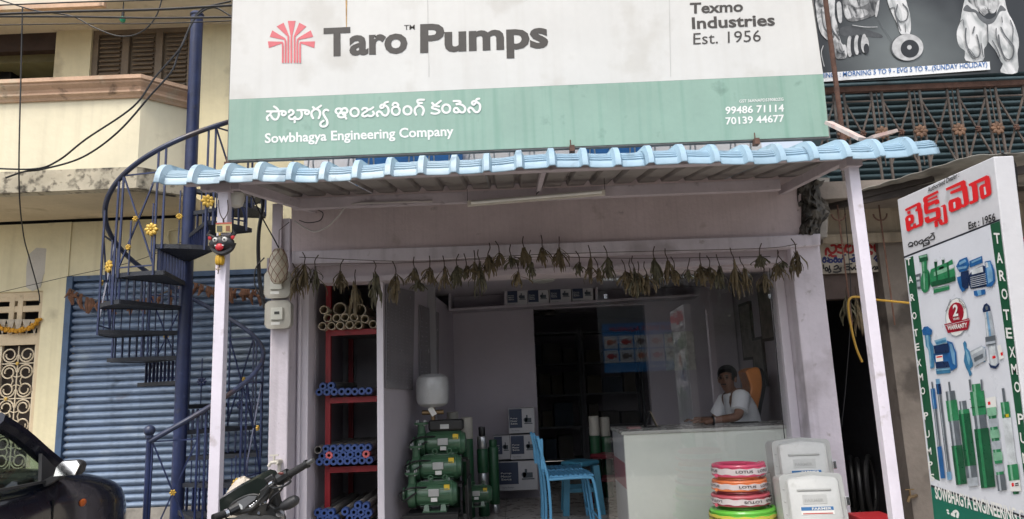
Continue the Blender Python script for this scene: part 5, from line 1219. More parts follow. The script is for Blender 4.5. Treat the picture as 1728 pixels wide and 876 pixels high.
# ================================================================== chairs, stools
CHB = mat('chair_blue', (.10,.33,.55), .4, var=.1, scale=8); STB = mat('stool_blue', (.06,.25,.38), .4, var=.1)
def make_chair(label, x, y, rz):
    t = thing('chair', label, 'chair', (x, y, FZ), 'blue metal chairs'); 
    def tb(pts, nm, r=.0125): return MB().tube(smoothpts([V(x,y,FZ)+V(*p) for p in pts], 5), r, 8).build(nm, CHB, t, smooth=True)
    for s_ in (-1, 1):
        yy = .19*s_
        tb([(.0,yy,0),(.01,yy,.2),(.0,yy,.45),(-.03,yy,.6),(-.07,yy,.8)], 'back_leg')
        tb([(.44,yy,0),(.41,yy,.3),(.39,yy,.42),(.36,yy,.452),(.2,yy,.455),(.01,yy,.45)], 'front_leg')
    tb([(.42,-.19,.12),(.42,.19,.12)], 'stretcher', .009)
    se = MB().box(x+.0, x+.40, y-.185, y+.185, FZ+.462, FZ+.475).build('seat', CHB, t, bevel=.005)
    m = MB()
    for i in range(9): m.box(x+.02+i*.042, x+.045+i*.042, y-.17, y+.17, FZ+.4755, FZ+.481)
    m.build('seat_ribs', CHB, se)['kind'] = 'stuff'
    bk = MB(); 
    for i in range(7):
        zz = .56+i*.033; xx = -.028-(zz-.6)*.2; bk.box(x+xx-.006, x+xx+.006, y-.18, y+.18, FZ+zz, FZ+zz+.02)
    bk.box(x-.055, x-.03, y-.19, y-.165, FZ+.54, FZ+.79).box(x-.055, x-.03, y+.165, y+.19, FZ+.54, FZ+.79)
    bk.build('backrest', CHB, t)
    t.rotation_euler.z = rz
    return t
cb = P(917,795,6.45); make_chair('nearer light blue metal chair facing the counter', cb.x+.02, 6.5, .06)
cb = P(906,790,6.95); make_chair('farther light blue metal chair close behind the nearer one', cb.x+.03, 6.95, .0)
def make_stool(label, x0, x1, py, Y, mt):
    a_, b_ = P(x0, py, Y), P(x1, py, Y); w_ = (b_.x-a_.x)/2*.82; c = V((a_.x+b_.x)/2, Y, FZ); H = a_.z-FZ
    t = thing('plastic_stool', label, 'stool', c)
    MB().lathe([(w_*1.25,0),(w_*1.32,.02),(w_*1.3,.045),(w_*1.2,.05)], c+V(0,0,H-.05), (0,0,1), 4).xf(Matrix.Translation(c)@Matrix.Rotation(PI/4,4,'Z')@Matrix.Translation(-c)).build('seat', mt, t, bevel=.012)
    for sx in (-1,1):
        for sy in (-1,1): MB().loft([[c+V(sx*(w_*(1.18 if k == 0 else .95))+dx, sy*(w_*(1.18 if k == 0 else .95))+dy, 0 if k == 0 else H-.04) for dx, dy in ((-.03,-.03),(.03,-.03),(.03,.03),(-.03,.03))] for k in range(2)]).build('leg', mt, t)
    for sy in (-1,1): MB().box(c.x-w_*1.0, c.x+w_*1.0, c.y+sy*w_*1.02-.012, c.y+sy*w_*1.02+.012, FZ+H*.42, FZ+H*.5).build('brace', mt, t)
make_stool('light blue plastic stool beyond the metal chairs', 948, 1009, 778, 7.35, STB)
make_stool('dark red plastic stool against the counter side', 997, 1046, 766, 8.0, mat('stool_red', (.16,.02,.03), .4, var=.1))

# ================================================================== counter and glass
YCN = 6.28
ct = thing('counter', 'pale counter with red side stripe behind the glass pane', 'counter', (1.8, 6.6, FZ))
a_, b_ = P(1052,728,YCN), P(1330,722,YCN); zt = P(1180,723,YCN).z
CNT = mat('counter_laminate', (.76,.79,.74), .22, var=.05, scale=3, coat=.2)
MB().box(a_.x, 2.6, YCN, YCN+.02, FZ, zt-.03).build('front_panel', CNT, ct)
ysd = 7.0
MB().box(a_.x-.002, a_.x+.018, YCN+.021, ysd, FZ, zt-.03).build('side_panel', mat('counter_side', (.45,.45,.47), .4, var=.05), ct)
MB().box(a_.x-.005, a_.x-.0025, YCN+.022, ysd-.002, P(1055,826,YCN).z, P(1055,782,YCN).z).build('red_stripe', mat('counter_red', (.25,.02,.05), .35), ct)
MB().box(a_.x-.02, 2.6, YCN-.015, ysd, zt-.028, zt).build('top', mat('counter_top', (.50,.50,.48), .25, var=.06), ct, bevel=.004)
GL = glass_mat('clear_glass', ior=1.7)
gp = thing('glass_pane', 'tall clear glass pane in front of the counter', 'glass', (1.6, 6.2, FZ))
xg = P(1018,700,6.2).x
MB().box(xg, xr0-.078, 6.2, 6.208, FZ, P(1150,468,6.2).z+.02).build('pane', GL, gp)
MB().box(xg-.006, xr0-.07, 6.195, 6.213, FZ+.001, FZ+.02).build('floor_channel', mat('alu_channel', (.4,.4,.42), .4, .6), gp)
for px, py in ((1022,500),(1300,500)):
    p = P(px, py, 6.19); MB().box(p.x-.015, p.x+.015, 6.192, 6.199, p.z-.02, p.z+.02).build('patch_fitting', CHROME, gp)
# things on the counter
c = P(1104,716,6.7); tb_ = thing('tablet', 'dark tablet leaning open on the counter', 'tablet', (c.x,6.7,zt))
MB().obox((c.x-.06,6.72,zt+.07), V(.002,.06,0), V(.025,0,.07), V(.004,0,-.001)).build('screen_half', BLK, tb_); MB().obox((c.x+.0,6.72,zt+.07), V(.002,.06,0), V(-.028,0,.07), V(.004,0,.001)).build('cover_half', mat('tan_case', (.35,.28,.2), .5), tb_)
MB().box(c.x-.1, c.x+.05, 6.66, 6.78, zt+.0005, zt+.006).build('base_flap', BLK, tb_)
c = P(1069,719,6.6); tag(MB().box(c.x-.05, c.x+.06, 6.55, 6.7, zt+.0005, zt+.015).build('notebook', mat('notebook_red', (.35,.2,.2), .6)), 'flat pinkish notebook lying on the counter end', 'book')
# framed pictures on the right wall
FRM = mat('picture_frame', (.05,.045,.04), .5)
for i, (yy, zz, w_, h_, lb) in enumerate(((8.0,1.95,.2,.32,'larger dark framed picture on the right wall behind the man'),(7.3,2.1,.22,.3,'upper framed picture on the right wall above the chair'),(7.7,1.6,.18,.26,'small lower framed picture on the right wall behind the man'))):
    t = thing('framed_picture', lb, 'picture', (xrw,yy,zz), 'framed pictures on the right wall')
    MB().box(xrw-.025, xrw-.002, yy-w_, yy+w_, zz-h_, zz+h_).build('frame', FRM, t); MB().box(xrw-.028, xrw-.0255, yy-w_+.03, yy+w_-.03, zz-h_+.03, zz+h_-.03).build('picture', mat('picture_print', (.22,.2,.17), .4, var=.5, scale=9), t)
cl_ = thing('wall_calendar', 'pale sheet calendar hanging on the back wall pier', 'calendar', P(1262,590,8.35)); c = P(1262,588,8.38)
MB().box(1.75,2.1,YBK-.012,YBK-.003,1.55,2.0).build('sheet', mat('calendar_paper', (.5,.5,.46), .6, var=.3, scale=18), cl_)

# ================================================================== seated man and office chair
YM = 6.95
def M_(x, y, Y): return P(980+x/2.211, 480+y/2.211, Y)
def skinned(name, verts, edges, parent, mt, sub=2, root=0):
    me = bpy.data.meshes.new(name); me.from_pydata([Vector(v[0]) for v in verts], edges, [])
    o = bpy.data.objects.new(name, me); COL.objects.link(o)
    sk = o.modifiers.new('skin', 'SKIN'); sk.use_smooth_shade = True
    for i, v in enumerate(verts):
        s = me.skin_vertices[0].data[i]; r = v[1]; s.radius = r if isinstance(r, tuple) else (r, r); s.use_root = (i == root)
    ss = o.modifiers.new('sub', 'SUBSURF'); ss.levels = sub; ss.render_levels = sub
    dg = bpy.context.evaluated_depsgraph_get(); dg.update()
    m2 = bpy.data.meshes.new_from_object(o.evaluated_get(dg)); bpy.data.objects.remove(o)
    off = Vector(parent['_b'])
    for v in m2.vertices: v.co -= off
    m2.polygons.foreach_set('use_smooth', [True]*len(m2.polygons))
    m2.materials.clear(); m2.materials.append(mt)
    r = bpy.data.objects.new(name, m2); COL.objects.link(r); r.parent = parent; r['_b'] = off
    return r
man = thing('person', 'person in white shirt leaning back on an orange chair, forearm on the counter', 'person', (2.2, YM, FZ))
SKIN = mat('brown_skin', (.20,.10,.065), .5, var=.1, scale=10); SHIRT = mat('white_shirt', (.74,.75,.80), .75, var=.08, scale=6, bump=.5, bscale=18); HAIR = mat('black_hair', (.012,.011,.011), .5, var=.3, scale=40); TROU = mat('dark_trousers', (.04,.045,.06), .8)
hd = M_(545,356,YM); nk = M_(572,408,YM+.03); ch = M_(578,424,YM+.05); hip = V(ch.x+.12,YM+.06,FZ+.55)
sL = M_(600,414,YM-.16); sR = ch+V(-.03,.22,-.02)
eL = M_(588,502,YM-.27); wL = M_(490,521,YM-.31); hL = M_(455,525,YM-.31)
eR = sR+V(-.12,.05,-.2); wR = M_(445,518,YM+.0); 
wR = V(wR.x, YM+.02, zt+.035); eL.z = max(eL.z, zt+.06); wL.z = zt+.04; hL.z = zt+.032
kn1 = hip+V(-.42,-.1,.0); kn2 = hip+V(-.42,.1,.0); f1_ = V(kn1.x-.02,kn1.y,FZ+.06); f2_ = V(kn2.x-.02,kn2.y,FZ+.06)
vb = [(hip,(.15,.14)),(hip.lerp(ch,.45)+V(.01,0,0),(.13,.15)),(ch,(.11,.16)),(nk,.052),(hd+V(.0,.0,-.07),.06),(hd+V(0,0,.01),(.078,.09)),(hd+V(0,0,.08),(.06,.075)),
  (sL,.062),(eL,.045),(wL,.03),(hL,(.038,.02)),(sR,.062),(eR,.045),(wR,.03),(wR+V(-.06,-.02,-.005),(.036,.02)),
  (hip+V(-.1,-.1,0),.085),(kn1,.062),(f1_,.045),(f1_+V(-.14,0,-.02),.035),(hip+V(-.1,.1,0),.085),(kn2,.062),(f2_,.045),(f2_+V(-.14,0,-.02),.035)]
body = skinned('body', vb, [(0,1),(1,2),(2,3),(3,4),(4,5),(5,6),(2,7),(7,8),(8,9),(9,10),(2,11),(11,12),(12,13),(13,14),(0,15),(15,16),(16,17),(17,18),(0,19),(19,20),(20,21),(21,22)], man, SKIN)
mid = sL.lerp(eL,.72); midR = sR.lerp(eR,.75)
skinned('shirt', [(hip+V(0,0,-.05),(.175,.165)),(hip.lerp(ch,.45)+V(.01,0,0),(.155,.172)),(ch,(.142,.19)),(nk+V(0,0,-.02),.07),(sL,.09),(sR,.09)], [(0,1),(1,2),(2,3),(2,4),(2,5)], man, SHIRT)
for a_, b_ in ((sL, mid), (sR, midR)):
    d_ = (b_-a_); MB().tube([a_-d_*.25, a_-d_*.12, a_, a_+d_*.3, a_+d_*.6, b_, b_+d_*.02], [.04,.07,.084,.082,.078,.078,.066], 16).build('sleeve', SHIRT, man, smooth=True, angle=70)
skinned('trousers', [(hip+V(0,0,-.02),(.17,.17)),(hip+V(-.1,-.1,0),.1),(kn1,.078),(f1_,.06),(hip+V(-.1,.1,0),.1),(kn2,.078),(f2_,.06)], [(0,1),(1,2),(2,3),(0,4),(4,5),(5,6)], man, TROU)
for base_, dx in ((hL, -1), (wR+V(-.06,-.02,-.005), -1)):       # fingers
    for k in range(4):
        L_ = (.07,.08,.075,.058)[k]; b0_ = base_+V(-.015,-.026+k*.017,.004)
        skinned('finger', [(b0_,.0095),(b0_+V(-L_*.5,0,.008),.0085),(b0_+V(-L_,0,-.012),.007)], [(0,1),(1,2)], man, SKIN, 1)
    skinned('thumb', [(base_+V(.02,-.028,.0),.011),(base_+V(-.015,-.045,.004),.0095),(base_+V(-.045,-.045,-.004),.008)], [(0,1),(1,2)], man, SKIN, 1)
fd = V(-.62,-.78,-.05).normalized(); sd2 = V(0,0,1).cross(fd).normalized()
m = MB().ball(hd+V(0,0,.052)-fd*.022, .108, (.86,.9,.84), 18, 12); o = m.build('hair', HAIR, man, smooth=True)
bmx = bmesh.new(); bmx.from_mesh(o.data); off = Vector(man['_b'])
bmesh.ops.delete(bmx, geom=[v for v in bmx.verts if ((v.co+off-hd).dot(fd) > .052 and (v.co+off).z < hd.z+.085) or (v.co+off).z < hd.z-.045], context='VERTS'); bmx.to_mesh(o.data); bmx.free()
fc = hd+fd*.078
MB().loft([[fc+fd*a+V(0,0,zz)+sd2*s*w_ for s, a in ((-1,-.02),(0,b_),(1,-.02))] for zz, w_, b_ in ((.03,.008,.012),(-.01,.014,.03),(-.022,.018,.014))], caps=True).build('nose', SKIN, man, smooth=True)
for s in (-1,1):
    MB().ball(fc+sd2*.031*s+V(0,0,.025)-fd*.004, .0105, n=8, m=6).build('eye', mat('eye_dark', (.02,.015,.012), .2), man)
    MB().bar(fc+sd2*.015*s+V(0,0,.045)+fd*.006, fc+sd2*.05*s+V(0,0,.046)-fd*.006, .006, .007).build('eyebrow', HAIR, man)
    MB().ball(hd+sd2*.082*s+V(0,0,.0)-fd*.01, .028, (.5,.9,1.1), 8, 6).build('ear', SKIN, man, smooth=True)
    MB().tube([fc+fd*.014+sd2*(.032*s)+V(0,0,.025)+sd2*.022*math.cos(k*PI/6)+V(0,0,.017*math.sin(k*PI/6)) for k in range(12)], .0022, 5, closed=True).build('spectacle_rim', BLK, man)
MB().bar(fc+sd2*-.024+V(0,0,-.036)+fd*.008, fc+sd2*.024+V(0,0,-.036)+fd*.008, .012, .012).build('moustache', HAIR, man, bevel=.004)
MB().bar(fc+sd2*-.02+V(0,0,-.056)+fd*.004, fc+sd2*.02+V(0,0,-.056)+fd*.004, .008, .007).build('mouth', mat('lip', (.16,.06,.05), .5), man, bevel=.003)
MB().tube([wL+V(.012,0,0)+V(0,.036*math.cos(k*PI/6),.034*math.sin(k*PI/6)) for k in range(12)], .01, 6, closed=True).build('wristwatch', BLK, man)
oc = thing('office_chair', 'orange high backed office chair with black edges behind the counter', 'chair', (2.35, YM+.1, FZ))
ORG = mat('orange_leather', (.70,.25,.06), .4, var=.12, scale=8, bump=.2, bscale=60)
bp = [(618,322),(655,308),(672,325),(678,380),(665,450),(648,512),(602,505),(618,450),(634,390),(622,345)]
MB().prism(smoothpts([M_(x, y, YM+.02) for x, y in bp], 3, True), (.05,.42,0)).build('back_cushion', ORG, oc, bevel=.02)
MB().prism(smoothpts([M_(x+14, y+3, YM+.045) for x, y in bp], 3, True), (.06,.44,-.01)).build('back_shell', BLK, oc, bevel=.02)
sc0 = hip+V(-.1,0,-.13)
MB().box(sc0.x-.25, sc0.x+.25, sc0.y-.25, sc0.y+.25, sc0.z-.07, sc0.z+.0).build('seat', ORG, oc, bevel=.03)
MB().cyl((sc0.x,sc0.y,FZ+.08), (sc0.x,sc0.y,sc0.z-.07), .03).build('gas_column', CHROME, oc)
for k in range(5):
    a_ = k*2*PI/5; e = V(sc0.x+.28*math.cos(a_), sc0.y+.28*math.sin(a_), FZ+.05)
    MB().bar((sc0.x,sc0.y,FZ+.09), e, .035).build('base_arm', BLK, oc); MB().ball(e-V(0,0,.02), .028, n=8, m=6).build('castor', BLK, oc)
ar = M_(620,518,YM-.18); MB().obox(ar+V(-.02,0,-.0), V(.13,0,.0), V(0,.03,0), V(0,0,.015)).build('armrest', BLK, oc, bevel=.012)
MB().bar(ar+V(.02,0,-.02), V(ar.x+.02, ar.y+.05, sc0.z-.03), .03).build('armrest_post', BLK, oc)
# ================================================================== front step, hose coils, panel boxes
struct(MB().box(-1.7, 2.35, 5.2, YF-.102, .003, .12).build('front_step', PAVE, bevel=.015))
YH = 5.62
def coil(label, px, pyt, pyb, wpx, col, band, word_, flip, wid_t=.0, nr=4, group='hose coils stacked by the counter'):
    c = P(px, pyt, YH); zb = P(px, pyb, YH).z; R0 = wpx/2*YH/1200; H = c.z-zb; r = H/nr/2
    t = thing('hose_coil', label, 'hose', (c.x, YH, zb), group)
    mt = mat('hose_'+col[0], col[1], .38, var=.12, scale=10, coat=.2); pts = []
    for i in range(nr*40+1):
        a_ = i/40*2*PI; rr = R0-r-.004*math.sin(i*.13+px); pts.append(V(c.x+rr*math.cos(a_), YH+rr*math.sin(a_), zb+r*.98+i/40*(2*r)*(nr-1)/nr))
    MB().tube(pts, r*1.02, 8).build('outer_turns', mt, t, smooth=True)
    pts = [V(c.x+(R0-r*2.9)*math.cos(i/32*2*PI), YH+(R0-r*2.9)*math.sin(i/32*2*PI), zb+r+i/32*2*r*(nr-1)/nr) for i in range(nr*32+1)]
    MB().tube(pts, r*.98, 7).build('inner_turns', mt, t, smooth=True)
    e = pts[-1]; MB().tube([V(c.x-R0*.95,YH-R0*.3,zb+H*.2), V(c.x-R0*.99,YH-R0*.45,zb+H*.22)], r, 8).build('hose_end', mt, t, smooth=True)
    if band:
        hb = H*.4; z0_ = zb+H*.3; m = MB(); rg = [[], []]
        for k in range(49):
            a_ = 2*PI*k/48; w_ = .004*math.sin(k*1.7)
            for q, dz_ in ((0,0),(1,hb)): rg[q].append(V(c.x+(R0+.004)*math.cos(a_), YH+(R0+.004)*math.sin(a_), z0_+dz_+w_))
        m.loft(rg, caps=False, closed=False).build('wrap_band', mat('band_'+band, {'white':(.62,.55,.55), 'yellow':(.62,.55,.08)}[band], .3, var=.1, scale=14), t, smooth=True)
        m = MB(); vs_, fs_ = text_mesh(word_, .02); x0 = min(p.x for p in vs_); x1 = max(p.x for p in vs_); y0 = min(p.y for p in vs_); y1 = max(p.y for p in vs_)
        arc = .62 if len(word_) < 7 else 1.0; n_ = int(2*PI/(arc+.2))
        for k in range(n_):
            A0 = -PI/2+(k-.1)*(arc+.2)+wid_t; out = []
            for p in vs_:
                u = (p.x-x0)/(x1-x0); v_ = (p.y-y0)/(y1-y0)
                if flip: u, v_ = 1-u, 1-v_
                a_ = A0+(u-.5)*arc; out.append(V(c.x+(R0+.0065)*math.cos(a_), YH+(R0+.0065)*math.sin(a_), z0_+hb*(.3+.45*v_)))
            m.add(out, fs_)
        m.build('lettering', BBLK, t)['kind'] = 'stuff'
coil('pink hose coil on top of the hose stack', 1245, 779, 804, 85, ('pink',(.62,.07,.15)), 'white', 'LOTUS', False)
coil('orange hose coil second from the top of the hose stack', 1246, 805, 827, 86, ('orange',(.70,.19,.06)), 'white', 'LOTUS', False, .1)
coil('dusty pink hose coil with upside down band in the hose stack', 1249, 829, 852, 92, ('dusty_pink',(.48,.08,.11)), 'white', 'LOTUS', True, .2)
coil('green hose coil with yellow band under the pink ones', 1252, 853, 886, 104, ('green',(.13,.50,.05)), 'yellow', 'Dhananjani', True, .15)
coil('lowest green hose coil resting on the step', 1254, 888, 925, 106, ('green',(0,0,0)), None, '', False)
coil('green hose coil under the yellow banded one', 1254, 926, 968, 106, ('green',(0,0,0)), None, '', False)
zst = P(1254,968,YH).z
tag(MB().box(P(1254,968,YH).x-.24, P(1254,968,YH).x+.24, YH-.2, YH+.2, .121, max(zst,.13)).build('wooden_block', mat('old_wood', (.2,.14,.08), .8), bevel=.01), 'low wooden block under the hose stack', 'block')
PNL = mat('panel_grey', (.50,.51,.50), .42, var=.08, scale=5, dirt=('6a675f', .3, 7, .62)); PNLD = mat('panel_grey_shade', (.42,.43,.42), .45, var=.08)
def peaked(w_, h_, r, pk):
    pts = []
    for cx_, cz, a0_ in ((w_-r,r,-90),(w_-r,h_-r,0),(-w_+r,h_-r,90),(-w_+r,r,180)):
        for k in range(5): a_ = R_(a0_+k*22.5); pts.append([cx_+r*math.cos(a_), cz+r*math.sin(a_)])
        if a0_ == 0: pts.append([0, h_+pk])
    return pts
def panel_box(label, px, pyt, wpx, Y, lean, rz, H=.6):
    c = P(px, pyt, Y); w_ = wpx/2*Y/1200; t = thing('meter_panel', label, 'box', V(c.x,Y,c.z-H), 'grey panel boxes by the counter')
    o_ = V(c.x,Y,c.z-H)
    def ringp(w2, h0, h2, y, r=.035, pk=.018): return [o_+V(x, y, h0+z) for x, z in peaked(w2, h2, r, pk)]
    MB().loft([ringp(w_,0,H-.018,.02), ringp(w_,0,H-.018,.2)]).build('case', PNL, t, smooth=True, bevel=.006)
    MB().loft([ringp(w_+.006,-.004,H-.012,.018), ringp(w_+.006,-.004,H-.012,.0)]).build('flange', PNLD, t, bevel=.004)
    ld = MB().loft([ringp(w_*.84,.03,H-.07,-.0005), ringp(w_*.84,.03,H-.07,-.022), ringp(w_*.8,.04,H-.09,-.034,.03)]).build('lid', PNL, t, smooth=True, angle=50)
    MB().box(o_.x-w_*.55, o_.x+w_*.55, Y-.043, Y-.033, o_.z+H-.13, o_.z+H-.115).build('lid_grip', PNLD, t, bevel=.004)
    e = MB().box(o_.x-w_*.4, o_.x+w_*.38, Y-.0365, Y-.034, o_.z+H-.22, o_.z+H-.155).build('embossed_plate', PNL, t, bevel=.001)
    m = MB(); text(m, 'FARMER', (o_.x-w_*.34, Y-.0367, o_.z+H-.205), (w_*.6,0,0), (0,0,.022), .02); m.build('lettering', PNLD, e)
    sk = MB().box(o_.x-w_*.5, o_.x+w_*.55, Y-.036, Y-.0342, o_.z+H-.29, o_.z+H-.237).build('sticker', WHT, t)
    MB().box(o_.x-w_*.49, o_.x+w_*.54, Y-.0372, Y-.0363, o_.z+H-.262, o_.z+H-.238).build('sticker_blue', mat('print_blue2', (.05,.17,.38), .4), sk)
    m = MB(); text(m, 'FARMER', (o_.x-w_*.15, Y-.0375, o_.z+H-.259), (w_*.62,0,0), (0,0,.017), .02); m.build('lettering', WHT, sk)
    MB().box(o_.x-w_*.45, o_.x+w_*.5, Y-.0372, Y-.0363, o_.z+H-.286, o_.z+H-.279).build('sticker_red', mat('sticker_red_ink', (.5,.08,.06), .5), sk)
    for zz in (.62, .3): MB().box(o_.x+w_*.98, o_.x+w_*1.1, Y-.03, Y+.03, o_.z+H*zz, o_.z+H*zz+.06).build('latch', CHROME, t, bevel=.003)
    for k in range(6): MB().ball(o_+V(-w_*.92, -.002, .08+k*.085), .006, n=6, m=4).build('rivet', PNLD, t)
    t.rotation_euler = (R_(lean), 0, R_(rz)); return t
panel_box('front grey panel box with blue sticker by the right pillar', 1372, 797, 99, 5.25, -7, -4, .62)
panel_box('upper grey panel box standing behind the front one', 1353, 739, 92, 5.56, -4, -3, .62)
panel_box('grey panel box half hidden at the left of the other two', 1338, 793, 84, 5.72, -4, 5, .6)
sp_ = P(1355,739,5.56)
tag(MB().box(sp_.x-.2, sp_.x+.2, 5.56, 5.8, .121, sp_.z-.632).build('plain_carton', mat('brown_carton', (.3,.2,.12), .8), bevel=.005), 'brown carton under the upper grey panel box', 'box')
c = P(1480,872,5.3); rb_ = thing('red_carton', 'red carton on the ground at the foot of the right post', 'box', (c.x,5.3,0))
MB().box(c.x-.13, c.x+.12, 5.2, 5.5, 0, c.z).build('carton_body', mat('carton_red', (.42,.02,.025), .45, var=.1), rb_, bevel=.005)
m = MB(); text(m, 'Oil Seal', (c.x-.1,5.198,c.z-.1), (.18,0,0), (0,0,.05), .02); m.build('lettering', WHT, rb_)

# ================================================================== leaf bundles on strings
DRY = mat('dry_leaf_olive', (.15,.115,.065), .75, var=.45, scale=18, dirt=('7a6640', .5, 30, .54), bump=.2)
DRYG = mat('dry_leaf_green', (.115,.105,.065), .75, var=.45, scale=18, dirt=('655f40', .5, 30, .54), bump=.2)
STEM = mat('dry_stem', (.06,.04,.03), .8)
YL = 5.72
def bundle(px, py0, py1, seed, label, group='dried leaf bundles over the shop bay'):
    rnd = random.Random(seed); top = P(px, py0, YL); bot = P(px, py1, YL); H = max(.09, top.z-bot.z)
    t = thing('leaf_bundle', label, 'leaves', bot, group)
    st0 = top+V(rnd.uniform(-.03,.03), 0, .09); pts = [st0, st0.lerp(top,.5)+V(rnd.uniform(-.015,.015),0,0), top, top+V(rnd.uniform(-.01,.01),0,-H*.35)]
    MB().tube(smoothpts(pts, 4), .0045, 5).build('stem', STEM, t)
    m = MB(); n = rnd.randint(16, 40)
    for i in range(n):
        s = top+V(rnd.uniform(-.012,.012), rnd.uniform(-.012,.012), -H*rnd.uniform(0,.45)); a_ = rnd.uniform(0,2*PI); sp = rnd.uniform(.005,.08)*rnd.choice((.6,1,1.25))
        L = min(H*rnd.uniform(.4,.8), s.z-bot.z+.03); wv = rnd.uniform(.005,.014); out = V(math.cos(a_), math.sin(a_), 0)
        tw = rnd.uniform(-1,1); side = V(-out.y, out.x, 0)*math.cos(tw)+out*math.sin(tw); prev = []
        for k in range(6):
            u = k/5; c = s+out*sp*(math.sin(u*1.9))+V(0,0,-L*u)+out*rnd.uniform(-.006,.006); w_ = wv*math.sin(PI*min(.97,u*.9+.06))**.7
            side2 = (side+V(rnd.uniform(-.3,.3), rnd.uniform(-.3,.3), 0)).normalized(); fold = V(-side2.y, side2.x, 0)*w_*.6
            prev.append([c-side2*w_+fold, c-fold*.3, c+side2*w_+fold])
        m.loft(prev, caps=False, closed=False)
    m.build('leaves', DRY if seed % 3 else DRYG, t, smooth=True, angle=60)
    return t
bl = []
for x, a, b in ((490,560,720),(540,520,680),(605,520,700),(735,560,710),(820,590,770),(920,560,740),(1035,550,700),(1130,550,640)): bl.append((340+x/3.13, 280+a/3.13, 280+b/3.13))
for x, a, b in ((15,580,650),(85,540,655),(160,530,655),(215,510,660),(265,520,610),(315,510,610),(345,500,680),(395,460,620),(440,460,600),(515,480,560),(540,550,640),(585,430,530),(605,510,610),(670,430,560),(765,430,590),(865,510,610),(925,470,660),(1020,490,640),(975,540,640),(1110,540,640),(1165,540,680)): bl.append((700+x/3.13, 280+a/3.13, 280+b/3.13))
for x, a, b in ((20,540,660),(60,560,690),(100,570,680),(145,490,650),(215,490,680),(245,540,640),(310,530,620),(385,500,620),(430,525,650),(478,520,650),(555,490,680),(620,520,650),(690,470,560),(720,560,660),(775,510,600),(815,500,570),(880,440,630)): bl.append((1060+x/3.13, 280+a/3.13, 280+b/3.13))
bl.sort(); ZN = {}
for i, (x, a, b) in enumerate(bl):
    if x < 498: lb = 'leaf bundle hanging beside the electric meters, first on the left'
    elif i == len(bl)-1: lb = 'last leaf bundle at the right, hanging against the right pillar'
    else:
        zn = ('over the pipe rack' if x < 640 else 'over the rate board and tank' if x < 790 else 'over the high shelf cartons' if x < 1010 else 'before the glass pane' if x < 1290 else 'just left of the right pillar'); ZN[zn] = ZN.get(zn, 0)+1; lb = '%s dried leaf bundle from the left among those %s' % (ORD[ZN[zn]-1], zn)
    rj = random.Random(i*13); sh_j = rj.uniform(-5,5)*(1 if x < 1290 else 0); bundle(x+rj.uniform(-3,3), a+sh_j, a+sh_j+(b-a)*rj.uniform(.7,1.08), i*7+1, lb)
for nm, pts in (('upper', [(505,434),(700,441),(900,430),(1100,424),(1290,419),(1345,412)]), ('lower', [(515,446),(700,443),(900,434),(1080,436),(1300,433)])):
    tag(MB().tube(smoothpts([P(x, y, YL) for x, y in pts], 6), .003, 5).build('hanging_string', STEM), nm+' string that carries the dried leaf bundles', 'string')

YL = 6.5
for i, (x, a, b) in enumerate(((1428,497,545),(1446,500,562),(1462,503,550))): bundle(x, a, b, 900+i, ('left','middle','right')[i]+' withered leaf clump hanging in the dark cycle bay', 'leaf clumps in the cycle bay')
YL = 5.72
# ================================================================== things on the left pillar and post
def meter(label, x0, y0, x1, y1):
    Y = YF-.14; a_, b_ = P(x0, y1, Y), P(x1, y0, Y); t = thing('electric_meter', label, 'meter', a_, 'electric meters on the left pillar')
    w_, h_ = (b_.x-a_.x)/2, (b_.z-a_.z); o_ = V((a_.x+b_.x)/2, Y, a_.z)
    def rg(k, y, z0_=0): return [o_+V(x*k, y, h_*(1-k)/2+z*k) for x, z in peaked(w_, h_, w_*.42, 0)]
    MB().loft([rg(1,.06), rg(1,.138)]).build('back_case', mat('meter_grey', (.42,.41,.38), .5, var=.15), t, smooth=True)
    MB().loft([rg(1.04,.045), rg(1.04,.06)]).build('rim', mat('meter_rim', (.48,.46,.43), .5), t, smooth=True)
    MB().box(o_.x-w_*.5, o_.x+w_*.45, Y+.022, Y+.044, o_.z+h_*.3, o_.z+h_*.75).build('dial_plate', mat('dial_white', (.6,.6,.57), .5, var=.1), t, bevel=.004)
    MB().box(o_.x-w_*.2, o_.x+w_*.2, Y+.018, Y+.0215, o_.z+h_*.5, o_.z+h_*.6).build('register', BLK, t)
    MB().box(o_.x-w_*.35, o_.x+w_*.35, Y-.012, Y-.007, o_.z+h_*.1, o_.z+h_*.2).build('paper_slip', mat('paper_white', (.68,.68,.65)), t)
    MB().loft([rg(1,.0455), rg(.98,.01), rg(.88,-.006)]).build('clear_cover', glass_mat('meter_cover', (.95,.95,.92), 1.3), t, smooth=True)
meter('upper electric meter behind the hanging gourd', 443, 455, 486, 502); meter('lower electric meter with white dial on the left pillar', 444, 506, 487, 554)
MB_ = MB
c = P(470,449,5.72); gd = thing('ash_gourd', 'pale ash gourd hanging in a red net beside the meters', 'gourd', c-V(0,0,.15))
prof = [(.0,-.15),(.035,-.143),(.06,-.11),(.074,-.05),(.076,.0),(.07,.06),(.055,.11),(.03,.142),(.0,.15)]
MB().lathe(prof, c, (0,0,1), 24).build('fruit', mat('gourd_skin', (.60,.55,.44), .7, var=.2, scale=14, dirt=('6f5f45', .5, 10, .56)), gd, smooth=True)
m = MB()
for s in (-1,1):
    for k in range(7):
        pts = []
        for j in range(17):
            t = -.14+.28*j/16; r = 0
            for (r0,h0),(r1,h1) in zip(prof[:-1], prof[1:]):
                if h0 <= t <= h1: r = r0+(r1-r0)*(t-h0)/(h1-h0)
            a_ = k*2*PI/7+s*j*.16; pts.append(c+V((r+.002)*math.cos(a_), (r+.002)*math.sin(a_), t))
        m.tube(pts, .0018, 4)
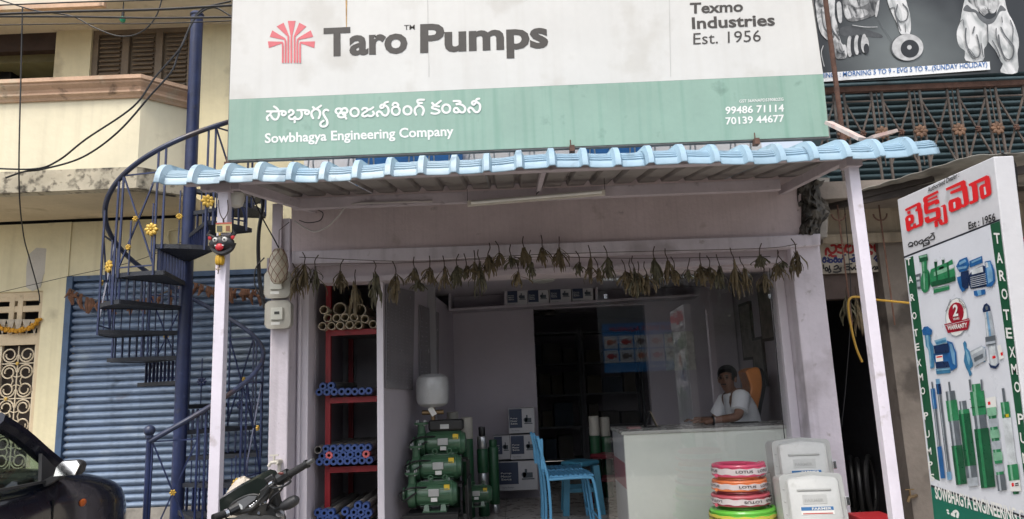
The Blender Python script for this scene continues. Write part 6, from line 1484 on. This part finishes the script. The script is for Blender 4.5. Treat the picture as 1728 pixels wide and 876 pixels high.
m.build('net', mat('net_red', (.22,.09,.07), .8), gd)['kind'] = 'stuff'
MB().tube([c+V(0,0,.15), c+V(.0,.0,.3), P(488,375,5.8)], .003, 5).build('cord', STEM, gd)
# demon mask and lucky pendants on the left post
YD = YA-.05
mk = thing('demon_mask', 'black horned ward mask with red tongue hanging on the left post', 'mask', P(375,430,YD))
mz = lambda x, y, Y=YD: P(340+x/3.13, 280+y/3.13, Y)
BLKM = mat('mask_black', (.012,.012,.014), .35); cM = mz(108,410)
m = MB().ball(cM, .075, (1.05,.42,.72), 18, 12); m.build('face', BLKM, mk, smooth=True)
m = MB().tube(smoothpts([mz(50,405), mz(62,440), mz(108,462,YD-.03), mz(155,440), mz(172,405)], 5), [.014]*10+[.016]*11, 8); m.build('jaw', BLKM, mk, smooth=True)
for s in (-1,1):
    MB().tube([cM+V(.05*s,0,.035), cM+V(.085*s,-.01,.06), cM+V(.07*s,-.015,.085)], [.018,.012,.003], 8).build('horn', BLKM, mk, smooth=True)
    MB().ball(cM+V(.03*s,-.032,.018), .016, (1,.6,1), 10, 8).build('eye', mat('mask_white', (.6,.6,.58), .3), mk, smooth=True); MB().ball(cM+V(.03*s,-.043,.018), .006, n=8, m=5).build('pupil', BLKM, mk)
    MB().ball(cM+V(.07*s,-.012,.04), .018, (.8,.4,1.1), 8, 6).build('ear', mat('mask_red', (.5,.02,.03), .35), mk, smooth=True)
MB().ball(cM+V(0,-.037,-.03), .026, (1,.5,.9), 10, 8).build('tongue', mat('mask_red', (0,0,0)), mk, smooth=True)
MB().ball(cM+V(0,-.036,.05), .008, n=8, m=5).build('forehead_mark', ROS, mk)
MB().bar(cM+V(-.028,-.04,-.02), cM+V(.028,-.04,-.02), .008, .007).build('teeth', mat('mask_white', (0,0,0)), mk)
cd = thing('charm_card', 'small gold printed card above the ward mask', 'card', mz(115,350))
slab([(364,393),(364,376),(391,375),(391,392)], YD-.005, .003).build('card', mat('card_gold', (.52,.42,.2), .5, var=.15, scale=30), cd)
slab([(366,391),(366,381),(375,381),(375,391)], YD-.0072, .001).build('print_left', mat('card_dark', (.06,.07,.05), .5), cd); slab([(381,390),(381,381),(388,381),(388,390)], YD-.0072, .001).build('print_right', mat('card_brown', (.2,.08,.03), .5), cd); slab([(364,378.5),(364,376),(391,375),(391,377.5)], YD-.0072, .001).build('print_band', mat('card_red', (.4,.08,.05), .5), cd)
c = mz(97,497); pc = thing('gold_pendant', 'gold ribbed pendant with tassel under the ward mask', 'pendant', c-V(0,0,.07))
m = MB()
for k in range(8): a_ = k*PI/4; m.ball(c+V(.018*math.cos(a_), .018*math.sin(a_), 0), .02, (.6,.6,1.6), 8, 8)
m.build('ribs', mat('pendant_gold', (.55,.33,.03), .4), pc, smooth=True)
MB().tube([c+V(0,0,.03), c+V(0,-.01,.08)], .003, 5).tube([c+V(0,0,-.03), c+V(-.005,-.01,-.09)], .003, 5).build('thread', STEM, pc)
rosette(mz(90,545,YD-.01), V(0,-1,0), .016, 4).build('tassel_charm', mat('charm_pale', (.5,.4,.33), .5), pc)
MB().tube(smoothpts([mz(90,180,YD), mz(95,240), mz(116,280), mz(140,240), mz(138,180)], 5), .003, 5).tube([mz(116,280), mz(117,340)], .005, 5).build('cord', STEM, mk)
c = P(399,336,YA+.06); lp = thing('lamp_shade', 'whitish glass lamp shade under the left awning corner', 'light', c-V(0,0,.06))
MB().lathe([(.02,-.055),(.04,-.045),(.052,0),(.052,.035),(.03,.05)], c, (0,0,1), 16).build('shade', mat('lamp_opal2', (.55,.53,.48), .35), lp, smooth=True); MB().cyl(c+V(0,0,.05), c+V(0,0,.1), .025, n=10).build('holder', BLACKPL, lp)
# tap, conduits
TAPM = mat('tap_ivory', (.6,.57,.5), .4, var=.1)
c = P(463,780,YF-.06); tp = thing('plastic_tap', 'ivory plastic tap on the foot of the left pillar', 'tap', c)
MB().cyl(c+V(.03,.06,.0), c+V(.02,-.02,.0), .02, n=12).build('valve_body', TAPM, tp, smooth=True); MB().tube([c+V(.02,-.01,0), c+V(-.02,-.02,.0), c+V(-.04,-.02,-.03)], .013, 8).build('spout', TAPM, tp, smooth=True)
MB().cyl(c+V(.0,-.01,.01), c+V(-.0,-.01,.05), .01, n=8).bar(c+V(-.035,-.01,.055), c+V(.035,-.01,.055), .012).build('handle', TAPM, tp); MB().cyl(c+V(.03,.03,-.02), c+V(.03,.03,-.5), .014, n=10).build('riser_pipe', TAPM, tp, smooth=True)
for i, px in enumerate((497, 506)):
    a_ = P(px, 500, YF+.18); tag(MB().cyl((a_.x,YF+.19,.1), (a_.x,YF+.19,zled1-.02), .014, n=10).build('conduit_pipe', WHITEP, smooth=True), ['left','right'][i]+' white conduit pipe running down the left jamb', 'pipe', 'conduits on the left jamb')
# ================================================================== cables
def cable(label, pts, r=.008, cat='cable', group=None, mt=None, k=8, Y=5.2):
    pts = [(p+(Y,))[:3] if len(p) == 2 else p for p in pts]
    o = MB().tube(smoothpts([P(*p) for p in pts], k), r, 6).build('power_cable', mt or BLACKC, smooth=True); return tag(o, label, cat, group)
PT = 6.08
cable('upper of two thick cables sweeping from pole top to the left', [(390,2,PT),(345,14,PT),(325,35,PT),(305,80,PT-.1),(262,130,5.9),(225,180,5.85),(145,235,5.85),(100,270,5.88),(60,285,5.9),(-20,284,5.9)])
cable('lower of two thick cables sweeping from pole top to the left', [(390,27,PT),(360,13,PT),(330,30,PT-.02),(302,88,PT-.1),(290,120,5.9),(255,160,5.85),(200,222,5.85),(140,265,5.88),(75,285,5.9),(40,290,5.92),(10,300,5.94)])
cable('thin black cable hanging straight down past the balcony at far left', [(38,12,5.8),(36,100,5.8),(32,300,5.85),(39,392,6.4),(50,437,6.8),(65,492,6.95),(67,512,6.97)], .006)
cable('slack cable loop hanging under the upper slab', [(0,0,5.9),(60,18,5.9),(120,27,5.9),(160,47,5.9),(200,61,5.9),(235,56,5.9),(262,30,5.9),(276,-10,5.9)], .006)
for i, (y0, y1, r) in enumerate(((25,9,.011),(28,29,.009),(43,35,.005),(10,-8,.006))):
    cable(['thick cable crossing the top left just under the slab','second cable crossing the top left','thin lowest wire crossing the top left','thin wire at the top left corner'][i], [(-30,y0,5.7),(120,(y0*2+y1)/3,5.7),(260,(y0+y1*2)/3+2,5.7),(395,y1,5.7)], r)
cable('thin wire over the yellow wall above the shutter', [(-20,498,6.9),(100,470,6.9),(230,440,6.9),(330,398,6.9)], .003, 'wire')
cable('black cable bundle running down behind the meters', [(440,300,5.9),(444,340,5.9),(437,390,5.9),(436,430,5.9),(439,480,5.9),(447,520,5.9)], .016)
cable('black cable from awning corner to the upper meter', [(425,330,5.5),(445,372,5.7),(465,408,5.85),(473,425,5.85)], .006)
cable('looped black lead left of the meters', [(446,435,5.9),(432,452,5.88),(430,480,5.88),(440,500,5.88),(446,505,5.88)], .006)
cable('white cable sagging from the purlin to the left jamb', [(497,373,5.85),(515,385,5.85),(532,391,5.83),(552,383,5.75),(570,366,5.65),(590,346,5.58),(640,342,5.55),(730,340,5.55)], .008, mt=mat('white_cable', (.5,.46,.45), .5))
cable('dark lead curling at the rafter end', [(505,372,5.85),(520,376,5.8),(540,372,5.78),(545,360,5.8),(536,354,5.85)], .004)
cable('short black lead dangling at the tube light', [(914,292,5.0),(911,300,5.2),(915,315,5.4),(905,328,5.48)], .004)
cable('black cord hanging down the right jamb', [(1297,432,6.1),(1302,500,6.1),(1309,580,6.1),(1318,680,6.1),(1326,760,6.1)], .004, 'cord')
cable('thin wire hanging in the dark cycle bay', [(1425,345,6.2),(1436,500,6.3),(1428,640,6.4),(1420,720,6.4)], .004, 'wire')
cable('curling wire at the top corner of the dealer board', [(1690,258,3.35),(1712,275,3.4),(1715,320,3.45),(1705,345,3.5)], .005, 'wire')
# white sack behind the motorcycle
rnd = random.Random(8); c = P(405,826,5.35); m = MB().ball(c+V(.03,0,-.13), .15, (1.15,.8,1.1), 24, 16)
for p in m.v: p += V(rnd.uniform(-.012,.012), rnd.uniform(-.012,.012), rnd.uniform(-.012,.012))+V(0,0,.03*math.sin(p.x*21)+.02*math.sin(p.y*33+p.x*9))
tag(m.build('sack', mat('sack_white', (.58,.52,.44), .8, var=.15, scale=9, bump=.5, bscale=25), smooth=True, angle=80), 'crumpled off white sack behind the motorcycle at the stair foot', 'sack')
tag(MB().box(c.x-.3, c.x+.3, 5.2, 5.5, .0, c.z-.27).build('concrete_block', CONC, bevel=.01), 'concrete block under the white sack', 'block')
# ================================================================== dark hatchback
PAINT = mat('navy_car_paint', (.005,.006,.013), .25, .0, var=.15, scale=3, spec=.25, coat=.55, dirt=('3a3630', .05, 6, .5))
TRIM = mat('car_black_trim', (.03,.03,.032), .5, var=.15); RUB = mat('tyre_rubber', (.02,.02,.022), .6)
XR, WC = -2.73, 1.5; XC = XR-WC/2; GZ = 0.
car = thing('parked_car', 'dark navy hatchback parked at the left, nose toward the blue shutter', 'car', (XC, 3.6, GZ))
ZB = 1.0
stations = [(5.50,.46,.38,.56),(5.465,.55,.32,.68),(5.39,.615,.27,.80),(5.26,.675,.23,.885),(5.1,.722,.22,.935),(4.9,.742,.2,.985),(4.65,.75,.2,1.03),(4.42,.75,.2,1.06),(4.2,.75,.2,ZB+.0),(3.4,.75,.2,ZB+.02),(2.4,.75,.2,ZB+.04),(1.95,.73,.22,ZB+.04),(1.75,.68,.26,.95),(1.70,.6,.35,.7)]
rings = []
st2 = smoothpts([V(y, hw, z0) for y, hw, z0, z1 in stations], 4); st3 = smoothpts([V(y, z1, 0) for y, hw, z0, z1 in stations], 4)
for p, q in zip(st2, st3):
    y, hw, z0, z1 = p.x, p.y, p.z, q.y; h = z1-z0
    half = smoothpts([V(x, z, 0) for x, z in [(hw*.9,z0),(hw*.985,z0+h*.18),(hw,z0+h*.45),(hw*.992,z0+h*.70),(hw*.975,z0+h*.86),(hw*.925,z0+h*.96),(hw*.78,z0+h*1.005),(hw*.4,z0+h*1.0+.018),(0,z0+h+.022)]], 3)
    rings.append([V(XC+p_.x, y, p_.y) for p_ in half]+[V(XC-p_.x, y, p_.y) for p_ in reversed(half[:-1])])
body_ = MB().loft(rings).build('body', PAINT, car, smooth=True, angle=40)
yw1, yw2 = 4.90, 2.5; RW = .29; cut = MB()
for yw in (yw1, yw2): cut.cyl((XR+.2,yw,GZ+RW+.02), (XR-.22,yw,GZ+RW+.02), .37, n=36).cyl((XC-WC/2-.2,yw,GZ+RW+.02), (XC-WC/2+.22,yw,GZ+RW+.02), .37, n=36)
co_ = cut.build('cutter', PAINT, car)
bo = body_.modifiers.new('b', 'BOOLEAN'); bo.object = co_; bo.operation = 'DIFFERENCE'; bo.solver = 'EXACT'
dg = bpy.context.evaluated_depsgraph_get(); dg.update()
nm_ = bpy.data.meshes.new_from_object(body_.evaluated_get(dg)); body_.modifiers.clear(); body_.data = nm_; bpy.data.objects.remove(co_)
nm_.materials.clear(); nm_.materials.append(PAINT)
for yw in (yw1, yw2):
    for s in (-1, 1):
        xx = XC+s*(WC/2-.1)
        wh = MB().tube([V(xx, yw+(RW-.06)*math.cos(k*PI/16), GZ+RW+(RW-.06)*math.sin(k*PI/16)) for k in range(32)], .062, 10, closed=True).build('wheel', RUB, car, smooth=True)
        MB().lathe([(.19,-.05),(.19,.06),(.1,.03),(.03,.04)], (xx,yw,GZ+RW), (s,0,0), 24).build('rim', mat('wheel_steel', (.3,.3,.31), .35, .6), wh, smooth=True)
# glasshouse: hw of belt and roof, roof line front to back
hwb, hwr = .715, .56
apil = [(4.47,1.05),(4.33,1.165),(4.2,1.28),(4.05,1.375)]
roof = [(4.05,1.365),(3.8,1.435),(3.3,1.48),(2.7,1.475),(2.2,1.44),(1.95,1.37)]
zr_ = 1.40
def gx(s, z): return XC+s*(hwb+(hwr-hwb)*min(1,max(0,(z-ZB)/(zr_-ZB))))
o = MB().loft([[V(XC+s*hwr, y, z-.05*abs(s)**3+.02) for s in (-1,-.75,-.35,0,.35,.75,1)] for y, z in roof], caps=False, closed=False).build('roof', PAINT, car, smooth=True, angle=60); s_ = o.modifiers.new('t', 'SOLIDIFY'); s_.thickness = .04
CG = glass_mat('car_glass', (.70,.78,.75), 1.75)
for s in (-1, 1):
    pts = [V(gx(s,z), y, z) for y, z in apil]
    MB().tube(smoothpts(pts, 4), .05, 8).build('a_pillar', PAINT, car, smooth=True)
    MB().tube(smoothpts([V(XC+s*(hwr-.005), y, z-.03) for y, z in roof], 3), .026, 8).build('roof_rail', PAINT, car, smooth=True)
    zt1 = 1.36
    for yp in (3.35, 2.55): MB().bar((gx(s,ZB),yp,ZB), (gx(s,zt1),yp-.02,zt1), .04, .08).build('pillar', TRIM, car)
    MB().bar((gx(s,ZB),1.85,ZB), (gx(s,zt1),2.05,zt1), .05, .1).build('rear_pillar', PAINT, car)
    MB().prism([V(gx(s,ZB),4.40,ZB+.02), V(gx(s,ZB),3.38,ZB), V(gx(s,zt1),3.36,zt1+.04), V(gx(s,zt1),4.06,zt1-.03)], (-s*.004,0,0)).build('front_side_window', CG, car)
    MB().prism([V(gx(s,ZB),3.33,ZB), V(gx(s,ZB),2.58,ZB), V(gx(s,zt1),2.56,zt1+.04), V(gx(s,zt1),3.31,zt1+.04)], (-s*.004,0,0)).build('rear_side_window', CG, car)
    MB().bar((XC+s*(hwb+.018),4.42,ZB+.012), (XC+s*(hwb+.018),2.0,ZB+.03), .02, .014).build('belt_strip', TRIM, car)
    MB().prism([V(XC+s*(hwb+.02),4.44,ZB+.01), V(XC+s*(hwb+.02),4.22,ZB+.01), V(XC+s*(hwb-.02),4.27,ZB+.17)], (-s*.02,0,0)).build('mirror_sail', TRIM, car)
    mc = V(XC+s*(WC/2+.125), 4.24, ZB+.085)
    oval = [(-.07,-.045),(.062,-.042),(.075,.02),(.05,.045),(-.045,.042),(-.072,.012)]
    mr = MB().loft([[mc+V(s*dx*k, dy, dz*k) for dx, dz in oval] for dy, k in ((0,1),(.03,1),(.075,.8),(.095,.4))]).build('mirror_housing', TRIM, car, bevel=.01)
    MB().prism([mc+V(s*dx*.88, -.018+dz*.36, dz*.88) for dx, dz in oval], (0,.008,0)).build('mirror_glass', mat('mirror_silver', (.75,.77,.78), .04, 1., var=0), mr)
    MB().bar(mc+V(-s*.05,.04,-.03), V(XC+s*(hwb+.01),4.27,ZB+.0), .05, .035).build('mirror_arm', TRIM, car)
    MB().box(min(XC+s*.752, XC+s*.735), max(XC+s*.752, XC+s*.735), 3.4, 3.52, .86, .91).build('door_handle', TRIM, car, bevel=.006)
    MB().ball((XC+s*.745,4.62,.84), .026, (.5,1.3,.9), 10, 8).build('side_marker', mat('amber_lens', (.55,.12,.02), .25), car, smooth=True)
    MB().bar((XC+s*.7515,4.33,.3), (XC+s*.742,4.33,.9), .006, .008).build('door_seam', mat('seam_black', (.002,.002,.002), .8), car)
    MB().ball((XC+s*.42,5.42,.62), .1, (1.2,.6,.8), 12, 8).build('headlight', mat('lens_clear', (.5,.5,.52), .1), car, smooth=True)
for nm, (y0, z0), (y1, z1) in (('windscreen', apil[0], apil[-1]), ('rear_window', (1.86,ZB+.03), (2.0,1.34))):
    MB().add([V(gx(-1,z0),y0,z0), V(gx(1,z0),y0,z0), V(gx(1,z1),y1,z1), V(gx(-1,z1),y1,z1)], [(0,1,2,3)]).build(nm, CG, car)
MB().box(XC-.64, XC+.64, 4.15, 4.4, ZB-.12, ZB+.03).build('dashboard', TRIM, car, bevel=.03)
MB().tube([V(XC+.34,4.0,1.0)+V(.17*math.cos(k*PI/12),.06*math.sin(k*PI/12),.16*math.sin(k*PI/12)) for k in range(24)], .014, 8, closed=True).build('steering_wheel', TRIM, car, smooth=True)
for xx in (XC-.35, XC+.35): MB().box(xx-.22, xx+.22, 3.15, 3.3, .4, 1.2).build('seat', TRIM, car, bevel=.04)
MB().box(XC-.6, XC+.6, 5.42, 5.5, .3, .42).build('bumper', TRIM, car, bevel=.03)

# ================================================================== motorcycle nose
mz_ = lambda x, y, Y=3.9: P(340+x/4.977, 700+y/4.977, Y)
bk_ = thing('motorcycle', 'black motorcycle leaning by the left post, handlebar toward the shop', 'motorcycle', (mz_(400,800).x, 3.7, 0))
BP = mat('bike_black', (.014,.015,.016), .38, var=.2, scale=6, dirt=('4a463f', .25, 5, .52)); BGN = mat('bike_green_black', (.012,.018,.015), .3, var=.15, coat=.4, dirt=('4a463f', .15, 4, .55)); CLOTH = mat('dark_cover', (.03,.03,.03), .85, var=.3, scale=8, bump=.5, bscale=25)
# fairing shield with thickness and curve
fo = [(150,715),(300,620),(470,532),(520,545),(545,585),(505,640),(480,668),(350,735),(240,800),(190,860),(158,860)]
front = [mz_(x, y, 3.98+.0003*(x-150)) for x, y in fo]; back = [p+V(.015,.16,.03) for p in front]; mid_ = [p+V(.004,.05,.018) for p in front]
MB().loft([front, mid_, back]).build('fairing', BGN, bk_, smooth=True, angle=50)
cl = [(215,792),(268,722),(395,662),(488,668),(480,715),(400,770),(330,828),(250,840)]
MB().prism(smoothpts([mz_(x, y, 3.9) for x, y in cl], 3, True), (.0,.07,-.02)).build('cluster_housing', BP, bk_, bevel=.008)
fc_ = [(260,780),(300,730),(395,680),(465,682),(450,712),(385,760),(345,808)]
MB().prism([mz_(x, y, 3.897) for x, y in fc_], (0,-.002,0)).build('cluster_face', mat('cluster_silver', (.14,.145,.155), .35, var=.15), bk_)
MB().prism([mz_(x, y, 3.893) for x, y in ((285,770),(320,745),(345,765),(350,805),(330,800))], (0,-.002,0)).build('cluster_screen', mat('screen_pale', (.55,.57,.58), .2), bk_)
for x, y, r in ((410,775,.01),(440,747,.0065),(462,730,.0065),(425,760,.006)): MB().ball(mz_(x, y, 3.885), r, (1,.6,1), 8, 6).build('button', CHROME, bk_, smooth=True)
# handlebar
h0, h1 = mz_(90,872,3.72), mz_(610,585,3.86)
MB().tube(smoothpts([mz_(95,868,3.7), mz_(205,828,3.76), mz_(400,800,3.86), mz_(520,690,3.88), mz_(600,590,3.86), mz_(690,530,3.84)], 5), .0125, 10).build('handlebar', BP, bk_, smooth=True)
MB().tube([mz_(725,510,3.84), mz_(760,488,3.83), mz_(885,413,3.8)], [.024,.019,.018], 14).build('right_grip', mat('grip_rubber', (.016,.016,.017), .75, bump=.4, bscale=200), bk_, smooth=True)
MB().cyl(mz_(885,413,3.8), mz_(940,378,3.79), .0135, n=12).build('bar_end', mat('bar_end_grey', (.2,.2,.2), .35, .7), bk_, smooth=True)
MB().cyl(mz_(875,420,3.8), mz_(893,408,3.798), .0225, n=14).build('grip_flange', BP, bk_, smooth=True)
MB().tube([mz_(640,560,3.85), mz_(660,540,3.84), mz_(735,495,3.835)], [.024,.034,.03], 10).build('switch_housing', BP, bk_, smooth=True)
MB().ball(mz_(668,492,3.80), .009, (1.6,.6,.8), 8, 6).build('kill_switch', mat('switch_red', (.12,.025,.02), .4), bk_)
MB().cyl(mz_(583,590,3.855), mz_(612,572,3.85), .019, n=14).build('clamp_ring', CHROME, bk_, smooth=True)
MB().bar(mz_(540,560,3.9), mz_(615,515,3.9), .035, .035).build('brake_reservoir', BP, bk_, bevel=.008)
MB().prism([mz_(x, y, 3.87) for x, y in ((485,640),(575,572),(600,620),(560,690),(520,750),(490,760))], (0,.04,0)).build('bar_riser', BP, bk_, bevel=.005)
MB().tube([mz_(100,868,3.7), mz_(190,835,3.75)], .02, 12).build('left_grip', mat('grip_rubber', (0,0,0)), bk_, smooth=True); MB().cyl(mz_(195,833,3.752), mz_(222,822,3.765), .02, n=14).build('clamp_ring', CHROME, bk_, smooth=True)
MB().tube([mz_(235,815,3.77), mz_(310,775,3.8)], [.022,.026], 10).build('left_switch', BP, bk_, smooth=True)
# brake lever and lines
MB().tube(smoothpts([mz_(600,620,3.82), mz_(690,600,3.79), mz_(745,565,3.78), mz_(740,545,3.78)], 5), .006, 6).build('brake_lever', BP, bk_, smooth=True)
MB().tube(smoothpts([mz_(690,570,3.83), mz_(670,630,3.82), mz_(600,690,3.83), mz_(560,760,3.86), mz_(540,830,3.9)], 5), .006, 6).build('brake_hose', BLACKC, bk_, smooth=True)
MB().tube(smoothpts([mz_(590,600,3.9), mz_(560,650,3.9), mz_(520,700,3.92), mz_(470,720,3.95)], 5), .005, 6).build('throttle_cable', BLACKC, bk_, smooth=True)
c = mz_(740,742,3.85); ax = (mz_(800,710,3.85)-mz_(680,775,3.85)).normalized()
MB().lathe([(.012,-.052),(.022,-.04),(.029,-.01),(.03,.015),(.024,.04),(.01,.052)], c, ax, 16).build('indicator', mat('indicator_dark', (.03,.03,.033), .45), bk_, smooth=True); MB().tube([mz_(600,815,3.9), mz_(690,770,3.86)], .012, 8).build('indicator_stalk', BP, bk_, smooth=True)
# yoke, fork, tank, seat, wheels (below the frame)
MB().prism([mz_(x, y, 3.88) for x, y in ((380,830),(400,790),(480,760),(560,740),(620,780),(640,870),(560,920),(420,920))], (.0,.05,-.01)).build('top_yoke', BP, bk_, bevel=.008)
for x, y in ((500,745),(535,735),(380,828),(480,825)): MB().cyl(mz_(x, y, 3.872), mz_(x, y, 3.885), .008, n=6).build('yoke_bolt', CHROME, bk_)
MB().prism([mz_(x, y, 3.95) for x, y in ((560,600),(605,610),(680,900),(560,900))], (0,.08,0)).build('side_cowl', BP, bk_, bevel=.01)
cy_ = mz_(470,860,3.8); fw = V(cy_.x-.12, 4.3, .3); rw = V(cy_.x+.05, 3.02, .3)
for s in (-1,1): MB().cyl(cy_+V(.09*s,.08,0), fw+V(.09*s,0,0), .022, n=12).build('fork_leg', mat('fork_steel', (.25,.25,.26), .3, .8), bk_, smooth=True)
for w0 in (fw, rw):
    dr_ = V(.08,1,0).normalized()
    wh = MB().tube([w0+dr_*.24*math.cos(k*PI/18)+V(0,0,.24*math.sin(k*PI/18)) for k in range(36)], .055, 10, closed=True).build('wheel', RUB, bk_, smooth=True)
    m = MB().tube([w0+dr_*.19*math.cos(k*PI/18)+V(0,0,.19*math.sin(k*PI/18)) for k in range(36)], .015, 6, closed=True)
    for k in range(5): m.bar(w0, w0+dr_*.19*math.cos(k*PI*.4)+V(0,0,.19*math.sin(k*PI*.4)), .025)
    m.build('rim', BP, wh)
tk_ = cy_+V(-.01,-.25,-.13)
MB().ball(tk_, .16, (.85,1.5,.75), 20, 12).build('tank', BP, bk_, smooth=True)
m = MB(); rows_ = []
rnd = random.Random(3)
for j in range(7):
    row = []
    for i in range(16):
        x = 200+i*30; y = 838+j*12+10*math.sin(i*.9+j)+rnd.uniform(-5,5)+abs(i-8)*3.0; row.append(mz_(x, y, 3.78-.03*j))
    rows_.append(row)
m.loft(rows_, caps=False, closed=False); o = m.build('crumpled_cover', CLOTH, bk_, smooth=True, angle=70); s_ = o.modifiers.new('t', 'SOLIDIFY'); s_.thickness = .004
MB().box(tk_.x-.12, tk_.x+.12, 2.85, tk_.y-.1, .72, .8).build('saddle', CLOTH, bk_, bevel=.03); MB().box(tk_.x-.09, tk_.x+.09, 3.3, 3.95, .3, .72).build('engine', mat('engine_grey', (.12,.12,.12), .5, .5), bk_, bevel=.03)
MB().bar((rw.x,3.02,.3), (tk_.x,3.4,.4), .05).bar((rw.x,3.02,.35), (tk_.x,2.95,.75), .03).build('swing_arm', BP, bk_)

# ================================================================== across the street (seen mirrored in the pane)
op = thing('opposite_shop', 'shop front across the street, seen mirrored in the glass pane', 'shop', (3.4, -6.6, 0))
MB().box(-3, 9, -7.2, -7.0, 0, 4.2).build('wall', mat('opposite_wall', (.20,.20,.19), .8, var=.2), op); MB().box(1.0, 5.6, -6.99, -6.95, 0, 2.0).build('dark_bay', DARK, op)
asg = thing('aquarium_sign', 'blue fish shop sign across the street, mirrored in the glass pane', 'sign', (3.1,-6.0,1.95))
YO = -6.0; fac = (12.4-YO)/1200
def RX(px): return (px-864)*fac
ax0, ax1 = RX(1012), RX(1140); az1 = 1.45+(645-549)*fac; az0 = 1.45+(643-628)*fac
SB = mat('aq_blue', (.02,.22,.55), .4, var=.1)
MB().box(ax0, ax1, YO-.05, YO, az0, az1).build('panel', SB, asg)
H_ = az1-az0; W_ = ax1-ax0
cw = W_/5
for i in range(5):
    for j in range(2):
        x = ax0+i*cw+.02; z = az0+H_*(.2+j*.29)
        cell = MB().box(x, x+cw-.04, YO, YO+.004, z, z+H_*.26).build('picture_cell', mat('aq_cell', (.6,.62,.64), .4, var=.1), asg)
        cc = V(x+cw/2-.02, YO+.006, z+H_*.13); red = (i+j*2) % 3
        fm = ink('fish_%d' % red, ((.5,.05,.05),(.15,.12,.12),(.55,.2,.12))[red])
        MB().prism([cc+V(a*cw*.33, 0, b*H_*.075) for a, b in ((-1,0),(-.5,.7),(.2,.8),(.6,.1),(1,.8),(1,-.8),(.6,-.1),(.2,-.8),(-.5,-.7))], (0,.002,0)).build('fish_print', fm, cell)
m = MB(); text(m, 'BLUE SHARK AQUARIUM', (ax1-.12,YO+.004,az0+H_*.82), (-(W_-.3),0,0), (0,0,H_*.12), .03); m.build('lettering', ink('aq_red', (.5,.03,.05)), asg)
m = MB(); text(m, 'WELCOME', (ax1-.3,YO+.004,az0+H_*.07), (-W_*.25,0,0), (0,0,H_*.06), .02); m.build('lettering', WHT, asg)
for x in (ax0+.1, ax1-.1): MB().bar((x,YO-.05,az1-.1), (x,-7.0,az1), .04).build('bracket', RUST, asg)
tr = thing('street_tree', 'leafy tree across the street, mirrored in the glass pane', 'tree', (6.2,-5.2,-.14))
TRK = mat('bark', (.08,.06,.045), .9, bump=.6, bscale=30)
MB().tube([V(6.2,-5.2,-.14), V(6.25,-5.2,1.2), V(6.2,-5.3,2.4), V(6.3,-5.25,3.4)], [.16,.13,.11,.07], 10).build('trunk', TRK, tr, smooth=True)
rnd = random.Random(11)
for k in range(5):
    a_ = k*1.3; MB().tube([V(6.2,-5.28,2.2+k*.2), V(6.2+.5*math.cos(a_),-5.2+.5*math.sin(a_),2.9+k*.15), V(6.2+1.0*math.cos(a_),-5.2+1.0*math.sin(a_),3.3+k*.2)], [.06,.04,.02], 7).build('limb', TRK, tr, smooth=True)
m = MB()
cl_c = [V(6.2+rnd.uniform(-1.3,1.3), -5.2+rnd.uniform(-1.1,1.1), 3.3+rnd.uniform(-.7,1.2)) for _ in range(26)]
for i in range(5200):
    c0 = cl_c[rnd.randrange(26)]; d_ = V(rnd.gauss(0,1), rnd.gauss(0,1), rnd.gauss(0,.8)).normalized(); c = c0+d_*rnd.uniform(.15,.42); u = V(rnd.gauss(0,1), rnd.gauss(0,1), rnd.gauss(0,.5)).normalized(); v_ = u.orthogonal().normalized(); s = rnd.uniform(.05,.09)
    m.add([c-u*s, c+v_*s*.45, c+u*s, c-v_*s*.45], [(0,1,2,3)])
m.build('crown', mat('leaf_green', (.05,.09,.03), .6, var=.4, scale=3), tr)['kind'] = 'stuff'
for o in list(COL.objects):
    if '_b' in o: del o['_b']
